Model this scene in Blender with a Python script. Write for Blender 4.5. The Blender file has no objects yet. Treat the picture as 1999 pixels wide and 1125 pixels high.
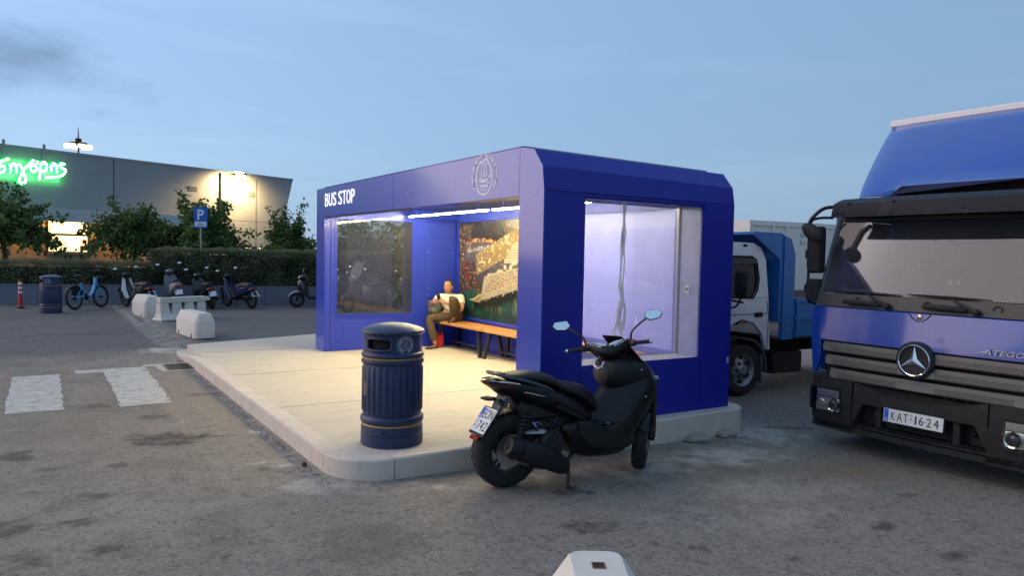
import bpy, bmesh, math, random
from math import sin, cos, pi, radians as rad, sqrt, atan2
from mathutils import Vector, Matrix

random.seed(7)
SC = bpy.context.scene
COL = SC.collection

# ------------------------------------------------------------------ camera
CAMP = Vector((-3.7476, -5.3878, 1.71))
YAW, PITCH, ROLL, FPX = 1.0036, -0.0428, 0.0201, 1445.2893
_f = Vector((cos(YAW) * cos(PITCH), sin(YAW) * cos(PITCH), sin(PITCH)))
_r = _f.cross(Vector((0, 0, 1))).normalized()
_u = _r.cross(_f)
_r2 = _r * cos(ROLL) + _u * sin(ROLL)
_u2 = _u * cos(ROLL) - _r * sin(ROLL)
cd = bpy.data.cameras.new('camera')
cd.sensor_width = 36.0
cd.lens = 36.0 * FPX / 1999.0
cd.clip_start, cd.clip_end = 0.05, 6000
cam = bpy.data.objects.new('camera', cd)
COL.objects.link(cam)
cam.matrix_world = Matrix.Translation(CAMP) @ Matrix((_r2, _u2, -_f)).transposed().to_4x4()
SC.camera = cam

# ------------------------------------------------------------------ sky, sun, exposure
SUN_AZ, SUN_EL = rad(140), rad(3.0)          # the sun has just gone down behind the camera's left shoulder
wd = bpy.data.worlds.new('World')
SC.world = wd
wd.use_nodes = True
wt = wd.node_tree
for n in list(wt.nodes):
    wt.nodes.remove(n)
WN, WL = wt.nodes, wt.links
w_out = WN.new('ShaderNodeOutputWorld')
w_bg = WN.new('ShaderNodeBackground')
w_sky = WN.new('ShaderNodeTexSky')
w_sky.sky_type = 'NISHITA'
w_sky.sun_disc = False
w_sky.sun_elevation = SUN_EL
w_sky.sun_rotation = pi / 2 - SUN_AZ
w_sky.altitude = 0
w_sky.air_density = 1.0
w_sky.dust_density = 1.2
w_sky.ozone_density = 3.0
w_bg.inputs['Strength'].default_value = 0.15
VEIL = (1.70, 2.62, 3.98)
# soft evening clouds: noise over the direction of view, stretched along the horizon
w_tc = WN.new('ShaderNodeTexCoord')
def wmath(op, a, b=None, clamp=False):
    m = WN.new('ShaderNodeMath'); m.operation = op; m.use_clamp = clamp
    for i, q in enumerate((a, b)):
        if q is None: continue
        if isinstance(q, (int, float)): m.inputs[i].default_value = q
        else: WL.new(q, m.inputs[i])
    return m.outputs[0]
w_map = WN.new('ShaderNodeMapping')
w_map.inputs['Rotation'].default_value = (0.0, 0.12, 0.5)
w_map.inputs['Scale'].default_value = (1.6, 1.6, 9.0)
WL.new(w_tc.outputs['Generated'], w_map.inputs[0])
w_n = WN.new('ShaderNodeTexNoise'); w_n.inputs['Scale'].default_value = 2.2
w_n.inputs['Detail'].default_value = 7; w_n.inputs['Roughness'].default_value = .55
w_n.inputs['Distortion'].default_value = .6
WL.new(w_map.outputs[0], w_n.inputs['Vector'])
cirrus = wmath('MULTIPLY', wmath('SUBTRACT', w_n.outputs[0], .50, True), 1.5, True)
# one darker bank of cloud, low in the sky towards the north
CL_DIR = Vector((-0.02, 0.981, 0.200)).normalized()
w_sub = WN.new('ShaderNodeVectorMath'); w_sub.operation = 'SUBTRACT'
w_sub.inputs[1].default_value = CL_DIR
WL.new(w_tc.outputs['Generated'], w_sub.inputs[0])
w_sc = WN.new('ShaderNodeVectorMath'); w_sc.operation = 'MULTIPLY'
w_sc.inputs[1].default_value = (1 / .14, 1 / .14, 1 / .045)
WL.new(w_sub.outputs[0], w_sc.inputs[0])
w_len = WN.new('ShaderNodeVectorMath'); w_len.operation = 'LENGTH'
WL.new(w_sc.outputs[0], w_len.inputs[0])
w_n2 = WN.new('ShaderNodeTexNoise'); w_n2.inputs['Scale'].default_value = 8.0
w_n2.inputs['Detail'].default_value = 8; w_n2.inputs['Roughness'].default_value = .6
w_m2 = WN.new('ShaderNodeMapping'); w_m2.inputs['Scale'].default_value = (1, 1, 2.6)
WL.new(w_tc.outputs['Generated'], w_m2.inputs[0]); WL.new(w_m2.outputs[0], w_n2.inputs['Vector'])
bank = wmath('SUBTRACT', wmath('ADD', 1.05, wmath('MULTIPLY', wmath('SUBTRACT', w_n2.outputs[0], .5), 2.6)), w_len.outputs['Value'])
bank = wmath('MULTIPLY', bank, .85, True)
w_hsv = WN.new('ShaderNodeHueSaturation')
w_hsv.inputs['Saturation'].default_value = 1.0
w_hsv.inputs['Value'].default_value = 0.62
WL.new(w_sky.outputs[0], w_hsv.inputs['Color'])
# twilight veil: the blue scattered light that fills the whole sky once the sun is down, a little stronger on the side where it set
w_dot = WN.new('ShaderNodeVectorMath'); w_dot.operation = 'DOT_PRODUCT'
w_dot.inputs[1].default_value = (cos(SUN_AZ), sin(SUN_AZ), 0.0)
WL.new(w_tc.outputs['Generated'], w_dot.inputs[0])
w_v = WN.new('ShaderNodeVectorMath'); w_v.operation = 'SCALE'
w_v.inputs[0].default_value = VEIL
WL.new(wmath('ADD', 1.0, wmath('MULTIPLY', w_dot.outputs['Value'], .36)), w_v.inputs['Scale'])
w_t = WN.new('ShaderNodeMix'); w_t.data_type = 'RGBA'; w_t.blend_type = 'ADD'
w_t.inputs['Factor'].default_value = 1
WL.new(w_hsv.outputs[0], w_t.inputs['A']); WL.new(w_v.outputs[0], w_t.inputs['B'])
w_c1 = WN.new('ShaderNodeMix'); w_c1.data_type = 'RGBA'; w_c1.blend_type = 'MIX'
w_br = WN.new('ShaderNodeMix'); w_br.data_type = 'RGBA'; w_br.blend_type = 'MULTIPLY'
w_br.inputs['Factor'].default_value = 1; w_br.inputs['B'].default_value = (1.35, 1.22, 1.14, 1)
WL.new(w_t.outputs['Result'], w_br.inputs['A'])
WL.new(cirrus, w_c1.inputs['Factor']); WL.new(w_t.outputs['Result'], w_c1.inputs['A']); WL.new(w_br.outputs['Result'], w_c1.inputs['B'])
w_dk = WN.new('ShaderNodeMix'); w_dk.data_type = 'RGBA'; w_dk.blend_type = 'MULTIPLY'
w_dk.inputs['Factor'].default_value = 1; w_dk.inputs['B'].default_value = (.60, .58, .62, 1)
WL.new(w_t.outputs['Result'], w_dk.inputs['A'])
w_c2 = WN.new('ShaderNodeMix'); w_c2.data_type = 'RGBA'
WL.new(bank, w_c2.inputs['Factor']); WL.new(w_c1.outputs['Result'], w_c2.inputs['A']); WL.new(w_dk.outputs['Result'], w_c2.inputs['B'])
WL.new(w_c2.outputs['Result'], w_bg.inputs['Color'])
WL.new(w_bg.outputs[0], w_out.inputs['Surface'])

sl = bpy.data.lights.new('sun', 'SUN')
sl.energy = 1.6
sl.angle = rad(60)
sl.color = (1.0, .73, .58)
sun = bpy.data.objects.new('sun', sl)
COL.objects.link(sun)
_sd = Vector((cos(SUN_AZ) * cos(rad(25)), sin(SUN_AZ) * cos(rad(25)), sin(rad(25))))
sun.rotation_euler = _sd.to_track_quat('Z', 'Y').to_euler()

SC.view_settings.view_transform = 'Standard'
SC.view_settings.look = 'None'
SC.view_settings.gamma = 1
SC.view_settings.exposure = 0.06
SC.view_settings.use_curve_mapping = False
SC.cycles.use_denoising = True
SC.cycles.max_bounces = 8
SC.cycles.transparent_max_bounces = 16
SC.cycles.caustics_reflective = False
SC.cycles.caustics_refractive = False
SC.cycles.sample_clamp_indirect = 6

# ------------------------------------------------------------------ material helpers
MATS = {}
def lin(r, g, b):
    return tuple(((c / 255 + .055) / 1.055) ** 2.4 if c > 10 else c / 255 / 12.92 for c in (r, g, b))
class NT:
    """small wrapper round a material's node tree"""
    def __init__(s, name):
        s.m = bpy.data.materials.new(name); s.m.use_nodes = True
        s.t = s.m.node_tree; s.N = s.t.nodes; s.L = s.t.links
        s.p = s.N['Principled BSDF']; s.out = s.N['Material Output']
        s.tc = None
    def co(s, kind='Object'):
        if s.tc is None: s.tc = s.N.new('ShaderNodeTexCoord')
        return s.tc.outputs[kind]
    def geo(s):
        return s.N.new('ShaderNodeNewGeometry').outputs['Position']
    def put(s, sock, v):
        if isinstance(v, (int, float)): sock.default_value = v
        elif isinstance(v, tuple): sock.default_value = (*v, 1) if len(v) == 3 and sock.type == 'RGBA' else v
        else: s.L.new(v, sock)
    def math(s, op, a, b=0.0, c=None, clamp=False):
        n = s.N.new('ShaderNodeMath'); n.operation = op; n.use_clamp = clamp
        s.put(n.inputs[0], a); s.put(n.inputs[1], b)
        if c is not None: s.put(n.inputs[2], c)
        return n.outputs[0]
    def noise(s, vec, scale, detail=4, rough=.55, dist=0.0):
        n = s.N.new('ShaderNodeTexNoise'); s.L.new(vec, n.inputs['Vector'])
        n.inputs['Scale'].default_value = scale; n.inputs['Detail'].default_value = detail
        n.inputs['Roughness'].default_value = rough; n.inputs['Distortion'].default_value = dist
        return n.outputs[0]
    def vor(s, vec, scale, feature='F1'):
        n = s.N.new('ShaderNodeTexVoronoi'); s.L.new(vec, n.inputs['Vector'])
        n.feature = feature; n.inputs['Scale'].default_value = scale
        return n
    def maps(s, vec, loc=(0, 0, 0), scale=(1, 1, 1), rot=(0, 0, 0)):
        n = s.N.new('ShaderNodeMapping'); s.L.new(vec, n.inputs[0])
        n.inputs['Location'].default_value = loc; n.inputs['Scale'].default_value = scale; n.inputs['Rotation'].default_value = rot
        return n.outputs[0]
    def ramp(s, fac, a, b, lo=0.0, hi=1.0):
        n = s.N.new('ShaderNodeMapRange'); n.interpolation_type = 'SMOOTHSTEP'
        s.put(n.inputs['Value'], fac)
        n.inputs['From Min'].default_value = a; n.inputs['From Max'].default_value = b
        n.inputs['To Min'].default_value = lo; n.inputs['To Max'].default_value = hi
        return n.outputs[0]
    def mix(s, fac, a, b, mode='MIX'):
        n = s.N.new('ShaderNodeMix'); n.data_type = 'RGBA'; n.blend_type = mode
        s.put(n.inputs['Factor'], fac); s.put(n.inputs['A'], a); s.put(n.inputs['B'], b)
        return n.outputs['Result']
    def bump(s, h, strength=.3, dist=.01):
        n = s.N.new('ShaderNodeBump'); n.inputs['Strength'].default_value = strength; n.inputs['Distance'].default_value = dist
        s.put(n.inputs['Height'], h); s.L.new(n.outputs[0], s.p.inputs['Normal'])
    def set(s, **k):
        for a, v in k.items():
            s.put(s.p.inputs[a.replace('_', ' ')], v)
        return s

def mat(name, col, rough=.5, metal=0.0, var=.12, scale=6, bump=0.0, bscale=40, coat=0.0, spec=.5, dirt=0.0, dirtcol=(.22, .19, .15)):
    """plain painted / moulded material with uneven colour and gloss"""
    if name in MATS: return MATS[name]
    t = NT(name); v = t.co('Object')
    n = t.noise(v, scale, 5, .6)
    a = tuple(c * (1 - var) for c in col); b = tuple(min(1, c * (1 + var)) for c in col)
    c = t.mix(n, a, b)
    if dirt:
        d = t.ramp(t.noise(v, scale * 1.7, 7, .65, .4), .5, .78, 0, dirt)
        c = t.mix(d, c, dirtcol)
    t.set(Base_Color=c, Metallic=metal)
    t.put(t.p.inputs['Roughness'], t.math('ADD', rough - .06, t.math('MULTIPLY', n, .12)))
    t.p.inputs['Specular IOR Level'].default_value = spec
    if coat:
        t.p.inputs['Coat Weight'].default_value = coat; t.p.inputs['Coat Roughness'].default_value = .08
    if bump: t.bump(t.noise(v, bscale, 4, .6), bump, .004)
    MATS[name] = t.m
    return t.m

def emit(name, col, strength):
    if name in MATS: return MATS[name]
    t = NT(name)
    t.set(Base_Color=col, Roughness=.5)
    t.p.inputs['Emission Color'].default_value = (*col, 1)
    t.p.inputs['Emission Strength'].default_value = strength
    MATS[name] = t.m
    return t.m

def glass(name, tint=(.9, .95, .95), ior=1.5, haze=0.0, hazecol=(.6, .6, .65), rough=.02, dustscale=5, streak=False, gain=1.0, vary=.5):
    """thin pane: see-through, mirror-like at grazing angles, with a film of dust"""
    if name in MATS: return MATS[name]
    t = NT(name)
    tr = t.N.new('ShaderNodeBsdfTransparent'); tr.inputs[0].default_value = (*tint, 1)
    gl = t.N.new('ShaderNodeBsdfGlossy'); gl.inputs['Roughness'].default_value = rough
    fr = t.N.new('ShaderNodeFresnel'); fr.inputs['IOR'].default_value = ior
    fac = t.math('MULTIPLY', fr.outputs[0], gain, clamp=True)
    m = t.N.new('ShaderNodeMixShader'); t.L.new(fac, m.inputs[0]); t.L.new(tr.outputs[0], m.inputs[1]); t.L.new(gl.outputs[0], m.inputs[2])
    last = m
    if haze:
        df = t.N.new('ShaderNodeBsdfDiffuse'); df.inputs[0].default_value = (*hazecol, 1)
        tl = t.N.new('ShaderNodeBsdfTranslucent'); tl.inputs[0].default_value = (*hazecol, 1)
        ad = t.N.new('ShaderNodeMixShader'); ad.inputs[0].default_value = .5
        t.L.new(df.outputs[0], ad.inputs[1]); t.L.new(tl.outputs[0], ad.inputs[2])
        v = t.co('Object')
        if streak: v = t.maps(v, scale=(3.0, 3.0, .7))
        d = t.ramp(t.noise(v, dustscale, 8, .65, .3), .25, .8, haze * (1 - vary), min(1, haze * (1 + vary)))
        m2 = t.N.new('ShaderNodeMixShader'); t.L.new(d, m2.inputs[0]); t.L.new(m.outputs[0], m2.inputs[1]); t.L.new(ad.outputs[0], m2.inputs[2])
        last = m2
    t.L.new(last.outputs[0], t.out.inputs['Surface'])
    MATS[name] = t.m
    return t.m

# ------------------------------------------------------------------ mesh helpers
I4 = Matrix.Identity(4)
def T(x, y, z): return Matrix.Translation((x, y, z))
def RZ(a): return Matrix.Rotation(a, 4, 'Z')
def RX(a): return Matrix.Rotation(a, 4, 'X')
def RY(a): return Matrix.Rotation(a, 4, 'Y')
class MB:
    def __init__(s, M=None): s.v = []; s.f = []; s.M = M or I4
    def add(s, vs, fs):
        o = len(s.v); M = s.M
        s.v += [tuple(M @ Vector(p)) for p in vs]
        s.f += [tuple(i + o for i in f) for f in fs]
        return s
    def box(s, lo, hi, b=0.0):
        x0, y0, z0 = lo; x1, y1, z1 = hi
        if b <= 0:
            return s.add([(x0, y0, z0), (x1, y0, z0), (x1, y1, z0), (x0, y1, z0), (x0, y0, z1), (x1, y0, z1), (x1, y1, z1), (x0, y1, z1)],
                         [(0, 3, 2, 1), (4, 5, 6, 7), (0, 1, 5, 4), (1, 2, 6, 5), (2, 3, 7, 6), (3, 0, 4, 7)])
        b = min(b, (x1 - x0) * .49, (y1 - y0) * .49, (z1 - z0) * .49)
        ring = lambda i, z: [(x0 + i, y0 + b, z), (x0 + b, y0 + i, z), (x1 - b, y0 + i, z), (x1 - i, y0 + b, z), (x1 - i, y1 - b, z), (x1 - b, y1 - i, z), (x0 + b, y1 - i, z), (x0 + i, y1 - b, z)]
        return s.loft([ring(b * .8, z0), ring(0, z0 + b), ring(0, z1 - b), ring(b * .8, z1)])
    def loft(s, rings, cap=True, closed=True):
        n = len(rings[0]); vs = [p for r in rings for p in r]; fs = []
        for i in range(len(rings) - 1):
            for j in range(n if closed else n - 1):
                k = (j + 1) % n
                fs.append((i * n + j, i * n + k, (i + 1) * n + k, (i + 1) * n + j))
        if cap and closed:
            fs.append(tuple(reversed(range(n)))); fs.append(tuple(range((len(rings) - 1) * n, len(rings) * n)))
        return s.add(vs, fs)
    def tube(s, pts, r, n=8, cap=True, closed=False, flat=1.0):
        P = [Vector(p) for p in pts]; m = len(P)
        rr = r if isinstance(r, (list, tuple)) else [r] * m
        rings = []; up = None
        for i in range(m):
            if closed: d = P[(i + 1) % m] - P[i - 1]
            else: d = P[min(i + 1, m - 1)] - P[max(i - 1, 0)]
            if d.length < 1e-9: d = Vector((0, 0, 1))
            d.normalize()
            if up is None:
                up = Vector((0, 0, 1)) if abs(d.z) < .9 else Vector((1, 0, 0))
            a = (up - d * up.dot(d))
            if a.length < 1e-6: a = d.orthogonal()
            a.normalize(); b = d.cross(a); up = a
            rings.append([tuple(P[i] + (a * cos(2 * pi * k / n) * flat + b * sin(2 * pi * k / n)) * rr[i]) for k in range(n)])
        if closed: rings.append(rings[0]); return s.loft(rings, cap=False)
        return s.loft(rings, cap=cap)
    def cyl(s, a, b, r, n=16, r2=None): return s.tube([a, b], [r, r if r2 is None else r2], n)
    def lathe(s, prof, n=32, c=(0, 0, 0), axis='z', skip=None, a0=0, a1=2 * pi):
        full = abs(a1 - a0 - 2 * pi) < 1e-6; m = n if full else n + 1
        vs = []; fs = []
        for (r, z) in prof:
            for k in range(m):
                a = a0 + (a1 - a0) * k / n
                p = (r * cos(a), r * sin(a), z)
                if axis == 'x': p = (p[2], p[0], p[1])
                if axis == 'y': p = (p[0], p[2], p[1])
                vs.append((c[0] + p[0], c[1] + p[1], c[2] + p[2]))
        for i in range(len(prof) - 1):
            for k in range(n):
                if skip and skip(i, k): continue
                k2 = (k + 1) % m
                fs.append((i * m + k, i * m + k2, (i + 1) * m + k2, (i + 1) * m + k))
        return s.add(vs, fs)
    def ell(s, c, r, n=14, m=9, M=None):
        vs = []; fs = []
        R = M or I4
        for i in range(1, m):
            t = pi * i / m
            for k in range(n):
                a = 2 * pi * k / n
                q = R @ Vector((r[0] * sin(t) * cos(a), r[1] * sin(t) * sin(a), r[2] * cos(t)))
                vs.append((c[0] + q.x, c[1] + q.y, c[2] + q.z))
        for q in (Vector((0, 0, r[2])), Vector((0, 0, -r[2]))):
            q = R @ q; vs.append((c[0] + q.x, c[1] + q.y, c[2] + q.z))
        for i in range(m - 2):
            for k in range(n):
                k2 = (k + 1) % n
                fs.append((i * n + k, (i + 1) * n + k, (i + 1) * n + k2, i * n + k2))
        t_, b_ = len(vs) - 2, len(vs) - 1
        for k in range(n):
            fs.append((t_, k, (k + 1) % n)); fs.append((b_, (m - 2) * n + (k + 1) % n, (m - 2) * n + k))
        return s.add(vs, fs)
    def prism(s, poly, d0, d1, plane='xz'):
        """polygon in a plane pushed along the third axis from d0 to d1"""
        def m(p, d):
            return {'xz': (p[0], d, p[1]), 'xy': (p[0], p[1], d), 'yz': (d, p[0], p[1])}[plane]
        return s.loft([[m(p, d0) for p in poly], [m(p, d1) for p in poly]])
    def slab(s, poly, holes_quads=None): pass
    def quad(s, *p): return s.add(p, [tuple(range(len(p)))])
    def frame(s, lo, hi, w, d0, d1, plane='xz'):
        """rectangular frame (hole in the middle) between (u0,v0) and (u1,v1), border widths w = l,r,b,t"""
        l, r, b, t = w if isinstance(w, tuple) else (w,) * 4
        o = [(lo[0], lo[1]), (hi[0], lo[1]), (hi[0], hi[1]), (lo[0], hi[1])]
        i = [(lo[0] + l, lo[1] + b), (hi[0] - r, lo[1] + b), (hi[0] - r, hi[1] - t), (lo[0] + l, hi[1] - t)]
        def m(p, d):
            return {'xz': (p[0], d, p[1]), 'xy': (p[0], p[1], d), 'yz': (d, p[0], p[1])}[plane]
        vs = [m(p, d0) for p in o] + [m(p, d0) for p in i] + [m(p, d1) for p in o] + [m(p, d1) for p in i]
        fs = []
        for k in range(4):
            j = (k + 1) % 4
            fs += [(k, j, 4 + j, 4 + k), (8 + k, 12 + k, 12 + j, 8 + j), (k, 8 + k, 8 + j, j), (4 + k, 4 + j, 12 + j, 12 + k)]
        return s.add(vs, fs)
    def build(s, name, m, parent=None, smooth=35, bevel=0.0, keep=False):
        me = bpy.data.meshes.new(name)
        me.from_pydata(s.v, [], s.f)
        if not keep or bevel:
            bm = bmesh.new(); bm.from_mesh(me)
            if bevel:
                bmesh.ops.remove_doubles(bm, verts=bm.verts, dist=1e-5)
                es = [e for e in bm.edges if len(e.link_faces) == 2 and e.calc_face_angle(0) > rad(30)]
                bmesh.ops.bevel(bm, geom=es, offset=bevel, segments=2, profile=.6, affect='EDGES', clamp_overlap=True)
            bmesh.ops.recalc_face_normals(bm, faces=bm.faces)
            bm.to_mesh(me); bm.free()
        if smooth:
            me.shade_smooth()
            me.set_sharp_from_angle(angle=rad(smooth))
        for q in (m if isinstance(m, (list, tuple)) else [m]): me.materials.append(q)
        o = bpy.data.objects.new(name, me)
        COL.objects.link(o)
        if parent: o.parent = parent
        return o

def tag(o, label=None, cat=None, group=None, kind=None):
    if label: o['label'] = label
    if cat: o['category'] = cat
    if group: o['group'] = group
    if kind: o['kind'] = kind
    return o
def thing(name, label, cat, loc=(0, 0, 0), rz=0.0, group=None):
    o = bpy.data.objects.new(name, None)
    o.empty_display_size = .1
    COL.objects.link(o)
    o.location = loc; o.rotation_euler = (0, 0, rz)
    return tag(o, label, cat, group)
def dup(o, parent=None):
    c = o.copy(); COL.objects.link(c)
    if parent: c.parent = parent
    for ch in list(o.children): dup(ch, c)
    return c
def kid(o, name, me, parent):
    pass
def lerp(a, b, t): return a + (b - a) * t
def smooth_pts(P, n=6, closed=False):
    """Catmull-Rom through P"""
    P = [Vector(p) for p in P]; m = len(P); out = []
    rng = range(m if closed else m - 1)
    for i in rng:
        p0 = P[(i - 1) % m] if closed or i > 0 else P[i] * 2 - P[i + 1]
        p1 = P[i]; p2 = P[(i + 1) % m]
        p3 = P[(i + 2) % m] if closed or i + 2 < m else p2 * 2 - p1
        for k in range(n):
            t = k / n
            out.append(.5 * ((2 * p1) + (p2 - p0) * t + (2 * p0 - 5 * p1 + 4 * p2 - p3) * t * t + (3 * p1 - p0 - 3 * p2 + p3) * t ** 3))
    if not closed: out.append(P[-1])
    return out
def rrect(x0, y0, x1, y1, r, n=4):
    out = []
    for cx, cy, a in ((x1 - r, y1 - r, 0), (x0 + r, y1 - r, 90), (x0 + r, y0 + r, 180), (x1 - r, y0 + r, 270)):
        for k in range(n + 1):
            t = rad(a + 90 * k / n); out.append((cx + r * cos(t), cy + r * sin(t)))
    return out
def text_geo(s, size=1.0, bold=0.0, depth=0.0, spacing=1.0, align='LEFT', res=3):
    cu = bpy.data.curves.new('t', 'FONT'); cu.body = s; cu.size = size; cu.extrude = depth / 2
    cu.offset = bold; cu.space_character = spacing; cu.align_x = align; cu.resolution_u = res
    o = bpy.data.objects.new('t', cu); COL.objects.link(o)
    dg = bpy.context.evaluated_depsgraph_get(); dg.update()
    me = bpy.data.meshes.new_from_object(o.evaluated_get(dg))
    vs = [tuple(v.co) for v in me.vertices]; fs = [tuple(p.vertices) for p in me.polygons]
    bpy.data.meshes.remove(me); bpy.data.objects.remove(o); bpy.data.curves.remove(cu)
    return vs, fs
def fit_text(s, w, h, depth=.004, bold=0.0, spacing=1.0):
    """text mesh scaled to fill a w x h box from (0,0)"""
    vs, fs = text_geo(s, 1.0, bold, 1.0, spacing)
    xs = [v[0] for v in vs]; ys = [v[1] for v in vs]
    x0, x1, y0, y1 = min(xs), max(xs), min(ys), max(ys)
    return [((v[0] - x0) / (x1 - x0) * w, (v[1] - y0) / (y1 - y0) * h, v[2] * depth) for v in vs], fs
def strip2(pts, w):
    """flat 2-D ribbon following pts -> list of quads (as verts, faces)"""
    P = [Vector((p[0], p[1])) for p in pts]; vs = []; fs = []
    for i, p in enumerate(P):
        d = P[min(i + 1, len(P) - 1)] - P[max(i - 1, 0)]
        if d.length < 1e-9: d = Vector((1, 0))
        d.normalize(); n = Vector((-d.y, d.x)) * w / 2
        vs += [(p.x + n.x, p.y + n.y, 0), (p.x - n.x, p.y - n.y, 0)]
    for i in range(len(P) - 1): fs.append((2 * i, 2 * i + 1, 2 * i + 3, 2 * i + 2))
    return vs, fs
def gz(x, y=0): return -.13 * min(max((x + 2) / 4.8, 0), 1) * min(max((14 - y) / 5, 0), 1)
# ================================================================== GROUND
import numpy as np
DUST = [(-2.1, .50, .34, .30, -.47, .6), (-2.05, -.1, .42, .2, -.5, .5), (-1.5, -.45, .5, .14, -.1, .55), (-.4, -.6, .8, .22, -.05, .5), (.6, -.75, .9, .30, 0, .45),
        (1.5, -.7, .9, .4, -.1, .55), (2.6, -.2, .8, .5, -.3, .5), (1.0, -1.6, 1.0, .4, -.4, .25), (-2.0, 8.3, .42, .55, 0, .8), (-2.02, 1.75, .04, .16, .15, .9), (.4, -2.0, .9, .35, -.45, .2)]
RUST = [(1.2, -1.2, .9, .35, -.4, .4), (2.2, -1.6, .8, .5, -.4, .5), (-.3, -.75, .55, .16, 0, .5), (.55, -.5, .4, .3, 0, .35)]
OIL = [(-2.782, 1.828, .36, .28, -.486, .85), (-2.46, 1.76, .13, .10, -.2, .8), (-3.9, 1.77, .2, .15, -.5, .8), (-3.26, 1.126, .08, .07, -.5, .75), (-2.79, 2.85, .2, .12, -.47, .6),
       (-3.27, 3.7, .14, .1, -.47, .7), (-2.72, 4.7, .25, .15, -.45, .45), (-2.16, 3.94, .22, .09, -.46, .6), (-3.54, -.13, .1, .06, -.5, .75), (-3.43, .37, .13, .08, -.5, .7),
       (-3.36, -.72, .13, .05, -.5, .75), (-2.92, -1.12, .07, .05, -.5, .8), (-3.8, -.69, .15, .08, -.5, .7), (-3.91, -.02, .16, .18, -.5, .7), (-.736, -1.682, .17, .11, -.45, .85),
       (-.434, -.99, .16, .10, -.3, .95), (-.42, -2.29, .10, .04, -.9, .7), (1.07, -2.57, .11, .05, -.45, .8), (1.02, -3.03, .14, .06, -.45, .8), (-.02, -2.62, .09, .04, -.45, .75),
       (-2.19, .38, .2, .07, -.5, .6), (-2.1, -1.3, .28, .34, -.5, .35), (-3.72, 1.22, .13, .05, -.5, .6), (-.9, -2.1, .03, .025, 0, .85), (-.84, -2.16, .02, .02, 0, .8), (-.56, -2.13, .03, .02, 0, .8),
       (2.0, -2.2, .12, .05, -.4, .6), (.1, -1.1, .3, .2, -.4, .3), (3.2, -.2, .3, .1, -.6, .7), (-5.0, 5.0, .5, .2, 0, .5), (-4.6, 9.0, .8, .25, .1, .5), (-3.3, 11.5, 1.2, .25, .1, .35)]
def vnoise(x, y, k=0):
    i = np.floor(x).astype(np.int64); j = np.floor(y).astype(np.int64); fx = x - i; fy = y - j
    fx = fx * fx * (3 - 2 * fx); fy = fy * fy * (3 - 2 * fy)
    def h(a, b):
        q = (a * 73856093) ^ (b * 19349663) ^ (k * 83492791 + 977)
        q = ((q ^ (q >> 13)) * 1274126177) & 0xffffffff
        return ((q ^ (q >> 16)) & 0xffff) / 65535.0
    return (h(i, j) * (1 - fx) + h(i + 1, j) * fx) * (1 - fy) + (h(i, j + 1) * (1 - fx) + h(i + 1, j + 1) * fx) * fy
def fbm(x, y, k=0, o=4):
    s = 0; a = .5; t = 0
    for q in range(o):
        s = s + a * vnoise(x, y, k + q * 7); t += a; a *= .55; x = x * 2.03; y = y * 2.03
    return s / t
def ground_material():
    t = NT('asphalt'); pos = t.geo()
    at = t.N.new('ShaderNodeAttribute'); at.attribute_name = 'marks'
    sp = t.N.new('ShaderNodeSeparateColor'); t.L.new(at.outputs['Color'], sp.inputs[0])
    oil, dust, rust = sp.outputs; wide = at.outputs['Alpha']
    sx = t.N.new('ShaderNodeSeparateXYZ'); t.L.new(pos, sx.inputs[0]); X = sx.outputs[0]
    mid = t.noise(pos, 1.7, 5, .65, .2); fine = t.noise(pos, 34, 5, .85); v1 = t.vor(pos, 80).outputs['Distance']
    base = t.mix(wide, (.185, .158, .128), (.295, .255, .208))
    base = t.mix(t.ramp(mid, .38, .68, 0, .5), base, (.150, .128, .105))
    Yj = t.math('ADD', sx.outputs[1], t.math('MULTIPLY', mid, 1.2))
    base = t.mix(t.ramp(Yj, 7.9, 9.6, 0, .72), base, t.mix(mid, (.074, .074, .078), (.112, .110, .112)))
    xj = t.math('ADD', X, t.math('MULTIPLY', t.math('SUBTRACT', mid, .5), .16))
    xj = t.math('ADD', xj, t.math('MULTIPLY', t.math('SUBTRACT', fine, .5), .05))
    strip = t.math('MULTIPLY', t.ramp(xj, -2.56, -2.50), t.ramp(Yj, 9.6, 7.9))
    base = t.mix(t.math('MULTIPLY', strip, .7), base, t.mix(mid, (.225, .192, .152), (.305, .264, .212)))
    seam = t.math('MULTIPLY', t.ramp(xj, -2.66, -2.58), t.ramp(xj, -2.50, -2.57))
    base = t.mix(t.math('MULTIPLY', t.math('MULTIPLY', seam, t.ramp(Yj, 9.6, 7.9)), .35), base, (.36, .29, .23))
    base = t.mix(t.ramp(fine, .46, .37, 0, .8), base, (.055, .050, .046))
    base = t.mix(t.ramp(fine, .56, .66, 0, .65), base, (.50, .46, .41))
    base = t.mix(t.ramp(v1, .30, .08, 0, .35), base, (.40, .37, .33))
    mott = t.noise(pos, 8.5, 6, .82, .2)
    base = t.mix(t.ramp(mott, .50, .36, 0, .5), base, (.085, .078, .072))
    base = t.mix(t.ramp(mott, .53, .68, 0, .42), base, (.34, .305, .26))
    base = t.mix(t.math('MULTIPLY', rust, .75), base, (.23, .155, .08))
    base = t.mix(t.math('MULTIPLY', dust, t.ramp(mott, .3, .6, .45, 1)), base, (.54, .48, .40))
    base = t.mix(oil, base, (.036, .030, .026))
    t.set(Base_Color=base)
    t.put(t.p.inputs['Roughness'], t.ramp(mid, .2, .8, .72, .92))
    t.p.inputs['Specular IOR Level'].default_value = .3
    t.bump(t.math('ADD', fine, t.math('MULTIPLY', v1, -.6)), .8, .008)
    return t.m
M_ASPH = ground_material()
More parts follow.
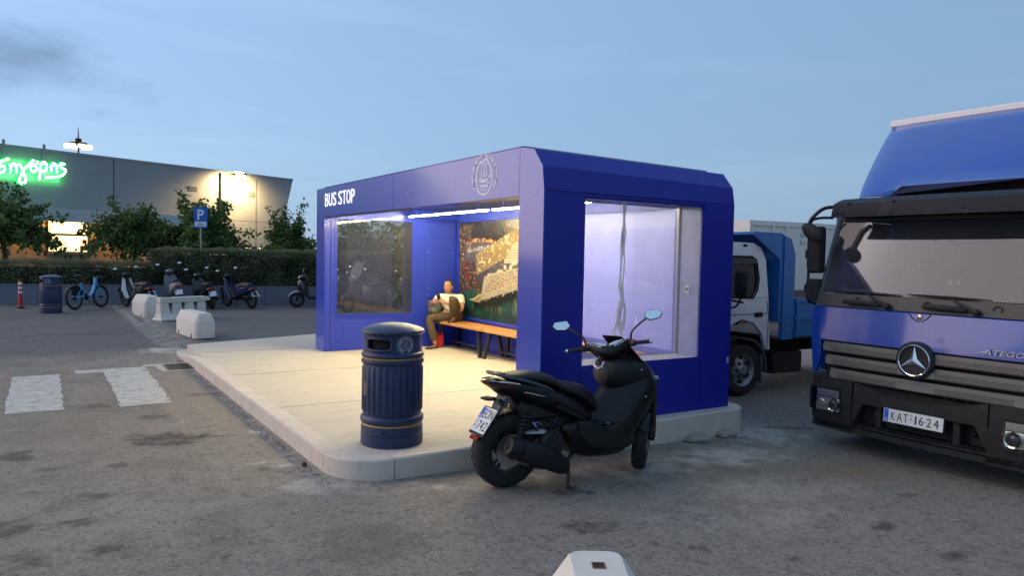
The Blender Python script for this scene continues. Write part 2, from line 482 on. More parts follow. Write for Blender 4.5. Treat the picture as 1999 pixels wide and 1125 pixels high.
xs = np.array([-900, -120, -40, -20, -12, -8, -6.5, -5.6] + [round(-5.0 + .045 * i, 4) for i in range(201)] + [4.5, 5, 6, 8, 10, 14, 20, 40, 120, 900])
ys = np.array([-900, -120, -40, -15, -9, -6] + [round(-4.5 + .045 * i, 4) for i in range(240)] + [6.3 + .12 * i for i in range(60)] + [14, 16, 18, 20, 24, 30, 40, 60, 120, 900])
GX, GY = np.meshgrid(xs, ys)
def spots(L, soft):
    wx = GX + (fbm(GX * 4, GY * 4, 3) - .5) * .2; wy = GY + (fbm(GX * 4, GY * 4, 9) - .5) * .2
    out = np.zeros_like(GX); rag = fbm(GX * 8, GY * 8, 77, 4)
    for cx, cy, a, b, g, k in L:
        ca, sa = math.cos(g), math.sin(g); dx = wx - cx; dy = wy - cy
        l = np.hypot((dx * ca + dy * sa) / a, (-dx * sa + dy * ca) / b) + (rag - .5) * 1.5
        e = np.clip((1 + soft * .3 - l) / (soft * 1.3), 0, 1); out = np.maximum(out, e * e * (3 - 2 * e) * k)
    return out
oil = spots(OIL, .28) * np.clip((fbm(GX * 14, GY * 14, 5) - .12) * 2.2, .3, 1) * .9; dust = spots(DUST, .9) * np.clip((fbm(GX * 5, GY * 5, 21, 5) - .30) * 4, 0, 1) * 1.5; rustm = 1.3 * spots(RUST, .9) * np.clip((fbm(GX * 3, GY * 3, 31) - .25) * 3, 0, 1)
kerbz = np.clip((GX + 2.06) / .08, 0, 1) * np.clip((-1.2 - GX) / .3, 0, 1) * (GY > -.2) * np.clip((fbm(GX * 12, GY * 12, 41) - .3) * 3, 0, 1)
dust = np.clip(np.maximum(dust, kerbz * .45), 0, 1)
wide = np.clip((fbm(GX * .45, GY * .45, 51, 5) - .2) * 1.6, 0, 1)
mb = MB(); nx = len(xs)
GZ = -.13 * np.clip((GX + 2) / 4.8, 0, 1) * np.clip((14 - GY) / 5, 0, 1)
me = bpy.data.meshes.new('ground')
ii, jj = np.meshgrid(np.arange(nx - 1), np.arange(len(ys) - 1)); q0 = (jj * nx + ii).ravel()
me.from_pydata(np.stack([GX.ravel(), GY.ravel(), GZ.ravel()], 1).tolist(), [], np.stack([q0, q0 + 1, q0 + nx + 1, q0 + nx], 1).tolist())
at_ = me.color_attributes.new('marks', 'FLOAT_COLOR', 'POINT')
at_.data.foreach_set('color', np.stack([oil.ravel(), dust.ravel(), np.clip(rustm, 0, 1).ravel(), wide.ravel()], 1).ravel().astype(np.float32))
me.materials.append(M_ASPH)
ground = bpy.data.objects.new('ground', me); COL.objects.link(ground)
tag(ground, 'old grey asphalt of the parking area, stained with oil', None, None, 'structure')

def paint_material():
    t = NT('road_paint'); pos = t.geo()
    n = t.noise(pos, 7, 8, .75, .3); n2 = t.noise(t.maps(pos, scale=(16, 22, 1)), 1, 8, .85); g = t.noise(pos, 90, 3, .7)
    wear = t.math('ADD', t.math('MULTIPLY', n, .5), t.math('MULTIPLY', n2, .35)); wear = t.math('ADD', wear, t.math('MULTIPLY', g, .22))
    c = t.mix(n2, (.40, .39, .36), (.54, .53, .50))
    c = t.mix(t.ramp(wear, .50, .66, 0, .9), c, (.16, .15, .14))
    t.set(Base_Color=c, Roughness=.8)
    t.bump(g, .3, .004)
    return t.m
M_PAINT = paint_material()
def ragged(poly, j=.018, step=.12, seed=1):
    rnd = random.Random(seed); out = []
    for a, b in zip(poly, poly[1:] + poly[:1]):
        L = math.hypot(b[0] - a[0], b[1] - a[1]); n = max(1, int(L / step))
        for k in range(n):
            out.append((lerp(a[0], b[0], k / n) + rnd.uniform(-j, j), lerp(a[1], b[1], k / n) + rnd.uniform(-j, j)))
    return out
for i, (poly, nm) in enumerate([([(-4.08, 6.2), (-3.55, 6.2), (-3.55, 3.64), (-4.08, 3.64)], 'whole white crosswalk bar farther from the kerb'),
                                ([(-3.36, 6.45), (-2.48, 6.45), (-2.52, 3.55), (-3.03, 3.55), (-3.03, 6.18), (-3.37, 6.10)], 'worn white crosswalk bar nearer the kerb and the drain grate')]):
    p = ragged(poly, seed=i)
    m = MB(); m.add([(x, y, .004) for x, y in p], [tuple(range(len(p)))])
    tag(m.build('crosswalk_stripe', M_PAINT, smooth=0), nm, 'road marking', 'crosswalk bars')
# drain: cement collar and iron grate
M_CEM = mat('cement', (.42, .40, .36), .9, var=.25, scale=9, bump=.5, bscale=70, dirt=.5, dirtcol=(.18, .16, .14))
d = thing('drain_grate', 'rusty iron drain grate set in cement beside the kerb', 'drain', (-2.07, 6.24, 0))
p = ragged([(-.27, -.40), (.24, -.40), (.24, .40), (-.44, .40), (-.44, .2), (-.27, .18)], .02, .1, 5)
MB().add([(x, y, .005) for x, y in p], [tuple(range(len(p)))]).build('collar', M_CEM, d, smooth=0)
M_IRON = mat('rusty_iron', (.13, .10, .075), .75, .4, var=.4, scale=20, bump=.4)
m = MB(); m.frame((-.17, -.28), (.17, .28), .025, .006, .016, 'xy'); m.build('frame', M_IRON, d)
for k in range(9):
    MB().box((-.145, -.25 + k * .06, .006), (.145, -.225 + k * .06, .014)).build('bar', M_IRON, d)
MB().add([(-.146, -.256, .0052), (.146, -.256, .0052), (.146, .256, .0052), (-.146, .256, .0052)], [(0, 1, 2, 3)]).build('pit', mat('pit_black', (.01, .01, .01), .9), d, smooth=0)

# ------------------------------------------------------------------ concrete pad with kerbstones
PZ = .15
M_PAD = None
def concrete(name, a, b, stain=.35, sc=1.2):
    t = NT(name); pos = t.geo()
    n = t.noise(pos, sc, 7, .65, .4); f = t.noise(pos, 45, 5, .7); g = t.noise(t.maps(pos, scale=(1, 5, 1), rot=(0, 0, .5)), 3, 6, .65)
    c = t.mix(n, a, b)
    c = t.mix(t.ramp(g, .5, .72, 0, stain), c, tuple(q * .55 for q in a))
    sp = t.noise(pos, 2.6, 8, .8, .6)
    c = t.mix(t.ramp(sp, .60, .72, 0, .55), c, tuple(q * .42 for q in a))
    c = t.mix(t.ramp(f, .58, .75, 0, .35), c, tuple(q * .6 for q in a))
    t.set(Base_Color=c, Roughness=.85)
    t.bump(t.math('ADD', t.math('MULTIPLY', f, .4), n), .25, .006)
    return t.m
M_PAD = concrete('pad_concrete', (.50, .44, .345), (.64, .575, .46), .35)
M_KERB = concrete('kerb_concrete', (.56, .475, .39), (.72, .62, .52), .4, 2.5)
def arc(cx, cy, r, a0, a1, n):
    return [(cx + r * cos(rad(lerp(a0, a1, k / n))), cy + r * sin(rad(lerp(a0, a1, k / n)))) for k in range(n + 1)]
R0 = .42
outer = [(-1.90, 7.5)] + [(-1.90, 6.0), (-1.90, 4.5), (-1.90, 3.0), (-1.90, 1.5)] + arc(-1.90 + R0, -.21 + R0, R0, 180, 270, 8) + [(0, -.18), (1.2, -.155)] + arc(2.42, .10, .24, 270, 360, 6) + [(2.66, 4.0), (2.66, 9.36)]
# paved surface inside the kerb
M_JOINT = mat('joint_grime', (.20, .18, .15), .9, var=.3, scale=20)
pad = bpy.data.objects.new('pavement', None); COL.objects.link(pad)
tag(pad, 'raised pale concrete pad under the bus shelter', None, None, 'structure')
inner = []
def inset(poly, d):
    out = []; n = len(poly)
    for i in range(n):
        a = Vector(poly[i - 1]); b = Vector(poly[i]); c = Vector(poly[(i + 1) % n])
        d1 = (b - a).normalized(); d2 = (c - b).normalized()
        n1 = Vector((-d1.y, d1.x)); n2 = Vector((-d2.y, d2.x)); k = n1 + n2
        k = k / max(.3, k.dot(n1)); out.append((b.x + k.x * d, b.y + k.y * d))
    return out
full = outer + [(.742, 8.74), (-1.86, 7.86)]
inn = inset(full, .16)
m = MB(); m.prism([(x, y) for x, y in inn], -.2, PZ - .003, 'xy'); m.build('slab', M_PAD, pad, smooth=0)
for y_ in (2.05, 4.25, 6.6): MB().box((-1.73, y_ - .005, .12), (2.49, y_ + .005, PZ - .0015)).build('joint', M_JOINT, pad, smooth=0)
# kerbstones, one block per run of the outline
def kerb_run(pts_o, pts_i, z0=PZ, z1=PZ):
    m = MB(); n = len(pts_o); rings = []
    for i in range(n):
        o, q = Vector(pts_o[i]), Vector(pts_i[i]); d = (q - o).normalized()
        z = lerp(z0, z1, i / (n - 1))
        oo = o + d * .012
        rings.append([(o.x, o.y, -.25), (o.x, o.y, z - .014), (oo.x, oo.y, z), (q.x, q.y, z), (q.x, q.y, -.25)])
    m.loft(rings); return m
gap = .004
runs = [(0, 1, .05), (1, 2, PZ), (2, 3, PZ), (3, 4, PZ), (4, 5, PZ), (5, 13, PZ), (13, 14, PZ), (14, 15, PZ), (15, 22, PZ), (22, 23, PZ)]
for a, b, zs in runs:
    b = min(b, len(outer) - 1)
    po = [Vector(outer[i]) for i in range(a, b + 1)]; pi_ = [Vector(inn[i]) for i in range(a, b + 1)]
    if len(po) < 2: continue
    for P in (po, pi_):
        P[0] = P[0] + (P[1] - P[0]).normalized() * gap; P[-1] = P[-1] + (P[-2] - P[-1]).normalized() * gap
    kerb_run(po, pi_, zs, PZ).build('kerbstone', M_KERB, pad, smooth=40)
kerb_run([Vector((-1.86, 7.86)), Vector((-1.90, 7.51))], [Vector(inn[-1]), Vector(inn[0])], .045, .05).build('kerbstone', M_KERB, pad, smooth=40)
kerb_run([Vector((2.65, 9.36)), Vector((.742, 8.74)), Vector((-1.85, 7.865))], [Vector(inn[-3]), Vector(inn[-2]), Vector(inn[-1])], PZ, .05).build('kerbstone', M_KERB, pad, smooth=40)
# grit gathered along the kerb
rnd = random.Random(9); m = MB()
for k in range(3600):
    if k < 600: x, y = -1.93 - abs(rnd.gauss(0, .05)), rnd.uniform(-.1, 7.0)
    elif k < 800: x, y = rnd.uniform(-1.8, 2.5), -.24 - abs(rnd.gauss(0, .07))
    else: x, y = rnd.uniform(-4.6, 3.4), rnd.uniform(-3.8, 3.0)
    if x > -1.95 and y > -.24: continue
    s = rnd.uniform(.003, .010) * (1.4 if k < 800 else .8); q = [rnd.uniform(.6, 1.3) for _ in range(4)]; z = gz(x, y) + .002
    m.add([(x - s * q[0], y, z), (x, y - s * q[1], z), (x + s * q[2], y, z), (x, y + s * q[3], z), (x, y, z + s * .9)], [(0, 1, 4), (1, 2, 4), (2, 3, 4), (3, 0, 4)])
tag(m.build('gravel', mat('grit', (.26, .23, .19), .95, var=.5, scale=60), smooth=0), 'loose grit gathered along the kerb', 'gravel', None, 'stuff')
# loose stones and litter at the foot of the kerb
M_ROCK = mat('limestone', (.33, .29, .24), .95, var=.3, scale=7, bump=.8, bscale=25)
def rock(x, y, rx, ry, rz, seed, label, m_=None):
    rnd = random.Random(seed); m = MB()
    m.ell((0, 0, 0), (rx, ry, rz), 10, 7)
    m.v = [tuple(c * (1 + rnd.uniform(-.16, .16)) for c in p) for p in m.v]
    o = m.build('rock', m_ or M_ROCK, smooth=25); o.location = (x, y, gz(x) + rz * .55); o.rotation_euler = (0, 0, rnd.uniform(0, 3))
    return tag(o, label, 'rock', 'rocks beside the pad')
rock(1.765, -.24, .13, .09, .055, 1, 'larger pale rock at the foot of the pad, nearer the black scooter')
rock(2.23, -.19, .12, .08, .05, 2, 'pale rock by the pad\'s rear corner, nearer the big truck')
rock(-1.98, .42, .022, .022, .022, 3, 'small round brown lump on the asphalt beside the kerb', mat('brown_lump', (.07, .03, .015), .8))
# ================================================================== BUS SHELTER
SH_L, SH_W = 6.38, 2.46
TOPZ, CEIL, FASC = 2.722, 2.45, 2.27
def blue_paint(name, col, rough, coat, cior=1.5, met=0.0):
    t = NT(name); v = t.co('Object')
    n = t.noise(v, 1.3, 5, .6); s = t.noise(v, 9, 6, .7)
    c = t.mix(n, tuple(q * .9 for q in col), tuple(q * 1.1 for q in col))
    c = t.mix(t.ramp(s, .6, .8, 0, .015), c, (.35, .37, .45))
    t.set(Base_Color=c, Metallic=met)
    t.put(t.p.inputs['Roughness'], t.ramp(s, .2, .8, rough * .95, rough * 1.1))
    t.p.inputs['Coat Weight'].default_value = coat; t.p.inputs['Coat Roughness'].default_value = .10; t.p.inputs['Coat IOR'].default_value = cior
    t.bump(t.noise(v, .9, 2, .5), .05, .05)
    return t.m
M_BLUE = blue_paint('shelter_blue', (.022, .050, .50), .40, .30)
M_BLUE_F = blue_paint('shelter_fascia_blue', (.010, .046, .43), .28, .75, 1.45, .05)
M_BLUE_SHADE = blue_paint('shelter_shaded_blue', (.0055, .0135, .31), .5, .08)  # same blue paint, darkened: the near end's shade is put into the colour
M_ALU = mat('brushed_aluminium', (.62, .62, .62), .35, 1.0, var=.06)
M_LED = emit('led_tube', (1.0, .83, .42), 280)
M_GAP = mat('joint_dark', (.006, .007, .02), .8)

sh = thing('bus_shelter', 'blue bus shelter with BUS STOP lettering on its fascia, glazed end walls and light tubes', 'bus shelter', (0, 0, PZ))
Z = -PZ      # everything below is given in world height, shifted onto the shelter's base
def zz(v): return v + Z
# profile of the shelter's long section (y, z): chamfered shoulders at both ends
def shoulder(y0, s):
    if s < 0: return [(y0, zz(2.305)), (y0, zz(2.52)), (y0 + s * .002, zz(TOPZ) - .004), (y0 + s * .40, zz(TOPZ))]
    return [(y0, zz(2.305)), (y0 + s * .03, zz(2.52)), (y0 + s * .165, zz(2.68)), (y0 + s * .40, zz(TOPZ))]
# --- end walls: display cases with a pane on either side
def end_wall(y_out, s, opening, name):
    """y_out outer face, s=+1 wall extends to +y"""
    x0, x1, z0, z1 = opening
    t_ = .40
    ya, yb = y_out, y_out + s * t_
    m = MB()
    H = zz(2.305)
    lo, hi = min(ya, yb), max(ya, yb)
    # ring of four solid members with the opening between
    m.box((.012, lo, 0), (x0, hi, H)); m.build('corner_post', M_BLUE_SHADE if name == 'near' else M_BLUE, sh, smooth=0, bevel=.004)
    m = MB(); m.box((x1, lo, 0), (SH_W, hi, H)); m.build('corner_post', M_BLUE_SHADE if name == 'near' else M_BLUE, sh, smooth=0, bevel=.004)
    m = MB(); m.box((x0 + .001, lo + .002, 0), (x1 - .001, hi - .002, zz(z0))); m.build('sill_panel', M_BLUE_SHADE if name == 'near' else M_BLUE, sh, smooth=0, bevel=.003)
    m = MB(); m.box((x0 + .001, lo + .002, zz(z1)), (x1 - .001, hi - .002, H)); m.build('head_panel', M_BLUE_SHADE if name == 'near' else M_BLUE, sh, smooth=0, bevel=.003)
    # chamfered shoulder above
    p = shoulder(y_out, s) + [(y_out + s * .40, H + .002), (y_out, H + .002)][:1]
    prof = [(y_out, H + .001)] + shoulder(y_out, s)[1:] + [(y_out + s * .40, H + .001)]
    m = MB(); m.prism([(y, z) for y, z in prof], .012, SH_W, 'yz')
    for i, v in enumerate(m.v):     # the roof falls a little to the rear
        if v[2] > H + .1 and v[0] > 1: m.v[i] = (v[0], v[1], v[2] - .04)
    m.build('shoulder', M_BLUE_SHADE if name == 'near' else M_BLUE, sh, smooth=0, bevel=.004)
    # front cladding of the post, in the glossier blue of the fascia
    prof = [(y_out + s * .002, 0)] + [(y_out + s * .002 + (y - y_out) * .995, z - .001) for y, z in shoulder(y_out, s)] + [(y_out + s * .399, 0)]
    m = MB(); m.prism(prof, 0, .0115, 'yz'); m.build('post_cladding', M_BLUE_F, sh, smooth=0)
    return lo, hi
near_open = (.459, 2.016, .69, 2.272)
end_wall(0, 1, near_open, 'near')
far_open = (.19, 1.515, .712, 2.262)
end_wall(SH_L, -1, far_open, 'far')
G_NEAR = glass('dusty_glass', (.93, .95, 1.0), 1.5, .13, (.62, .66, 1.0), .03, 2.0, False, .3, .3)
G_FAR = glass('far_glass', (.92, .92, .86), 1.5, .07, (.48, .52, .54), .02, 3.0, True, 1.4, .3)
def pane(op, y, m_, nm='pane', inset_=.0):
    x0, x1, z0, z1 = op
    MB().box((x0 + .002, y - .004, zz(z0) + .002), (x1 - .002, y + .004, zz(z1) - .002)).build(nm, m_, sh, smooth=0)
pane(near_open, .03, G_NEAR); pane(near_open, .37, glass('clear_inner', (.96, .97, .98), 1.3, .04, (.6, .6, .8), gain=.5))
pane(far_open, SH_L - .37, G_FAR); pane(far_open, SH_L - .05, glass('clear_glass', (.9, .92, .9), 1.45, .03, (.5, .5, .45)))
# aluminium beads round the panes
for (op, y0, y1) in ((near_open, .012, .022), (near_open, .378, .404), (far_open, SH_L - .404, SH_L - .376)):
    x0, x1, z0, z1 = op
    MB().frame((x0 - .0, zz(z0) - .0), (x1 + .0, zz(z1) + .0), .016, y0, y1, 'xz').build('glazing_bead', M_BLUE if y0 > .02 else M_BLUE_SHADE, sh, smooth=0)
x0, x1, z0, z1 = near_open
M_SILL = mat('white_sill', (.62, .62, .66), .5, var=.15, dirt=.5)
MB().box((x0 + .02, .045, zz(z0) + .001), (x1 - .02, .355, zz(z0) + .012)).build('sill', M_SILL, sh, smooth=0)
MB().box((x1 - .010, .045, zz(z0) + .014), (x1 - .001, .31, zz(z1) - .002)).build('jamb_lining', mat('pale_lining', (.30, .32, .62), .6, var=.2), sh, smooth=0)
MB().box((x1 - .03, .33, zz(z0) + .014), (x1 - .002, .362, zz(z1) - .002)).build('mullion', mat('grey_mullion', (.25, .26, .30), .4, .5), sh, smooth=0)
m = MB(); m.box((x1 - .034, .155, zz(1.36)), (x1 - .0105, .215, zz(1.44)), .006); so = m.build('socket_box', mat('white_plastic', (.75, .75, .72), .45), sh)
MB().cyl((x1 - .037, .185, zz(1.40)), (x1 - .0345, .185, zz(1.40)), .018, 14).build('socket_hole', mat('dark_plastic', (.03, .03, .03), .5), so)
# seams, screws and a maintenance tag on the outside of the near end wall
for (xa, xb, za, zb) in ((.014, SH_W - .002, 2.298, 2.301), ):
    MB().box((xa, -.0015, zz(za)), (xb, -.0002, zz(zb))).build('seam', M_GAP, sh, smooth=0)
for xa in (.457, 2.0175): MB().box((xa - .0015, -.0015, .004), (xa + .0015, -.0002, zz(.688))).build('seam', M_GAP, sh, smooth=0); MB().box((xa - .0015, -.0015, zz(2.276)), (xa + .0015, -.0002, zz(2.297))).build('seam', M_GAP, sh, smooth=0)
for xa in (.05, .42, 2.05, 2.42):
    for za in (.20, .75, 1.30, 1.85, 2.24): MB().ell((xa, -.001, zz(za)), (.006, .002, .006), 8, 5).build('screw', M_BLUE_SHADE, sh)
MB().box((SH_W - .045, -.004, zz(.62)), (SH_W - .018, -.0004, zz(.68)), .001).build('maintenance_tag', mat('tag_grey', (.5, .5, .52), .4), sh)
# far wall inner face: frame mouldings, blind panel below the window
x0, x1, z0, z1 = far_open
yi = SH_L - .40
def moulding(lo, hi, nm='panel_moulding', w=.012, d=.008):
    MB().frame(lo, hi, w, yi - d, yi - .0005, 'xz').build(nm, M_BLUE, sh, smooth=0)
moulding((x0 - .03, zz(z0) - .03), (x1 + .05, zz(z1) + .02))
MB().box((.30, yi - .006, zz(.32)), (.72, yi - .0006, zz(.62)), .004).build('blind_panel', M_BLUE, sh, smooth=0)
MB().box((.10, yi - .005, .02), (.106, yi - .0006, zz(2.2))).build('seam', M_GAP, sh, smooth=0)
MB().box((1.74, yi - .014, zz(.975)), (2.31, yi - .0005, zz(2.25)), .004).build('service_panel', M_BLUE, sh, smooth=0)
for (x, z) in ((1.80, 1.15), (2.25, 1.15), (1.80, 1.75), (2.25, 1.75), (1.80, 1.02), (2.25, 1.02)):
    MB().ell((x, yi - .015, zz(z)), (.008, .004, .008), 8, 5).build('rivet', M_ALU, sh)
# --- back wall
MB().box((SH_W - .10, .401, 0), (SH_W, SH_L - .401, zz(2.45))).build('back_wall', M_BLUE, sh, smooth=0)
BX = SH_W - .10
for (a, b) in ((.44, 3.30), (3.34, 5.94)):
    MB().frame((a, zz(.62)), (b, zz(2.31)), (.03, .045, .045, .03), BX - .03, BX - .0005, 'yz').build('panel_frame', M_BLUE, sh, smooth=0)
M_BACKPANEL = mat('hazy_blue_panel', (.24, .27, .85), .35, var=.08, scale=3, dirt=.25, dirtcol=(.4, .4, .5))
MB().box((BX - .012, .471, zz(.666)), (BX - .0006, 3.254, zz(2.279))).build('blue_panel', M_BACKPANEL, sh, smooth=0)
MB().box((BX - .012, .45, .02), (BX - .0007, 5.9, zz(.56)), .004).build('skirting_panel', M_BLUE, sh, smooth=0)
# --- roof, ceiling, fascia
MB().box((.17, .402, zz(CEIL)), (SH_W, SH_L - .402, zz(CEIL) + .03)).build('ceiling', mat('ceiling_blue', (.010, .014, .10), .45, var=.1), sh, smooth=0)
m = MB(); m.loft([[(.012, .402, zz(TOPZ) - .03), (SH_W, .402, zz(TOPZ) - .07), (SH_W, .402, zz(TOPZ) - .042), (.012, .402, zz(TOPZ) - .001)],
                  [(.012, SH_L - .402, zz(TOPZ) - .03), (SH_W, SH_L - .402, zz(TOPZ) - .07), (SH_W, SH_L - .402, zz(TOPZ) - .042), (.012, SH_L - .402, zz(TOPZ) - .001)]])
m.build('roof', M_BLUE_SHADE, sh, smooth=0)
MB().box((SH_W - .02, .402, zz(CEIL) + .032), (SH_W, SH_L - .402, zz(TOPZ) - .072)).build('rear_fascia', M_BLUE_SHADE, sh, smooth=0)
JY = 3.32
M_BRONZE = mat('polished_soffit', (.10, .10, .22), .16, .85, var=.15, scale=4)
for a, b in ((.403, JY - .003), (JY + .003, SH_L - .403)):
    MB().box((0, a, zz(FASC)), (.17, b, zz(TOPZ) - .002), .003).build('fascia_panel', M_BLUE_F, sh, smooth=0)
    MB().box((.004, a + .004, zz(FASC) - .006), (.166, b - .004, zz(FASC) - .0008)).build('soffit_strip', M_BRONZE, sh, smooth=0)
MB().box((.004, JY - .0029, zz(FASC)), (.16, JY + .0029, zz(TOPZ) - .006)).build('joint', M_GAP, sh, smooth=0)
MB().box((-.003, .401, zz(TOPZ) + .0), (.03, SH_L - .401, zz(TOPZ) + .008)).build('roof_trim', M_BLUE_F, sh, smooth=0)
MB().tube([(.02, .40, zz(TOPZ) + .004), (SH_W - .02, .40, zz(TOPZ) - .036)], .012, 6).build('roof_trim', mat('grey_trim', (.3, .31, .34), .4, .6), sh)
# light tubes under the ceiling
for lx, lz in ((.62, 2.40), (1.38, 2.335)):
    for a, b in ((.62, 3.20), (3.28, 5.86)):
        hold = MB().box((lx - .016, a, zz(lz)), (lx + .016, b, zz(lz) + .02)).build('lamp_housing', M_BLUE, sh, smooth=0)
        for hy in (a + .3, b - .3): MB().cyl((lx, hy, zz(lz) + .0205), (lx, hy, zz(CEIL) - .0005), .006, 6).build('lamp_hanger', M_BLUE, hold)
        MB().box((lx - .009, a + .012, zz(lz) - .016), (lx + .009, b - .012, zz(lz) - .0005), .005).build('light_tube', M_LED, hold, smooth=40)
# --- lettering and emblem on the fascia
M_WHITE = mat('white_vinyl', (.86, .86, .84), .4, var=.03)
M_LETTER = emit('glowing_letter', (.95, .94, .90), .7)  # plain white letters with emission added to make them brighter
def on_fascia(vs):   # text runs towards -y when seen from the road
    return [(-.0045 + v[2], -v[0], v[1]) for v in vs]
xcur = 5.955
for word, w in (('BUS', .66), ('STOP', .625)):
    pass
def letter_row(word, ystart, width, z0, h, bold=.0):
    ws = {c: 1.0 for c in word}
    vs, fs = fit_text(word, width, h, .006, bold, 1.02)
    # split into one mesh per letter by connected pieces along x
    par = list(range(len(vs)))
    def find(a):
        while par[a] != a: par[a] = par[par[a]]; a = par[a]
        return a
    for f in fs:
        for q in f[1:]: par[find(q)] = find(f[0])
    groups = {}
    for f in fs: groups.setdefault(find(f[0]), []).append(f)
    for g in sorted(groups.values(), key=lambda g: min(vs[i][0] for f in g for i in f)):
        idx = sorted({i for f in g for i in f}); mp = {i: k for k, i in enumerate(idx)}
        m = MB(T(0, ystart, z0)); m.add(on_fascia([vs[i] for i in idx]), [tuple(mp[i] for i in f) for f in g])
        m.build('letter', M_LETTER, sh, smooth=0)
yy = 5.955
for ch, w_, g_ in (('B', .150, .03), ('U', .150, .03), ('S', .150, .10), ('S', .150, .025), ('T', .155, .015), ('O', .160, .03), ('P', .140, 0)):
    letter_row(ch, yy, w_, zz(2.425), .20); yy -= w_ + g_
def emblem_strokes():
    """port authority crest in unit space: x right, y up, about 1 x 1"""
    S = []
    rim = smooth_pts([(-.22, .40), (-.34, .16), (-.38, -.10), (-.33, -.34), (-.18, -.50), (0, -.55), (.18, -.50), (.32, -.34), (.37, -.10), (.33, .14), (.22, .34), (.10, .47), (0, .44), (-.12, .37)], 5, True)
    S.append((rim + [rim[0]], .035))
    S += [([(-.24, -.08), (-.18, -.16), (-.02, -.18), (.14, -.16), (.22, -.06), (.32, -.02)], .028), ([(-.2, -.10), (.0, -.13), (.2, -.09)], .02)]
    for k, (y, w) in enumerate([(.30, .12), (.22, .15), (.13, .17), (.04, .18), (-.04, .17)]):
        S.append((smooth_pts([(-w, y - .02), (0, y + .02), (w, y + .04)], 3), .02))
    for x in (-.12, 0, .12): S.append(([(x, -.10), (x + .02, .36)], .014))
    S += [(smooth_pts([(-.26, .28), (-.25, .12), (-.30, 0), (-.28, -.2)], 4), .018), ([(-.29, .10), (-.21, .08)], .02)]
    S += [(smooth_pts([(-.27, -.22), (-.14, -.30), (.02, -.29), (.16, -.30), (.26, -.22)], 4), .026), ([(-.24, -.2), (-.28, -.34)], .02), ([(.14, -.2), (.24, -.22), (.2, -.28)], .02)]
    for (x, y) in [(-.2, -.38), (-.1, -.37), (0, -.37), (.1, -.37), (.2, -.38), (-.14, -.43), (-.04, -.43), (.06, -.43), (.15, -.43), (-.07, -.48), (.03, -.48)]:
        S.append((smooth_pts([(x - .035, y), (x, y + .018), (x + .035, y)], 2), .014))
    return S
CREST_TEXT = 'ΔΗΜΟΤΙΚΟ ΛΙΜΕΝΙΚΟ ΤΑΜΕΙΟ ΝΟΤΙΑΣ ΔΩΔΕΚΑΝΗΣΟΥ'
def arc_text(s, r, a_start, a_end, size):
    """letters along a circle, clockwise from a_start to a_end (degrees)"""
    V = []; F = []
    for k, ch in enumerate(s):
        if ch == ' ': continue
        vs, fs = text_geo(ch, size, .006, 0, align='CENTER', res=1)
        a = rad(lerp(a_start, a_end, (k + .5) / len(s))); o = len(V)
        c_, s_ = cos(a - pi / 2), sin(a - pi / 2)
        for v in vs:
            x, y = v[0], v[1] + r
            V.append((x * c_ - y * s_, x * s_ + y * c_, 0))
        F += [tuple(i + o for i in f) for f in fs]
    return V, F
def crest(mapf, m_, parent, name='emblem'):
    """flat crest pushed onto a surface by mapf(x,y)->point"""
    m = MB()
    for pts, w in emblem_strokes():
        vs, fs = strip2(pts, w * 1.35); m.add([mapf(v[0], v[1]) for v in vs], fs)
    o = m.build(name, m_, parent, smooth=0)
    vs, fs = arc_text(CREST_TEXT, .52, 218, -38, .12)
    m = MB(); m.add([mapf(v[0], v[1] * 1.05) for v in vs], fs)
    m.build('emblem_lettering', m_, o if False else parent, smooth=0)
M_CREST = mat('crest_white', (.93, .93, .96), .7, var=.02)
crest(lambda x, y: (-.0025, 1.05 - x * .42, zz(2.512) + y * .345), M_CREST, sh)
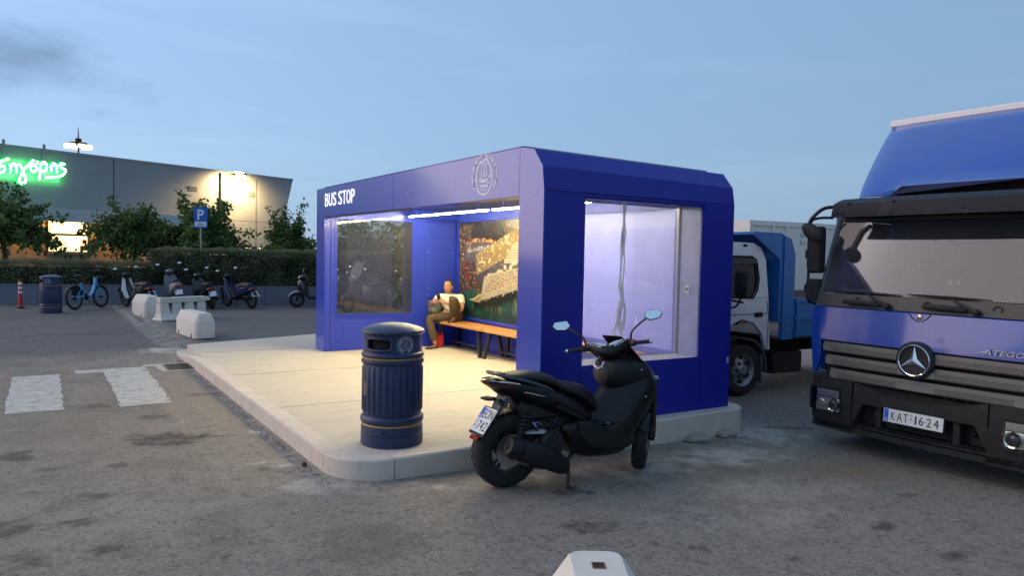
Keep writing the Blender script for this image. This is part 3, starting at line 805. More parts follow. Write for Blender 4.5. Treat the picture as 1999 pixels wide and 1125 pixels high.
# --- poster: night view of a harbour with a cruise ship (flat print, painted per vertex)
def poster():
    import colorsys
    Wp, Hp = 2.525, 1.60      # metres; u to the right (towards -y), v up
    nu, nv = 380, 240
    rnd = random.Random(3)
    hsh = {}
    def hn(i, j, k=0):
        q = (i * 73856093) ^ (j * 19349663) ^ (k * 83492791)
        q = (q ^ (q >> 13)) * 1274126177 & 0xffffffff
        return ((q ^ (q >> 16)) & 0xffff) / 65535
    def vn(x, y, k=0):
        i, j = math.floor(x), math.floor(y); fx, fy = x - i, y - j
        fx = fx * fx * (3 - 2 * fx); fy = fy * fy * (3 - 2 * fy)
        return lerp(lerp(hn(i, j, k), hn(i + 1, j, k), fx), lerp(hn(i, j + 1, k), hn(i + 1, j + 1, k), fx), fy)
    def mixc(a, b, t):
        t = min(1, max(0, t)); return tuple(lerp(p, q, t) for p, q in zip(a, b))
    def ss(a, b, x):
        t = min(1, max(0, (x - a) / (b - a))); return t * t * (3 - 2 * t)
    def colour(u, v):
        # u in metres from the left, v in 0..1 from the bottom
        n1 = vn(u * 9, v * 14, 1); n2 = vn(u * 30, v * 46, 2); n3 = vn(u * 70, v * 105, 3)
        water = mixc((.16, .15, .19), (.30, .27, .31), .5 * n1 + .5 * ss(.4, .75, v))
        water = mixc(water, (.05, .13, .12), ss(.42, .15, v) * .9)
        c = water
        # lights mirrored in the water
        st = vn(u * 26, v * 3.0, 7)
        if .55 < v < .80: c = mixc(c, (.85, .62, .36), ss(.72, .95, st) * ss(.58, .78, v) * .8)
        if v < .34: c = mixc(c, (.75, .62, .20), ss(.58, .9, vn(u * 20 + v * 8, v * 9, 8)) * ss(0, .25, v) * .8)
        if v < .3: c = mixc(c, (.05, .32, .26), ss(.5, .85, vn(u * 9, v * 16, 9)) * .7)
        # town on the hill across the bay and the left shore
        shore = .775 + .05 * vn(u * 3, 0, 4) - .03 * ss(.4, 2.2, u) + .06 * ss(1.0, 2.4, u)
        left = .30 * ss(1.35, .0, v * 1.0 + u * .9) if v > .38 else 0
        town = v > shore or (u < .10 + .10 * vn(v * 7, 1, 5) + .28 * ss(.80, .97, v)) or (v < .585 and v > .30 and u < .72 - (v - .30) * .9 + .1 * n1)
        if town:
            c = mixc((.045, .04, .038), (.17, .13, .09), n1)
            if v > .93: c = mixc(c, (.06, .055, .06), .7)
            hill = ss(.5, .65, vn(u * 3.2, v * 8, 6)) if v > shore else 0
            c = mixc(c, (.22, .20, .17), .5 * n2)
            c = mixc(c, (.03, .035, .03), hill * .7)
            lit = n3 * .6 + n2 * .4
            k = ss(.60, .80, lit) * (1 - .8 * hill) * (1 - .6 * ss(.9, 1.0, v))
            c = mixc(c, (1.0, .62, .22) if hn(int(u * 25), int(v * 40), 3) > .35 else (1.0, .86, .62), k)
            if v < .585 and hn(int(u * 14), int(v * 22), 11) > .86: c = mixc(c, (.6, .09, .08), .6)
        if abs(v - shore) < .02: c = mixc(c, (1.0, .55, .2), ss(.45, .8, n2))
        # yachts along the mole
        if .30 < u < 1.05 and abs(v - (.70 + .055 * (u - .3))) < .022: c = mixc(c, (.92, .88, .82), ss(.45, .7, n3))
        # quay under the ships
        q0 = .42 + .215 * (u - .5)
        if u > .60 and q0 < v < q0 + .22: 
            c = mixc(c, (.62, .45, .18), .75); c = mixc(c, (1, .9, .6), ss(.6, .85, n2))
        # second ship, upper right
        w2 = u - 1.48
        if w2 > 0 and u < 2.5:
            base2 = .58 + .03 * w2
            top2 = base2 + .05 + .15 * ss(0, .32, w2)
            if base2 < v < top2:
                k = (v - base2) / .2
                c = (.88, .80, .66) if int(k * 26) % 3 else (.60, .46, .26)
                if v < base2 + .035: c = (.80, .74, .64)
            if abs(w2 - .42) < .03 and top2 <= v < top2 + .06: c = (.8, .7, .5)
        # the big ship: bow at the lower left, lit decks rising to the right
        keel = .17 + .13 * max(0, u - .77) + .012 * ss(.6, .40, u)
        if keel - .12 < v < keel and u > .55: c = mixc(c, (.015, .025, .03), .8 * ss(keel - .12, keel - .03, v))
        if .40 < u <= .82:                                        # fore part
            topb = keel + .015 + .075 * ss(.40, .80, u)
            if keel < v < topb:
                c = mixc((.62, .56, .44), (.98, .86, .50), ss(.3, .8, n2))
                if v > topb - .018: c = (.95, .88, .70)
                elif v > topb - .06 and u > .52: c = mixc((.50, .33, .14), (.85, .55, .2), n2)
                elif v < keel + .02: c = (.55, .52, .47)
        if u > .76:
            hull = keel + .075 + .02 * max(0, u - .9)
            topb = .44 + .107 * (u - .86) + .012 * (vn(u * 10, 1, 12) - .5)
            frontx = .78 + .10 * max(0, (v - .25) / .2)
            if keel < v < hull:
                c = mixc((.60, .56, .50), (.88, .82, .70), n1)
                if v < keel + .022: c = (.05, .05, .06)
                if hn(int(u * 50), int((v - keel) * 90), 15) > .82: c = (1.0, .80, .40)
            elif hull <= v < topb and u > frontx:
                w = (v - hull) / (topb - hull) * 9; fr = w - math.floor(w)
                c = (.90, .86, .78) if fr < .45 else (.20, .18, .20)
                if fr >= .45 and hn(int(u * 55), int(w), 13) > .45: c = (1.0, .72, .32)
                if u < frontx + .10: c = mixc(c, (.92, .86, .72), .6)
                if int(w) == 1 and u > 1.2 and fr > .3: c = (1.0, .42, .10) if (u * 10) % 1 < .7 else (.95, .85, .6)
                if w > 8.2: c = mixc((.85, .80, .70), (1.0, .85, .45), ss(.4, .8, n2))
                c = mixc(c, (.45, .38, .30), .35 * n1)
            elif topb <= v < topb + .07 and u > .95:
                k = ss(.48, .72, vn(u * 12, v * 24, 14)); c = mixc(c, (1.0, .92, .66), k)
        return tuple(min(1, q) ** 1.25 * .46 for q in c)
    vs = []; fs = []; cs = []
    for j in range(nv + 1):
        for i in range(nu + 1):
            u = Wp * i / nu; v = j / nv
            vs.append((0, -u, v * Hp)); cs.append(colour(u, v))
    n = nu + 1
    for j in range(nv):
        for i in range(nu): fs.append((j * n + i, j * n + i + 1, (j + 1) * n + i + 1, (j + 1) * n + i))
    t = NT('poster_print')
    a = t.N.new('ShaderNodeAttribute'); a.attribute_name = 'print'
    t.set(Base_Color=a.outputs['Color'], Roughness=.28)
    m = MB(); m.v, m.f = vs, fs
    o = m.build('poster', t.m, sh, smooth=0, keep=True)
    att = o.data.color_attributes.new('print', 'FLOAT_COLOR', 'POINT')
    flat = []
    for c in cs: flat += [c[0], c[1], c[2], 1.0]
    att.data.foreach_set('color', flat)
    o.location = (BX - .008, 5.908, zz(.667))
    o['label'] = 'large glossy print of a harbour at night with a lit cruise ship'
poster()
# --- cables hanging in the near display case
M_CABLE = mat('pale_cable', (.88, .86, .80), .6, var=.15)
cb = thing('cable_bundle', 'pale tangled cables hanging inside the empty glazed end wall', 'cable', (1.06, .17, 2.26))
rnd = random.Random(11)
for k in range(4):
    pts = [(rnd.uniform(-.02, .02), rnd.uniform(-.02, .02), 0)]
    zend = [-1.1, -1.34, -.98, -1.2][k]
    for q in range(1, 9):
        pts.append((rnd.uniform(-.02, .02) + .01 * k, rnd.uniform(-.02, .02), zend * q / 8))
    MB().tube(smooth_pts(pts, 5), .007, 6).build('cable', M_CABLE, cb)
m = MB()
for k in range(5):
    a = rnd.uniform(0, 1); r = .055 + .012 * k
    m.tube([(.03 + r * .55 * cos(q * pi / 9) + .005 * k, .0 + .01 * k, -1.12 + r * 1.6 * sin(q * pi / 9 + a * .2)) for q in range(18)], .006, 5, closed=True)
m.build('coil', M_CABLE, cb)
for k, (dx, dz) in enumerate(((-.14, -1.38), (-.10, -1.28), (.08, -1.40), (-.05, -1.42))):
    MB().tube(smooth_pts([(0, .01 * k, -1.0), (dx * .3, .01 * k, -1.18), (dx, .02 * k, dz)], 5), .006, 5).build('cable_end', M_CABLE, cb)
# dark tie bundle at the top
MB().tube(smooth_pts([(.05, 0, 0), (.03, .02, -.2), (.0, .0, -.45)], 5), .009, 6).build('cable', mat('grey_cable', (.2, .2, .22), .6), cb)
# ================================================================== BLACK SCOOTER
def subd(o, lv=2):
    md = o.modifiers.new('s', 'SUBSURF'); md.levels = lv; md.render_levels = lv
    return o
def symloft(m, secs):
    rings = []
    for x, pts in secs:
        rings.append([(x, p[0], p[1]) for p in pts] + [(x, -p[0], p[1]) for p in reversed(pts)])
    return m.loft(rings)
M_BLK = mat('black_gloss_plastic', (.005, .005, .006), .34, var=.2, scale=5, spec=.35)
M_BLKM = mat('black_matt_plastic', (.009, .009, .0095), .55, spec=.35, var=.25, scale=14, bump=.08, bscale=120)
M_SEAT = mat('black_vinyl', (.010, .010, .0115), .5, spec=.4, var=.15, scale=20, bump=.2, bscale=160)
M_RUB = mat('tyre_rubber', (.016, .015, .014), .78, var=.35, scale=9, bump=.3, bscale=60, dirt=.4, dirtcol=(.07, .06, .05))
M_DMET = mat('dark_metal', (.05, .05, .052), .45, .8, var=.3, scale=18)
M_STEEL = mat('dull_steel', (.42, .41, .39), .38, .9, var=.25, scale=15, dirt=.4, dirtcol=(.12, .09, .06))
M_CHROME = mat('chrome', (.82, .82, .82), .12, 1.0, var=.05)
M_SILVER = mat('silver_panel', (.55, .57, .60), .3, .6, var=.08)
M_MIRROR = mat('mirror_glass', (.92, .93, .95), .03, 1.0, var=.01)
M_RED = mat('red_lens', (.32, .012, .012), .18, var=.1, coat=.6)
M_AMBER = mat('amber_lens', (.75, .22, .02), .2, var=.1, coat=.5)
M_PLATE = mat('plate_white', (.78, .78, .76), .4, var=.04, dirt=.12)
M_PBLUE = mat('plate_blue', (.02, .13, .60), .4, var=.05)
M_INK = mat('plate_ink', (.012, .012, .014), .5, var=.02)
def wheel(R, w, M, parent, rim_r, spokes=5, rim_m=None, disc=True, nm='wheel', tread=True):
    """wheel about local y axis at the origin of M"""
    m = MB(M); pr = []
    for k in range(13):
        a = pi * k / 12
        pr.append((R - w * .42 + w * .42 * sin(a) ** .7, -w / 2 * cos(a)))
    prof = [(rim_r, -w * .40)] + pr + [(rim_r, w * .40)]
    m.lathe(prof, 40, axis='y'); m.lathe([(rim_r, -w * .40), (rim_r - .003, 0), (rim_r, w * .40)], 40, axis='y')
    ty = m.build('tyre', M_RUB, parent, 40)
    m = MB(M); m.lathe([(rim_r - .001, -w * .40), (rim_r + .012, -w * .41), (rim_r + .012, -w * .37), (rim_r - .022, -w * .34), (rim_r - .03, 0), (rim_r - .022, w * .34), (rim_r + .012, w * .37), (rim_r + .012, w * .41), (rim_r - .001, w * .40)], 40, axis='y')
    for k in range(spokes):
        a = 2 * pi * k / spokes + .3
        for da in (-.17, .17):
            c1 = (.045 * cos(a), 0, .045 * sin(a)); c2 = ((rim_r - .02) * cos(a + da), 0, (rim_r - .02) * sin(a + da))
            m.tube([c1, c2], [.016, .010], 6)
    m.lathe([(.001, -w * .42), (.03, -w * .42), (.05, -w * .25), (.05, w * .25), (.03, w * .42), (.001, w * .42)], 20, axis='y')
    m.build('rim', rim_m or M_DMET, parent, 40)
    if disc:
        MB(M).lathe([(.06, -w * .46), (rim_r * .72, -w * .46), (rim_r * .72, -w * .43), (.06, -w * .43), (.06, -w * .46)], 28, axis='y').build('brake_disc', M_STEEL, parent, 40)
    if tread:
        m = MB(M)
        for k in range(22):
            for s in (-1, 1):
                a0 = 2 * pi * k / 22 + (.07 if s > 0 else 0); P = []
                for q in range(5):
                    t = q / 4; ph = .06 + .30 * t
                    rr = R - w * .42 + w * .42 * cos(ph * pi) ** .7 + .0006 if cos(ph * pi) > 0 else R
                    a = a0 + .22 * t
                    P.append((rr * cos(a), s * w / 2 * sin(ph * pi), rr * sin(a)))
                m.tube(P, .0028, 4)
        tag(m.build('tread_groove', mat('groove_black', (.004, .004, .004), .9), parent), kind='stuff')
    return ty
def plate_text(m_, parent, M, s, x, y, w, h):
    vs, fs = fit_text(s, w, h, .0015, .0)
    m = MB(M); m.add([(v[0] + x, v[1] + y, v[2] + .0035) for v in vs], fs); m.build('plate_lettering', m_, parent, smooth=0)

sc = thing('scooter', 'big black scooter parked beside the shelter pad, plate EON 742', 'scooter', (-.794, -.703, -.033))
sc.rotation_euler = (0, rad(1.55), rad(-1.1))
# --- rear wheel, swing arm, engine, exhaust
wheel(.285, .15, T(0, 0, .285), sc, .175, 5)
m = MB(); m.tube([(0, .11, .285), (.2, .13, .29), (.42, .12, .30)], [.045, .075, .085], 10); m.build('gearbox', M_DMET, sc)
m = MB(); m.box((-.05, .09, .22), (.40, .17, .40), .04); m.build('belt_cover', M_BLKM, sc)
m = MB(); m.tube([(.30, -.05, .33), (.30, -.17, .33)], .115, 20); m.tube([(.30, -.165, .33), (.30, -.19, .33)], [.10, .085], 20)
m.tube([(.38, 0, .32), (.60, 0, .36)], [.10, .07], 12); m.build('engine', M_DMET, sc)
m = MB()
for k in range(10):
    a = 2 * pi * k / 10; m.tube([(.30 + .03 * cos(a), -.192, .33 + .03 * sin(a)), (.30 + .08 * cos(a + .5), -.189, .33 + .08 * sin(a + .5))], .005, 5)
m.build('fan_cover', M_BLKM, sc)
m = MB(); m.tube([(0, -.07, .285), (.06, -.12, .27), (.20, -.12, .25), (.30, -.11, .26)], [.05, .055, .05, .04], 12); m.tube([(.02, -.125, .24), (.12, -.135, .20)], [.035, .03], 10); m.build('swing_arm', M_STEEL, sc)
m = MB(); m.tube([(.10, -.10, .42), (.22, -.13, .43), (.32, -.12, .40)], [.02, .045, .03], 10, flat=.6); m.build('engine_cowl', M_SILVER, sc)
m = MB(); m.tube([(-.125, -.215, .372), (-.12, -.215, .37), (-.10, -.215, .362), (.02, -.212, .318), (.16, -.208, .265), (.27, -.20, .215), (.34, -.18, .18)], [.045, .066, .076, .083, .080, .055, .03], 20); ex = m.build('muffler', M_BLKM, sc)
MB().tube([(-.133, -.215, .378), (-.124, -.215, .373)], [.026, .03], 14).build('tail_pipe', M_DMET, ex)
MB().tube([(-.135, -.215, .379), (-.126, -.215, .3745)], [.016, .016], 12).build('outlet', mat('soot', (.003, .003, .003), .9), ex)
m = MB(); m.tube(smooth_pts([(-.03, -.282, .335), (.10, -.280, .29), (.22, -.262, .25), (.38, -.225, .17), (.43, -.20, .15)], 3), [.03, .045, .052, .055, .055, .055, .05, .05, .045, .04, .035, .03, .02], 8, flat=1.6).build('heat_shield', M_BLKM, ex)
for p in ((.0, -.302, .36), (.13, -.303, .32), (.18, -.296, .22)): MB().ell(p, (.009, .006, .009), 8, 5).build('bolt', M_CHROME, ex)
MB().tube(smooth_pts([(.40, -.17, .16), (.50, -.12, .18), (.60, -.04, .26), (.62, 0, .34)], 4), .02, 8).build('exhaust_pipe', M_STEEL, sc)
for s in (-1, 1):
    m = MB(); m.tube([(.012, s * .15, .385), (.035, s * .148, .46)], .022, 10); m.tube([(.035, s * .148, .46), (.085, s * .14, .63)], .010, 8)
    sk = m.build('shock_absorber', M_BLKM, sc)
    m = MB(); P = []
    for k in range(70):
        t = k / 69; a = 2 * pi * 7 * t; P.append((.025 + .06 * t + .026 * cos(a), s * (.149 - .008 * t) + .026 * sin(a), .43 + .19 * t))
    m.tube(P, .0055, 5).build('spring', M_DMET if s < 0 else M_STEEL, sk)
# hugger, number plate
m = MB(); rings = []
for k in range(9):
    a = rad(130 - 11 * k); r = .305
    rings.append([(r * cos(a), -.07, .285 + r * sin(a) - .012), (r * cos(a) * 1.02, 0, .285 + r * sin(a) * 1.03), (r * cos(a), .07, .285 + r * sin(a) - .012), (r * cos(a) * .97, 0, .285 + r * sin(a) * .985)])
m.loft(rings); m.build('hugger', M_BLKM, sc, 60)
m = MB(); symloft(m, [(-.215, [(.03, .43), (.035, .43), (.035, .445), (.03, .445)]), (-.155, [(.04, .50), (.05, .50), (.05, .52), (.04, .52)]), (-.085, [(.05, .60), (.06, .60), (.06, .655), (.05, .655)]), (-.02, [(.05, .66), (.07, .67), (.08, .74), (.05, .76)])])
m.build('plate_arm', mat('grey_plastic', (.10, .10, .105), .5), sc)
tilt = atan2(.125, .18)
MP = T(-.262, .10, .435) @ RY(0) @ Matrix(((0, sin(tilt), -cos(tilt), 0), (-1, 0, 0, 0), (0, cos(tilt), sin(tilt), 0), (0, 0, 0, 1)))
m = MB(MP); m.prism(rrect(-.008, -.022, .208, .213, .012, 3), -.008, -.001, 'xy'); ph = m.build('plate_frame', M_BLKM, sc, 30)
m = MB(MP); m.prism(rrect(0, 0, .20, .205, .008, 3), -.001, .003, 'xy'); pl = m.build('number_plate', M_PLATE, sc, 30)
MB(MP).prism(rrect(.004, .108, .045, .200, .004, 2), .0031, .0034, 'xy').build('plate_band', M_PBLUE, pl, 30)
plate_text(M_PLATE, pl, MP, 'GR', .009, .116, .031, .022)
plate_text(M_INK, pl, MP, 'EON', .055, .115, .135, .075)
plate_text(M_INK, pl, MP, '742', .058, .018, .130, .075)
m = MB(MP); m.lathe([(.011, .0031), (.014, .0031)], 14, c=(.028, .078, 0)); m.add([(.02, .04, .0032), (.035, .04, .0032), (.035, .055, .0032), (.02, .055, .0032)], [(0, 1, 2, 3)]); m.build('plate_mark', M_INK, pl, smooth=0)
MB(MP).box((.045, -.06, -.012), (.155, -.025, 0), .004).build('rear_reflector', M_RED, sc)
for s in (-1, 1):
    m = MB(); m.tube([(-.10, s * .04, .665), (-.125, s * .10, .66), (-.15, s * .155, .655)], [.022, .03, .012], 8, flat=.7); m.build('turn_signal', M_BLKM, sc)
# --- tail, seat, grab rail, lamp
m = MB(); symloft(m, [(-.205, [(.02, .80), (.045, .805), (.05, .822), (.02, .832)]), (-.10, [(.03, .70), (.10, .735), (.125, .80), (.06, .835)]), (.05, [(.05, .64), (.14, .70), (.16, .79), (.09, .82)]), (.25, [(.06, .56), (.17, .63), (.185, .735), (.11, .79)]),
                      (.45, [(.07, .50), (.18, .56), (.19, .655), (.12, .74)]), (.62, [(.06, .44), (.17, .48), (.17, .57), (.10, .64)]), (.76, [(.04, .42), (.12, .44), (.12, .50), (.07, .53)])])
subd(m.build('tail_cowl', M_BLK, sc, 60))
m = MB(); symloft(m, [(-.06, [(.04, .823), (.10, .83), (.09, .852), (.03, .862)]), (.08, [(.06, .82), (.145, .825), (.13, .868), (.05, .878)]), (.24, [(.06, .79), (.155, .80), (.14, .855), (.05, .872)]), (.33, [(.06, .76), (.16, .77), (.145, .838), (.05, .856)]),
                      (.39, [(.06, .72), (.168, .73), (.155, .778), (.05, .794)]), (.55, [(.06, .66), (.175, .68), (.16, .755), (.05, .778)]), (.66, [(.06, .60), (.16, .62), (.14, .725), (.05, .762)]), (.76, [(.05, .53), (.125, .55), (.105, .64), (.04, .68)]), (.81, [(.04, .50), (.085, .52), (.075, .57), (.03, .60)])])
subd(m.build('seat', M_SEAT, sc, 60))
m = MB(); P = [(-.12, 0, .866), (-.15, .07, .868), (-.09, .135, .855), (.06, .185, .822), (.20, .20, .776), (.27, .185, .745)]
for s in (1, -1): m.tube(smooth_pts([(x, y * s, z) for x, y, z in P], 4), [.012] * 21, 8, flat=1.0)
m.build('grab_rail', mat('rail_grey', (.06, .062, .066), .4, .3), sc)
m = MB(); m.box((-.17, -.05, .858), (-.06, .05, .872), .006); m.build('rear_rack', M_BLKM, sc)
m = MB(); symloft(m, [(-.212, [(.02, .79), (.06, .795), (.065, .81), (.02, .815)]), (-.16, [(.02, .755), (.098, .77), (.103, .80), (.03, .80)]), (-.09, [(.02, .755), (.130, .77), (.135, .795), (.03, .80)]), (-.03, [(.02, .76), (.148, .775), (.150, .785), (.03, .79)])])
m.build('tail_lamp', mat('dark_red_lens', (.07, .006, .007), .2, var=.1, coat=.3), sc, 60)
for s in (-1, 1):
    MB().tube([(-.20, s * .062, .822), (-.10, s * .128, .815), (0, s * .158, .80)], .006, 6).build('lamp_trim', M_CHROME, sc)
    MB().tube(smooth_pts([(.03, s * .170, .742), (.09, s * .177, .732), (.15, s * .182, .716), (.21, s * .186, .704)], 3), [.002, .005, .003, .005, .003, .005, .004, .003, .003, .002], 5).build('side_badge', M_SILVER, sc)
    m = MB(); m.add([(.30, s * .19, .62), (.58, s * .192, .50), (.60, s * .193, .52), (.33, s * .193, .645)], [(0, 1, 2, 3)]); m.build('crease', M_BLKM, sc, smooth=0)
# frame and dark machinery between seat and engine
m = MB(); m.box((.05, -.10, .50), (.62, .10, .66), .03); m.box((.34, -.13, .30), (.62, .13, .52), .03); m.tube([(.10, -.06, .50), (.30, -.06, .52), (.45, -.10, .42)], .025, 8); m.build('frame', mat('frame_black', (.01, .01, .01), .6, var=.3), sc)
m = MB()
for k in range(8):
    a = random.uniform(0, 6); m.tube(smooth_pts([(.12 + .03 * k, -.12, .50 + .02 * sin(a)), (.2 + .03 * k, -.15, .44 + .03 * cos(a)), (.30 + .02 * k, -.14, .50)], 4), .006, 5)
m.build('hoses', M_BLKM, sc)
# --- main fairing
m = MB(); symloft(m, [(.37, [(.13, .39), (.19, .395), (.215, .43), (.21, .47), (.12, .50), (.05, .51)]), (.50, [(.10, .24), (.185, .25), (.23, .40), (.222, .505), (.13, .50), (.05, .53)]), (.60, [(.10, .19), (.19, .205), (.24, .37), (.228, .50), (.13, .47), (.06, .55)]), (.74, [(.10, .18), (.20, .195), (.248, .36), (.232, .45), (.13, .46), (.07, .58)]),
                      (.90, [(.10, .17), (.20, .19), (.248, .36), (.236, .48), (.14, .54), (.08, .73)]), (1.03, [(.10, .18), (.19, .21), (.245, .43), (.242, .62), (.18, .74), (.09, .86)]), (1.15, [(.09, .29), (.16, .33), (.235, .53), (.24, .72), (.19, .86), (.09, .93)]),
                      (1.26, [(.07, .44), (.13, .47), (.205, .60), (.212, .76), (.16, .87), (.07, .92)]), (1.36, [(.05, .56), (.09, .58), (.15, .66), (.155, .76), (.11, .84), (.05, .87)]), (1.42, [(.03, .63), (.05, .64), (.08, .68), (.085, .74), (.06, .79), (.03, .81)])])
subd(m.build('fairing', M_BLK, sc, 60))
# leg shield and glove box behind the steering head
m = MB(); symloft(m, [(.865, [(.04, .76), (.085, .78), (.10, .84), (.09, .90), (.05, .925)]), (.92, [(.05, .70), (.14, .75), (.175, .84), (.155, .925), (.06, .95)]), (1.05, [(.06, .66), (.19, .75), (.22, .86), (.18, .955), (.07, .98)]), (1.2, [(.06, .70), (.20, .77), (.215, .86), (.165, .94), (.06, .965)]), (1.33, [(.05, .74), (.14, .78), (.155, .83), (.10, .89), (.04, .905)])])
subd(m.build('leg_shield', M_BLKM, sc, 60))
m = MB(); symloft(m, [(.845, [(.03, .79), (.06, .80), (.07, .85), (.055, .895), (.02, .905)]), (.875, [(.04, .75), (.085, .77), (.095, .84), (.075, .905), (.03, .918)])]); gb = m.build('glove_box', mat('brownish_black', (.035, .030, .030), .55), sc, 60)
m = MB(); m.tube([(.856, -.055, .93), (.842, -.05, .885), (.838, 0, .868), (.842, .05, .885), (.856, .055, .93)], .010, 6); m.build('glove_box_trim', M_SILVER, gb)
MB().ell((.845, 0, .91), (.012, .02, .016), 10, 6).build('ignition_switch', M_DMET, sc)
for s in (-1, 1):      # facets and seams of the side panel
    MB().tube(smooth_pts([(.60, s * .230, .515), (.80, s * .246, .40), (.95, s * .25, .34), (1.10, s * .243, .46), (1.22, s * .226, .60)], 4), .004, 5).build('panel_seam', M_BLKM, sc)
    m = MB(); rings = []
    for x, z0, z1, y in ((.50, .40, .50, .232), (.62, .30, .50, .243), (.80, .27, .43, .250), (.98, .26, .36, .251), (1.06, .30, .36, .243)):
        rings.append([(x, s * (y - .02), z0), (x, s * (y + .006), z0 + .01), (x, s * (y + .006), z1 - .02), (x, s * (y - .02), z1)])
    m.loft(rings); m.build('side_panel', M_BLKM, sc, 40)
    MB().box((.60, s * .19 - .045, .462), (.92, s * .19 + .045, .474), .004).build('footboard', M_BLKM, sc)
    for p in ((1.10, .88), (1.16, .66), (.78, .47), (.63, .35)): MB().ell((p[0], s * .236, p[1]), (.006, .006, .006), 6, 5).build('screw', M_CHROME, sc)
    m = MB(); symloft(MB(), [(0, [(.1, .1), (.2, .2)])]) if False else None
    MB().tube([(1.28, s * .15, .80), (1.36, s * .13, .79), (1.41, s * .07, .76)], [.02, .026, .01], 8, flat=.7).build('headlight', mat('lamp_glass', (.35, .37, .40), .08, .3, var=.05), sc)
# windscreen
m = MB(); rows = []
for k in range(5):
    t = k / 4; x = lerp(1.30, 1.05, t); z = lerp(.88, 1.13, t) ; hw = lerp(.175, .135, t)
    rows.append([(x - .07 * (abs(q) / 3) ** 2, hw * q / 3, z - .015 * (abs(q) / 3) ** 3 * (1 if k == 4 else 0)) for q in range(-3, 4)] + [(x - .006 - .07 * (abs(q) / 3) ** 2, hw * q / 3 * .99, z - .004) for q in range(3, -4, -1)])
m.loft(rows); m.build('windscreen', mat('smoked_screen', (.006, .006, .007), .12, var=.05), sc, 50)
# --- steering: bars, cowl, mirrors, fork, front wheel, all turned to the left
RK = rad(15); AX = Vector((-sin(RK), 0, cos(RK)))
MS = T(.94, 0, 1.05) @ Matrix.Rotation(rad(46), 4, AX)
m = MB(MS); m.tube(smooth_pts([(0, .215, .0), (-.005, .14, .005), (-.02, .07, -.03), (-.03, 0, -.05), (-.02, -.07, -.03), (-.005, -.14, .005), (0, -.215, 0)], 4), [.022, .026, .03, .034, .038, .04, .044, .048, .052, .055, .058, .06, .062, .06, .058, .055, .052, .048, .044, .04, .038, .034, .03, .026, .022], 10); m.build('handlebar_cowl', M_BLK, sc, 60)
for s in (-1, 1):
    m = MB(MS); m.loft([[(-.075, s * .012, -.025), (-.045, s * .012, .018), (-.040, s * .012, .014), (-.07, s * .012, -.03)], [(-.065, s * .06, -.005), (-.03, s * .06, .035), (-.025, s * .06, .03), (-.06, s * .06, -.01)], [(-.04, s * .15, .03), (-.01, s * .15, .045), (-.01, s * .15, .04), (-.035, s * .15, .025)]]); m.build('cowl_trim', M_SILVER, sc, 50)
    MB(MS).cyl((0, s * .21, 0), (-.01, s * .335, -.003), .0165, 14).build('grip', M_RUB, sc)
    MB(MS).cyl((-.01, s * .336, -.003), (-.011, s * .358, -.004), .018, 14, .015).build('bar_end', M_CHROME, sc)
    MB(MS).box((-.03, s * .195 - .028, -.025), (.03, s * .195 + .028, .028), .01).build('switch_pod', M_BLKM, sc)
    MB(MS).tube(smooth_pts([(.03, s * .19, -.005), (.065, s * .25, -.01), (.055, s * .34, -.012)], 4), [.007] * 9, 6).build('brake_lever', M_SILVER if s > 0 else M_BLKM, sc)
    MB(MS).tube(smooth_pts([(.015, s * .185, .02), (.02, s * .20, .09), (.05, s * .27, .15), (.085, s * .325, .185)], 4), [.008] * 13, 7).build('mirror_stem', M_BLKM, sc)
    # mirror head: shallow six-sided shell with the glass facing the rider
    MM = MS @ T(.10, s * .385, .215) @ RZ(rad(16 if s > 0 else 8)) @ RY(rad(20 if s > 0 else 12))
    hexa = [(-.075, -.012), (-.03, -.045), (.05, -.035), (.078, .005), (.055, .038), (-.055, .040)]
    hexa = [(y * s, z) for y, z in hexa]
    m = MB(MM); m.loft([[(.0, y, z) for y, z in hexa], [(.014, y * 1.04, z * 1.06) for y, z in hexa], [(.04, y * .7, z * .6) for y, z in hexa]]); mh = m.build('mirror_shell', M_BLKM, sc, 40)
    m = MB(MM); m.prism([(y * .93, z * .92) for y, z in hexa], -.0025, -.0005, 'yz'); m.build('mirror_glass', M_MIRROR, mh, smooth=0)
MB(MS).box((-.036, -.215, -.005), (-.028, -.180, .024), .003).build('start_switch', M_RED, sc)
MB(MS).box((-.01, -.07, -.16), (.06, .07, -.03), .025).build('bar_stem', M_BLKM, sc)
MB(MS).tube(smooth_pts([(.02, -.17, -.01), (.06, -.10, -.10), (.05, -.03, -.2)], 4), .006, 6).build('cable', M_BLKM, sc)
MB(MS).tube(smooth_pts([(.02, .17, -.01), (.06, .10, -.09), (.05, .03, -.2)], 4), .006, 6).build('cable', M_BLKM, sc)
WC = Vector((1.345, .0, .262))
MW = T(*WC) @ RZ(rad(44)) @ RX(rad(3))
wheel(.262, .118, MW, sc, .165, 5)
for s in (-1, 1):
    MB(MW).tube([(0, s * .085, 0), (-.02, s * .085, .06), (-.115, s * .075, .40)], [.03, .028, .022], 12).build('fork_leg', M_DMET, sc)
    MB(MW).box((.012, s * .108 - .004, .05), (.034, s * .108 + .004, .14), .003).build('side_reflector', M_AMBER, sc)
MB(MW).cyl((0, -.125, 0), (0, .125, 0), .011, 10).build('axle', M_CHROME, sc)
MB(MW).box((-.085, -.10, .02), (-.03, -.062, .12), .012).build('brake_caliper', M_DMET, sc)
m = MB(MW); rings = []
for k in range(10):
    a = rad(40 + 13 * k); r = .285
    rings.append([(r * cos(a), -.068, r * sin(a) - .015), (r * cos(a) * 1.03, -.035, r * sin(a) * 1.03), (r * cos(a) * 1.04, .035, r * sin(a) * 1.04), (r * cos(a), .068, r * sin(a) - .015), (r * cos(a) * .985, 0, r * sin(a) * .985)])
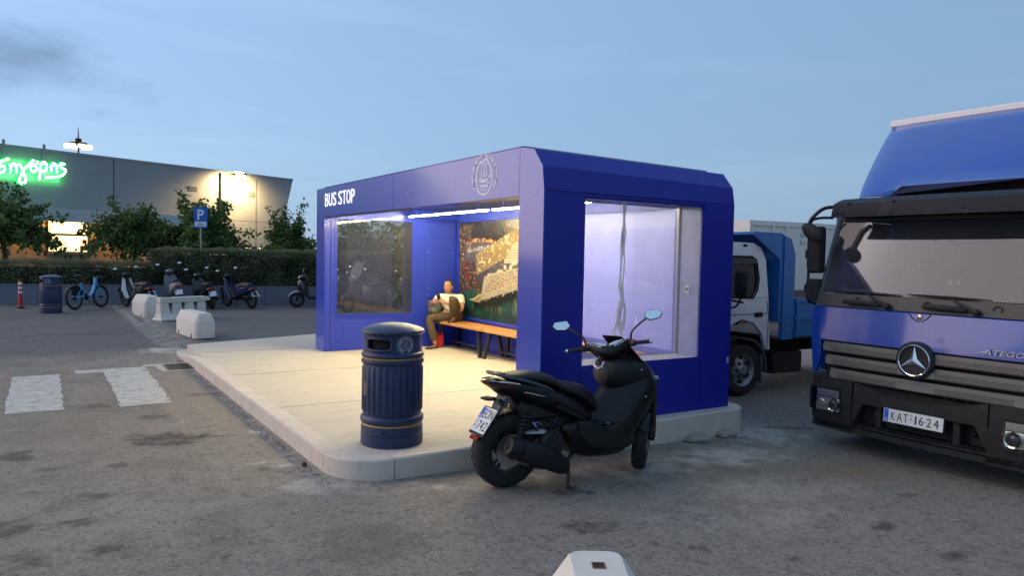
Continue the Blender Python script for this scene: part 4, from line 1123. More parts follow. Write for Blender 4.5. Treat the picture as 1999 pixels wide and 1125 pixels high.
m.loft(rings); m.build('front_mudguard', M_BLK, sc, 60)
# --- stand
m = MB(); m.tube(smooth_pts([(.33, -.05, .21), (.42, -.16, .19), (.44, -.20, .13), (.405, -.255, .012)], 4), .014, 8); m.tube([(.40, -.262, .012), (.43, -.25, .008)], .014, 8)
m.tube([(.30, .14, .20), (.16, .02, .13), (.38, -.19, .145)], .011, 7); m.tube([(.30, .16, .20), (.26, .2, .10)], .013, 7); m.box((.30, -.13, .15), (.34, -.10, .20), .005)
m.build('stand', mat('rusty_black', (.045, .028, .022), .7, .2, var=.5, scale=30), sc)
# ================================================================== BIG BLUE TRUCK
tk = thing('truck', 'blue and white box truck with a star badge on its black grille, plate KAT 1624', 'truck', (2.85, -1.79, -.13))
M_TBLUE = mat('truck_blue', (.009, .062, .37), .25, var=.10, scale=2.5, coat=.7, dirt=.22, dirtcol=(.16, .15, .16))
M_TBLK = mat('bumper_plastic', (.026, .025, .025), .62, spec=.25, var=.25, scale=7, bump=.15, bscale=90, dirt=.35, dirtcol=(.11, .10, .085))
M_TGREY = mat('grille_grey', (.19, .172, .15), .55, var=.2, scale=8, dirt=.4, dirtcol=(.17, .15, .12))
M_TDARK = mat('engine_dark', (.010, .009, .008), .8, var=.4, scale=10)
M_TWHITE = mat('truck_white', (.78, .75, .70), .35, var=.06, dirt=.15)
HW = 1.16
def bow(y, k=.07, cr=.22):
    a = abs(y) / HW
    return k * a * a + cr * .55 * max(0, (a - .86) / .14) ** 2.2
def panel(m, zs, yl, yr, xf, n=16, th=.03):
    """solid sheet facing the front: rows at heights zs, from yl(z) to yr(z), surface x = xf(y,z)"""
    F = []; B = []
    for z in zs:
        a, b = yl(z), yr(z)
        F.append([(xf(lerp(a, b, i / n), z), lerp(a, b, i / n), z) for i in range(n + 1)])
        B.append([(p[0] + th, p[1], p[2]) for p in F[-1]])
    rings = [f + b[::-1] for f, b in zip(F, B)]
    return m.loft(rings)
K = lambda c: (lambda z: c)
# bumper: centre section round the intake, two corner sections
fb = lambda y, z: bow(y) - .02 * sin(pi * min(1, max(0, (z - .2) / .55)))
m = MB(); panel(m, [.50, .56, .60, .612], K(-.60), K(.60), lambda y, z: fb(y, z) + (.02 if z > .605 else 0), 20, .10)
# the crossbar curves up towards the corners
m.v = [(x, y, z + .10 * (abs(y) / .6) ** 2 if z > .55 else z) for x, y, z in m.v]
m.build('bumper_centre', M_TBLK, tk, 35)
for s in (-1, 1):
    m = MB(); panel(m, [.22, .26, .31, .36, .43, .50], lambda z: s * lerp(.60, .50, min(1, max(0, (z - .30) / .2))), lambda z: s * .612, fb, 4, .06); m.build('bumper_cheek', M_TBLK, tk, 35)
    m = MB(); panel(m, [.22, .255, .27, .33, .45, .58, .68, .715, .722], K(s * .616), K(s * HW), lambda y, z: fb(y, z) + (.015 if z > .718 else 0) + (.015 if z < .24 else 0) - (.012 if z > .26 else 0), 12, .10); m.build('bumper_corner', M_TBLK, tk, 35)
    m = MB(); panel(m, [.19, .215], K(s * .60), K(s * HW), lambda y, z: fb(y, z) - .015, 10, .10); m.build('corner_lip', M_TBLK, tk, 35)
    # corner wrapping back along the side
    m = MB(); m.loft([[(.30, s * 1.085, z0) if q == 0 else (.95, s * 1.10, z0) if q == 1 else (.95, s * 1.06, z0) if q == 2 else (.30, s * 1.04, z0) for q in range(4)] for z0 in (.22, .72)]); m.build('bumper_side', M_TBLK, tk, 35)
m = MB(); panel(m, [.20, .235, .25], K(-.60), K(.60), lambda y, z: bow(y) - .02, 16, .12); m.build('bumper_lip', M_TBLK, tk, 35)
m = MB(); panel(m, [.262, .292], K(-.595), K(.595), lambda y, z: bow(y) + .0 + (.05 if z > .28 else 0), 16, .10); stp = m.build('step', M_TBLK, tk, 35)
m = MB()
for k in range(44):
    y = -.57 + 1.14 * k / 43; m.box((bow(y) + .008, y - .006, .292), (bow(y) + .12, y + .006, .302))
tag(m.build('step_tread', M_TBLK, stp, smooth=0), kind='stuff')
# intake: dark inside, radiator, uprights
MB().box((.16, -.62, .24), (.24, .62, 1.06)).build('radiator', mat('radiator', (.035, .026, .022), .75, var=.5, scale=40, bump=.5, bscale=90), tk, smooth=0)
for y in (-.34, .36): MB().box((.03, y - .03, .29), (.14, y + .03, .52), .006).build('intake_upright', M_TBLK, tk)
m = MB()
for k in range(9): m.box((.10, -.32, .31 + .022 * k), (.13, .33, .318 + .022 * k))
tag(m.build('cooling_fins', mat('fins_brown', (.06, .05, .042), .7), tk, smooth=0), kind='stuff')
rnd = random.Random(5); 
for k in range(16):
    y = rnd.uniform(-.75, .75); MB().tube(smooth_pts([(.12, y, .70), (.09, y + rnd.uniform(-.1, .1), .64 + rnd.uniform(-.04, .04)), (.13, y + rnd.uniform(-.2, .2), .56)], 3), rnd.uniform(.006, .018), 6).build('hose', mat('hose_mix', (.05, .042, .036), .6, var=.6, scale=12), tk)
for y, z, r in ((.42, .40, .03), (-.46, .40, .025), (.44, .37, .02)): MB().ell((.10, y, z), (.03, r, r), 10, 7).build('tow_eye', M_DMET, tk)
# headlights
def headlight(s):
    y0, y1 = .74, 1.135
    m = MB(); panel(m, [.355, .375, .56, .595], lambda z: s * (y0 - .015), lambda z: s * (y1 + .012), lambda y, z: fb(y, z) - .018, 10, .03); hb = m.build('headlight_bezel', M_TDARK, tk, 35)
    m = MB(); panel(m, [.375, .40, .47, .505], lambda z: s * lerp(y0, y0 + .01, 0), lambda z: s * y1, lambda y, z: fb(y, z) - .030 + .01 * abs((z - .44) / .06), 10, .012)
    hl = m.build('headlight', mat('headlight_reflector', (.80, .78, .72), .22, .6, var=.4, scale=14), tk, 40)
    m = MB(); panel(m, [.515, .545, .578], lambda z: s * (y0 + .005), lambda z: s * (y1 - .02), lambda y, z: fb(y, z) - .030, 10, .012); m.build('side_lamp', mat('ribbed_lens', (.62, .58, .50), .2, .5, var=.45, scale=40), hl, 40)
    MB().ell((fb(.80, .43) - .030, s * .80, .44), (.018, .052, .052), 18, 10).build('lens', mat('lens_dark', (.10, .10, .11), .05, .4, var=.1), hl)
    MB().lathe([(.052, -.008), (.066, -.012), (.066, 0), (.052, 0), (.052, -.008)], 24, c=(fb(.80, .43) - .028, s * .80, .44), axis='x').build('lens_ring', M_CHROME, hl)
    MB().ell((fb(.95, .43) - .026, s * .945, .44), (.016, .06, .05), 16, 9).build('lens', mat('lens_clear', (.60, .58, .52), .06, .7, var=.4, scale=25), hl)
    MB().box((fb(1.03, .55) - .034, s * 1.03 - .025, .535), (fb(1.03, .55) - .022, s * 1.03 + .025, .56), .003).build('indicator', M_AMBER, hl)
    m = MB(); panel(m, [.362, .592], lambda z: s * (y0 - .006), lambda z: s * (y1 + .004), lambda y, z: fb(y, z) - .052, 10, .004)
    m.build('headlight_glass', glass('lamp_cover', (.97, .97, .96), 1.45), hl, 40)
headlight(1); headlight(-1)
# number plate
MPL = T(bow(0) - .045, .265, .392) @ Matrix(((0, 0, -1, 0), (-1, 0, 0, 0), (0, 1, 0, 0), (0, 0, 0, 1))) @ RX(rad(-4))
MB(MPL).prism(rrect(-.008, -.008, .542, .128, .01, 3), -.02, -.001, 'xy').build('plate_frame', M_TBLK, tk, 30)
npl = MB(MPL).prism(rrect(0, 0, .534, .12, .008, 3), -.001, .003, 'xy').build('number_plate', M_PLATE, tk, 30)
MB(MPL).prism(rrect(.004, .004, .046, .116, .004, 2), .0031, .0034, 'xy').build('plate_band', M_PBLUE, npl, 30)
plate_text(M_PLATE, npl, MPL, 'GR', .010, .016, .030, .020)
for s_, x, w in (('K', .070, .040), ('A', .125, .050), ('T', .186, .040), ('1', .290, .014), ('6', .325, .040), ('2', .392, .042), ('4', .452, .046)):
    plate_text(M_INK, npl, MPL, s_, x, .022, w, .076)
MB(MPL).box((.240, .056, .0031), (.268, .064, .0036)).build('plate_dash', M_INK, npl, smooth=0)
for x, y in ((.118, .062), (.380, .056)): MB(MPL).lathe([(.001, .0045), (.005, .0040), (.005, .0031)], 10, c=(x, y, 0)).build('plate_screw', M_INK, npl)
MB(MPL).lathe([(.001, .0036), (.011, .0035), (.011, .0031)], 14, c=(.254, .092, 0)).build('plate_seal', mat('seal_grey', (.4, .42, .42), .4), npl)
# grille: three perforated bars and the star
fg = lambda y, z: bow(y, .06, .16) - .015
holes = MB()
for k, (z1, ye) in enumerate(((1.055, .945), (.925, .915), (.795, .855))):
    h = .095
    m = MB(); panel(m, [z1 - h, z1 - h + .008, z1 - .034, z1 - .028, z1], lambda z: -ye - .02 + (z1 - z) * .18, lambda z: ye + .02 - (z1 - z) * .18, lambda y, z: fg(y, z) - (.012 if z < z1 - .03 else -.008) + (.01 if z < z1 - .09 else 0), 24, .03)
    bar = m.build('grille_bar', M_TGREY, tk, 30)
    m = MB(); n = 88
    for r in range(3):
        for i in range(n):
            y = (-ye + .07) + (2 * ye - .14) * (i + .5 * (r % 2)) / n
            if abs(y) < .17: continue
            z = z1 - .044 - .019 * r; x = fg(y, z) - .0135
            m.add([(x, y + .0062 * cos(q * pi / 3), z + .0062 * sin(q * pi / 3)) for q in range(6)], [tuple(range(6))])
    tag(m.build('perforation', M_TDARK, bar, smooth=0), kind='stuff')
MB().box((.11, -.98, .66), (.15, .98, 1.09)).build('grille_backing', M_TDARK, tk, smooth=0)
sy, szc, sr = 0, .985, .165
sx = bow(0) - .055
m = MB(); m.lathe([(.001, .05), (sr, .05), (sr + .004, .012), (sr - .012, -.006), (.13, .004), (.001, .006)], 48, c=(sx, sy, szc), axis='x'); dk = m.build('badge_disc', M_TBLK, tk, 30)
MB().lathe([(.128, .006), (.130, -.010), (.138, -.014), (.145, -.008), (.145, .004)], 56, c=(sx - .002, sy, szc), axis='x').build('badge_ring', M_CHROME, dk, 50)
for k in range(3):
    a = pi / 2 + 2 * pi * k / 3
    tip = (sx - .004, sy + .132 * cos(a), szc + .132 * sin(a)); c = (sx - .026, sy, szc)
    b1 = (sx - .004, sy + .034 * cos(a + pi / 3), szc + .034 * sin(a + pi / 3)); b2 = (sx - .004, sy + .034 * cos(a - pi / 3), szc + .034 * sin(a - pi / 3))
    MB().add([tip, c, b1, b2], [(0, 1, 2), (0, 3, 1), (0, 2, 3), (1, 3, 2)]).build('badge_star_point', M_CHROME, dk, smooth=0)
# blue bonnet flap, corner panels
fh = lambda y, z: bow(y, .05, .06) + .03 * max(0, (z - 1.1) / .3) - .02
m = MB(); panel(m, [1.068, 1.076, 1.14, 1.22, 1.30, 1.37, 1.398, 1.408], lambda z: -lerp(.98, 1.12, (z - 1.07) / .34), lambda z: lerp(.98, 1.12, (z - 1.07) / .34), lambda y, z: fh(y, z) + (.012 if z < 1.07 or z > 1.40 else 0), 28, .03)
bon = m.build('bonnet_flap', M_TBLUE, tk, 40)
MB().lathe([(.001, -.012), (.020, -.010), (.026, -.004), (.026, .01)], 20, c=(fh(0, 1.372) - .002, 0, 1.372), axis='x').build('bonnet_badge', mat('gold_chrome', (.75, .65, .45), .2, .9), bon)
MB().tube(smooth_pts([(fh(.1, 1.40) - .004, .10, 1.402), (fh(.06, 1.36) - .004, .06, 1.355), (fh(0, 1.33) - .004, 0, 1.332), (fh(-.06, 1.36) - .004, -.06, 1.355), (fh(-.1, 1.40) - .004, -.10, 1.402)], 4), .004, 5).build('bonnet_seam', M_GAP, bon)
vs, fs = fit_text('ATEGO', .30, .045, .008, .004)
M_ = MB(); M_.add([(fh(-.55 - v[0], 1.13) - .012 + v[2], -.55 - v[0] - v[1] * .0, 1.105 + v[1]) for v in [(v[0] + v[1] * .35, v[1], v[2]) for v in vs]], fs); M_.build('model_lettering', M_SILVER, bon, smooth=0)
m = MB(); m.add([(fh(-.5, 1.1) - .012, -.48, 1.103), (fh(-.5, 1.1) - .012, -.60, 1.150), (fh(-.5, 1.1) - .012, -.58, 1.128)], [(0, 1, 2)]); m.build('model_lettering', M_SILVER, bon, smooth=0)
for s in (-1, 1):
    m = MB(); panel(m, [.74, .80, .90, 1.02, 1.12, 1.25, 1.40], lambda z: s * lerp(.985, 1.0, (z - .74) / .66) if z > .9 else s * lerp(1.04, .985, (z - .74) / .16), lambda z: s * lerp(1.085, HW, (z - .74) / .66), lambda y, z: fh(y, z) + .012, 6, .04); cpn = m.build('corner_panel', M_TBLUE, tk, 40)
    m = MB(); m.loft([[(.235, s * 1.095, .84), (.27, s * 1.095, .82), (.27, s * 1.114, .82), (.235, s * 1.114, .84)], [(.21, s * 1.095, 1.05), (.30, s * 1.095, 1.05), (.30, s * 1.114, 1.05), (.21, s * 1.114, 1.05)], [(.225, s * 1.095, 1.34), (.27, s * 1.095, 1.36), (.27, s * 1.114, 1.36), (.225, s * 1.114, 1.34)]]); m.build('corner_vent', M_TDARK, cpn, 30)
    # cab side with wheel arch, window opening and door
    side = [(.20, .74), (.62, .74), (.66, .98), (.78, 1.12), (1.0, 1.16), (1.22, 1.08), (1.34, .88), (1.36, .74), (1.62, .74), (1.62, 1.45), (.18, 1.45)]
    m = MB(); m.prism(side, s * 1.11, s * 1.05, 'xz'); cs = m.build('cab_side', M_TBLUE, tk, 30)
    MB().frame((.34, 1.452), (1.62, 2.40), (.05, .30, .10, .12), min(s * 1.08, s * 1.04), max(s * 1.08, s * 1.04), 'xz').build('door_frame', M_TBLUE, tk, smooth=0)
    MB().box((.395, s * 1.06 - .004, 1.555), (1.315, s * 1.06 + .004, 2.275)).build('side_window', glass('truck_side_glass', (.85, .90, .92), 1.45), tk, smooth=0)
    MB().box((1.05, min(s * 1.112, s * 1.13), 1.30), (1.20, max(s * 1.112, s * 1.13), 1.34), .008).build('door_handle', M_TBLK, tk)
    MB().tube([(.36, s * 1.02, 1.70), (.40, s * 1.02, 1.78), (.40, s * 1.02, 1.95), (.36, s * 1.02, 2.02)], .014, 8).build('grab_handle', M_TBLK, tk)
    Mw = T(1.0, s * .95, .44)
    wheel(.44, .24, Mw, tk, .27, 8, M_STEEL, False, tread=False)
    MB().lathe([(.30, -.11), (.27, -.125), (.16, -.02), (.10, -.02)] if s < 0 else [(.30, .11), (.27, .125), (.16, .02), (.10, .02)], 28, c=(1.0, s * .95, .44), axis='y').build('wheel_disc', M_STEEL, tk)
    Mw = T(4.6, s * .90, .44); wheel(.44, .34, Mw, tk, .27, 8, M_STEEL, False, tread=False)
# cowl under the windscreen, wipers
fw = lambda y, z: bow(y, .04, .06) + .03 + .30 * max(0, (z - 1.41) / .9)
m = MB(); panel(m, [1.412, 1.425, 1.50, 1.535], K(-1.085), K(1.085), lambda y, z: fw(y, z) - .02, 24, .04); cw = m.build('scuttle', mat('scuttle_black', (.045, .040, .034), .5, var=.2, scale=6, dirt=.4, dirtcol=(.12, .10, .07)), tk, 35)
for (yp, L, sd) in ((.30, .62, 1), (-.47, .62, 1)):
    x = fw(yp, 1.44) - .05
    MB().ell((x, yp, 1.448), (.03, .035, .03), 12, 8).build('wiper_pivot', M_TBLK, tk)
    MB().tube([(x - .01, yp, 1.452), (x - .005, yp + .12, 1.50), (fw(yp + .24, 1.555) - .03, yp + .24, 1.557)], [.016, .013, .007], 7).build('wiper_arm', M_TBLK, tk)
    MB().tube([(fw(yp + .03, 1.54) - .024, yp - .10, 1.552), (fw(yp + .2, 1.56) - .026, yp + .24, 1.560), (fw(yp + .55, 1.57) - .022, yp + .62, 1.566)], [.006, .011, .005], 6).build('wiper_blade', M_TBLK, tk)
    MB().tube([(x + .01, yp + .08, 1.455), (x, yp + .14, 1.462), (x, yp + .38, 1.470), (x + .01, yp + .45, 1.468)], [.018, .026, .026, .018], 9).build('wiper_motor_cover', M_TBLK, tk)
for y in (.62, -.05, -.62): MB().lathe([(.030, -.004), (.036, -.006), (.036, .004)], 20, c=(fw(y, 1.47) - .02, y, 1.475), axis='x').build('washer_cap', M_TBLK, cw)
# windscreen, pillars, roof, visor
m = MB(); panel(m, [1.54, 1.7, 1.9, 2.1, 2.30], lambda z: -lerp(1.06, 1.02, (z - 1.54) / .76), lambda z: lerp(1.06, 1.02, (z - 1.54) / .76), fw, 24, .008)
m.build('windscreen', glass('truck_windscreen', (.72, .76, .78), 1.55, .08, (.60, .57, .62), .02, .6, False, 1.2), tk, 40)
m = MB(); panel(m, [2.255, 2.31], K(-.99), K(.99), lambda y, z: fw(y, z) - .01, 24, .05); m.build('windscreen_header', M_TDARK, tk, 40)
for s in (-1, 1):
    m = MB(); m.tube([(fw(1.045, 1.45) + .03, s * 1.08, 1.44), (fw(1.0, 2.3) + .03, s * 1.04, 2.34)], [.03, .04], 8); m.build('pillar', mat('pillar_dark', (.05, .05, .045), .3, var=.2), tk, 40)
m = MB(); panel(m, [2.285, 2.30, 2.34, 2.42, 2.462, 2.475], lambda z: -lerp(.93, .90, (z - 2.28) / .2), lambda z: lerp(.93, .90, (z - 2.28) / .2), lambda y, z: bow(y, .06, .12) - .02 + .18 * max(0, (z - 2.40) / .08) ** 2 + .04 * (z - 2.28), 24, .02)
vz = m.build('sun_visor', mat('visor_smoke', (.020, .022, .028), .5, spec=.15, var=.15, scale=4, dirt=.3, dirtcol=(.12, .11, .11)), tk, 40)
for y, z in ((.86, 2.33), (.80, 2.32), (.30, 2.32), (-.33, 2.33), (.74, 2.42), (.28, 2.42)): MB().ell((bow(y, .06, .12) - .022 + .04 * (z - 2.28), y, z), (.010, .012, .012), 8, 6).build('visor_bolt', M_TBLK, vz)
m = MB(); m.loft([[(.30, -1.0, 2.31), (.30, 1.0, 2.31), (.36, .98, 2.42), (.36, -.98, 2.42)], [(.9, -1.05, 2.32), (.9, 1.05, 2.32), (.9, 1.0, 2.50), (.9, -1.0, 2.50)], [(1.62, -1.06, 2.32), (1.62, 1.06, 2.32), (1.62, 1.0, 2.50), (1.62, -1.0, 2.50)]]); m.build('cab_roof', M_TWHITE, tk, 30)
MB().box((1.58, -1.04, .74), (1.62, 1.04, 2.32)).build('cab_rear_wall', mat('cab_lining', (.16, .16, .17), .8), tk, smooth=0)
MB().box((.30, -1.02, .74), (1.58, 1.02, .80)).build('cab_floor', M_TDARK, tk, smooth=0)
# inside: dashboard, seats, steering wheel, cards on the dash
m = MB(); m.loft([[(.18, -1.0, 1.36), (.18, 1.0, 1.36), (.18, 1.0, 1.52), (.18, -1.0, 1.52)], [(.55, -1.0, 1.10), (.55, 1.0, 1.10), (.55, 1.0, 1.50), (.55, -1.0, 1.50)]]); m.build('dashboard', mat('dash_grey', (.10, .10, .10), .8), tk, 30)
for y in (.55, -.6):
    m = MB(); m.box((.85, y - .25, 1.05), (1.35, y + .25, 1.22), .06); m.box((1.25, y - .25, 1.15), (1.42, y + .25, 1.85), .07); m.box((1.28, y - .13, 1.88), (1.40, y + .13, 2.08), .05); m.build('cab_seat', mat('seat_cloth', (.06, .06, .07), .9, bump=.2), tk, 40)
MB(T(.62, -.60, 1.55) @ RY(rad(-60))).tube([(.21 * cos(2 * pi * k / 28), .21 * sin(2 * pi * k / 28), 0) for k in range(28)], .016, 8, closed=True).build('steering_wheel', M_TBLK, tk)
MB().box((.24, -.28, 1.52), (.26, -.06, 1.74), .01).build('dash_card', mat('dark_card', (.03, .03, .035), .6), tk)
MB().lathe([(.001, -.002), (.022, -.002), (.022, 0)], 18, c=(.238, -.13, 1.68), axis='x').build('dash_sticker', M_PLATE, tk)
MB().box((.235, -.215, 1.672), (.2385, -.185, 1.698)).build('dash_sticker', M_PLATE, tk, smooth=0)
MB().box((.30, -.45, 1.52), (.37, -.37, 1.55), .004).build('toll_box', M_PLATE, tk)
MB().box((1.30, -.98, 1.72), (1.31, -.66, 1.98)).build('hanging_cloth', mat('orange_cloth', (.55, .26, .14), .8, var=.4, scale=14), tk, smooth=0)
# mirrors (both sides)
for s in (-1, 1):
    m = MB(); m.tube(smooth_pts([(.26, s * 1.06, 2.30), (.20, s * 1.16, 2.30), (.15, s * 1.235, 2.27), (.14, s * 1.25, 2.15), (.14, s * 1.245, 1.8), (.14, s * 1.245, 1.50), (.17, s * 1.22, 1.42), (.28, s * 1.10, 1.41)], 4), .014, 8); m.build('mirror_arm', M_TBLK, tk)
    for (z0, z1, nm, w) in ((1.73, 2.21, 'mirror', .085), (1.44, 1.67, 'wide_angle_mirror', .085)):
        m = MB(); m.loft([[(.10, s * 1.175 + a * w * .8, lerp(z0, z1, .5) + b * (z1 - z0) * .45) for a, b in rrect(-1, -1, 1, 1, .35, 3)], [(.13, s * 1.175 + a * w, lerp(z0, z1, .5) + b * (z1 - z0) * .5) for a, b in rrect(-1, -1, 1, 1, .3, 3)], [(.19, s * 1.175 + a * w, lerp(z0, z1, .5) + b * (z1 - z0) * .5) for a, b in rrect(-1, -1, 1, 1, .3, 3)]]); mh = m.build(nm, M_TBLK, tk, 40)
        MB().box((.191, s * 1.175 - w * .85, z0 + .03), (.194, s * 1.175 + w * .85, z1 - .03)).build('mirror_glass', M_MIRROR, mh, smooth=0)
    for z in (1.88, 1.52): MB().box((.105, s * 1.245 - .03, z), (.175, s * 1.245 + .03, z + .09), .01).build('mirror_clamp', M_TBLK, tk)
m = MB(); m.tube(smooth_pts([(.10, .90, 2.40), (.03, 1.02, 2.38), (-.04, 1.10, 2.28), (-.06, 1.12, 2.20)], 4), [.03] * 13, 8, flat=.6); m.ell((-.05, 1.08, 2.14), (.055, .14, .075), 14, 9, RX(rad(35))); m.build('front_mirror', M_TBLK, tk, 50)
# air deflector on the cab roof and the cargo box
def defl(t): return lerp(.33, 1.52, t ** 1.15), lerp(2.50, 3.40, t)
m = MB(); rows = []
for k in range(9):
    t = k / 8; x, z = defl(t); hw = lerp(.90, 1.28, t ** 1.1); ys_ = [hw * sin(pi / 2 * q / 10) for q in range(-10, 11)]
    fr = []
    for y in ys_:
        a = abs(y) / hw; zl = z
        if k == 0 and -.80 < y < .50: zl = z + .085
        pass
        fr.append((x + .07 * a ** 10 + .03 * a * a, y, zl))
    rows.append(fr + [(p[0] + .035, p[1] * .985, p[2]) for p in fr[::-1]])
m.loft(rows); m.build('air_deflector', M_TBLUE, tk, 50)
for s in (-1, 1):
    m = MB(); m.loft([[(.75, s * .86, 2.505), (1.55, s * 1.0, 2.505), (1.55, s * .97, 2.505), (.75, s * .83, 2.505)], [(1.0, s * 1.0, 2.85), (1.55, s * 1.1, 2.85), (1.55, s * 1.07, 2.85), (1.0, s * .97, 2.85)], [(1.5, s * 1.2, 3.35), (1.56, s * 1.2, 3.35), (1.56, s * 1.17, 3.35), (1.5, s * 1.17, 3.35)]]); m.build('deflector_side', M_TBLUE, tk, 40)
MB().box((.62, -.75, 2.505), (.66, .62, 2.62), .01).build('roof_beam', M_TDARK, tk)
MB().box((1.66, -1.28, .98), (7.4, 1.28, 3.40)).build('cargo_box', M_TWHITE, tk, smooth=0, bevel=.02)
m = MB(); m.box((1.60, -1.30, 3.395), (1.72, 1.30, 3.475), .012); m.build('box_front_rail', M_TWHITE, tk)
for s in (-1, 1): MB().box((1.72, min(s * 1.25, s * 1.305), 3.39), (7.4, max(s * 1.25, s * 1.305), 3.47), .01).build('box_side_rail', M_TWHITE, tk)
for s in (-1, 1): MB().box((1.62, s * .42 - .05, .55), (7.3, s * .42 + .05, .80)).build('chassis_rail', M_TDARK, tk, smooth=0)
MB().box((1.7, -1.1, .86), (7.3, 1.1, .975)).build('subframe', M_TDARK, tk, smooth=0)
MB().cyl((4.6, -.8, .44), (4.6, .8, .44), .08, 12).build('rear_axle', M_TDARK, tk)
MB().cyl((1.0, -.85, .42), (1.0, .85, .42), .06, 12).build('front_axle', M_TDARK, tk)
MB().box((.28, -.5, .45), (1.9, .5, 1.02), .05).build('engine', M_TDARK, tk)
# ================================================================== LITTER BINS
M_BIN = mat('bin_navy', (.016, .030, .085), .48, var=.18, scale=5, bump=.12, bscale=90, dirt=.16, dirtcol=(.10, .10, .11))
M_GOLD = mat('bin_gold', (.42, .27, .10), .45, .35, var=.15, scale=20)
M_BINW = mat('bin_print', (.52, .52, .58), .55, var=.1)
M_BRZ = mat('bin_bronze', (.30, .20, .15), .5, .3, var=.2)
def make_bin(label, loc, group):
    b = thing('litter_bin', label, 'litter bin', loc, 0, group)
    N = 140
    def flute(prof, nm, lo, hi):
        m = MB(); rings = []
        for (z, r, k) in prof:
            ring = []
            for i in range(N):
                a = 2 * pi * i / N; q = (i % 5)
                ring.append(((r + (k if q in (0, 1) else 0)) * cos(a), (r + (k if q in (0, 1) else 0)) * sin(a), z))
            rings.append(ring)
        m.loft(rings); return m.build(nm, M_BIN, b, 30)
    MB().lathe([(.001, 0), (.248, 0), (.255, .006), (.255, .088), (.250, .091), (.250, .096), (.254, .099), (.252, .158), (.244, .164), (.001, .164)], 64).build('base', M_BIN, b, 30)
    MB().lathe([(.243, .160), (.249, .164), (.249, .176), (.243, .180)], 64).build('gold_band', M_GOLD, b, 60)
    MB().lathe([(.240, .176), (.252, .182), (.260, .205), (.258, .228), (.246, .240), (.240, .244)], 64).build('lower_collar', M_BIN, b, 50)
    flute([(.238, .236, 0), (.262, .236, 0), (.285, .240, .010), (.63, .240, .010), (.655, .236, 0), (.67, .236, 0)], 'body', 0, 0)
    MB().lathe([(.238, .664), (.252, .670), (.258, .686), (.252, .702), (.240, .706)], 64).build('upper_collar', M_BIN, b, 50)
    MB().lathe([(.240, .702), (.248, .706), (.248, .720), (.240, .724)], 64).build('gold_band', M_GOLD, b, 60)
    MB().lathe([(.238, .720), (.254, .727), (.257, .742), (.250, .756), (.236, .764)], 64).build('hood_lip', M_BIN, b, 50)
    op = [rad(217), rad(37)]
    n = 90
    def skip(i, k):
        a = 2 * pi * (k + .5) / n
        for o in op:
            d = abs((a - o + pi) % (2 * pi) - pi)
            if i in (1, 2, 3) and d < rad(27 if i == 2 else 25): return True
        return False
    MB().lathe([(.238, .760), (.237, .782), (.236, .795), (.235, .868), (.235, .880), (.236, .912)], n, skip=skip).build('hood', M_BIN, b, 40)
    MB().lathe([(.205, .764), (.205, .91)], 48).build('liner', mat('bin_inside', (.004, .004, .005), .9), b, 40)
    MB().lathe([(.001, .770), (.236, .766)], 48).build('inner_floor', MATS['bin_inside'], b, 40)
    for o in op:
        P = []
        for (da, z) in smooth_pts([(-25, .79), (-15, .783), (0, .782), (15, .783), (25, .79), (27.5, .80), (27.5, .83), (27.5, .862), (25, .876), (0, .880), (-25, .876), (-27.5, .862), (-27.5, .83), (-27.5, .80)], 3, True):
            a = o + rad(da); P.append((.236 * cos(a), .236 * sin(a), z))
        MB().tube(P, .011, 8, closed=True).build('opening_rim', M_BIN, b, 60)
    MB().lathe([(.236, .905), (.256, .914), (.262, .926), (.258, .940), (.242, .950), (.20, .966), (.13, .984), (.06, .993), (.001, .995)], 64).build('lid', mat('bin_lid', (.020, .034, .085), .42, var=.3, scale=14, dirt=.5, dirtcol=(.22, .22, .22)), b, 40)
    def on_hood(az, zc, R, s):
        def f(x, y):
            a = az + x * s / R
            return (R * cos(a), R * sin(a), zc + y * s)
        return f
    for az in (rad(272), rad(92)):
        f = on_hood(az, .832, .2385, .125)
        m = MB()
        for r0, r1 in ((.56, .585), (.34, .36)):
            vs = []; fs = []
            for k in range(40):
                a = 2 * pi * k / 40; vs += [f(r0 * cos(a), r0 * sin(a)), f(r1 * cos(a), r1 * sin(a))]
            for k in range(40): fs.append((2 * k, 2 * k + 1, (2 * k + 3) % 80, (2 * k + 2) % 80))
            m.add(vs, fs)
        em = m.build('emblem', M_BINW, b, smooth=0)
        m = MB()
        for pts, w in emblem_strokes():
            vs, fs = strip2(pts, w * .8); m.add([f(v[0] * .55, v[1] * .55) for v in vs], fs)
        m.build('crest', M_BINW, em, smooth=0)
        vs, fs = arc_text(CREST_TEXT, .40, 250, -70, .115)
        m = MB(); m.add([f(v[0], v[1]) for v in vs], fs); m.build('emblem_lettering', M_BINW, em, smooth=0)
    for az in (rad(186), rad(6)):
        f = on_hood(az, .47, .2515, 1.0)
        m = MB(); ring = lambda q: [f(q * .036 * cos(2 * pi * k / 30), q * .058 * sin(2 * pi * k / 30)) for k in range(30)]
        m.add(ring(1.0) + ring(.86), [(k, (k + 1) % 30, 30 + (k + 1) % 30, 30 + k) for k in range(30)]); bd = m.build('oval_badge', M_BRZ, b, smooth=0)
        m = MB(); m.add([f(.036 * .85 * cos(2 * pi * k / 30), .058 * .85 * sin(2 * pi * k / 30)) for k in range(30)], [tuple(range(30))]); m.build('badge_field', M_BIN, bd, smooth=0)
        m = MB(); f2 = on_hood(az, .47, .2522, 1.0)
        for pts, w in (([(0, .035), (.004, .01), (-.002, -.02), (.004, -.04)], .016), ([(-.015, .012), (0, .018), (.016, .004)], .010), ([(.002, .038), (.002, .028)], .014)):
            vs, fs = strip2(smooth_pts(pts, 4), w); m.add([f2(v[0], v[1]) for v in vs], fs)
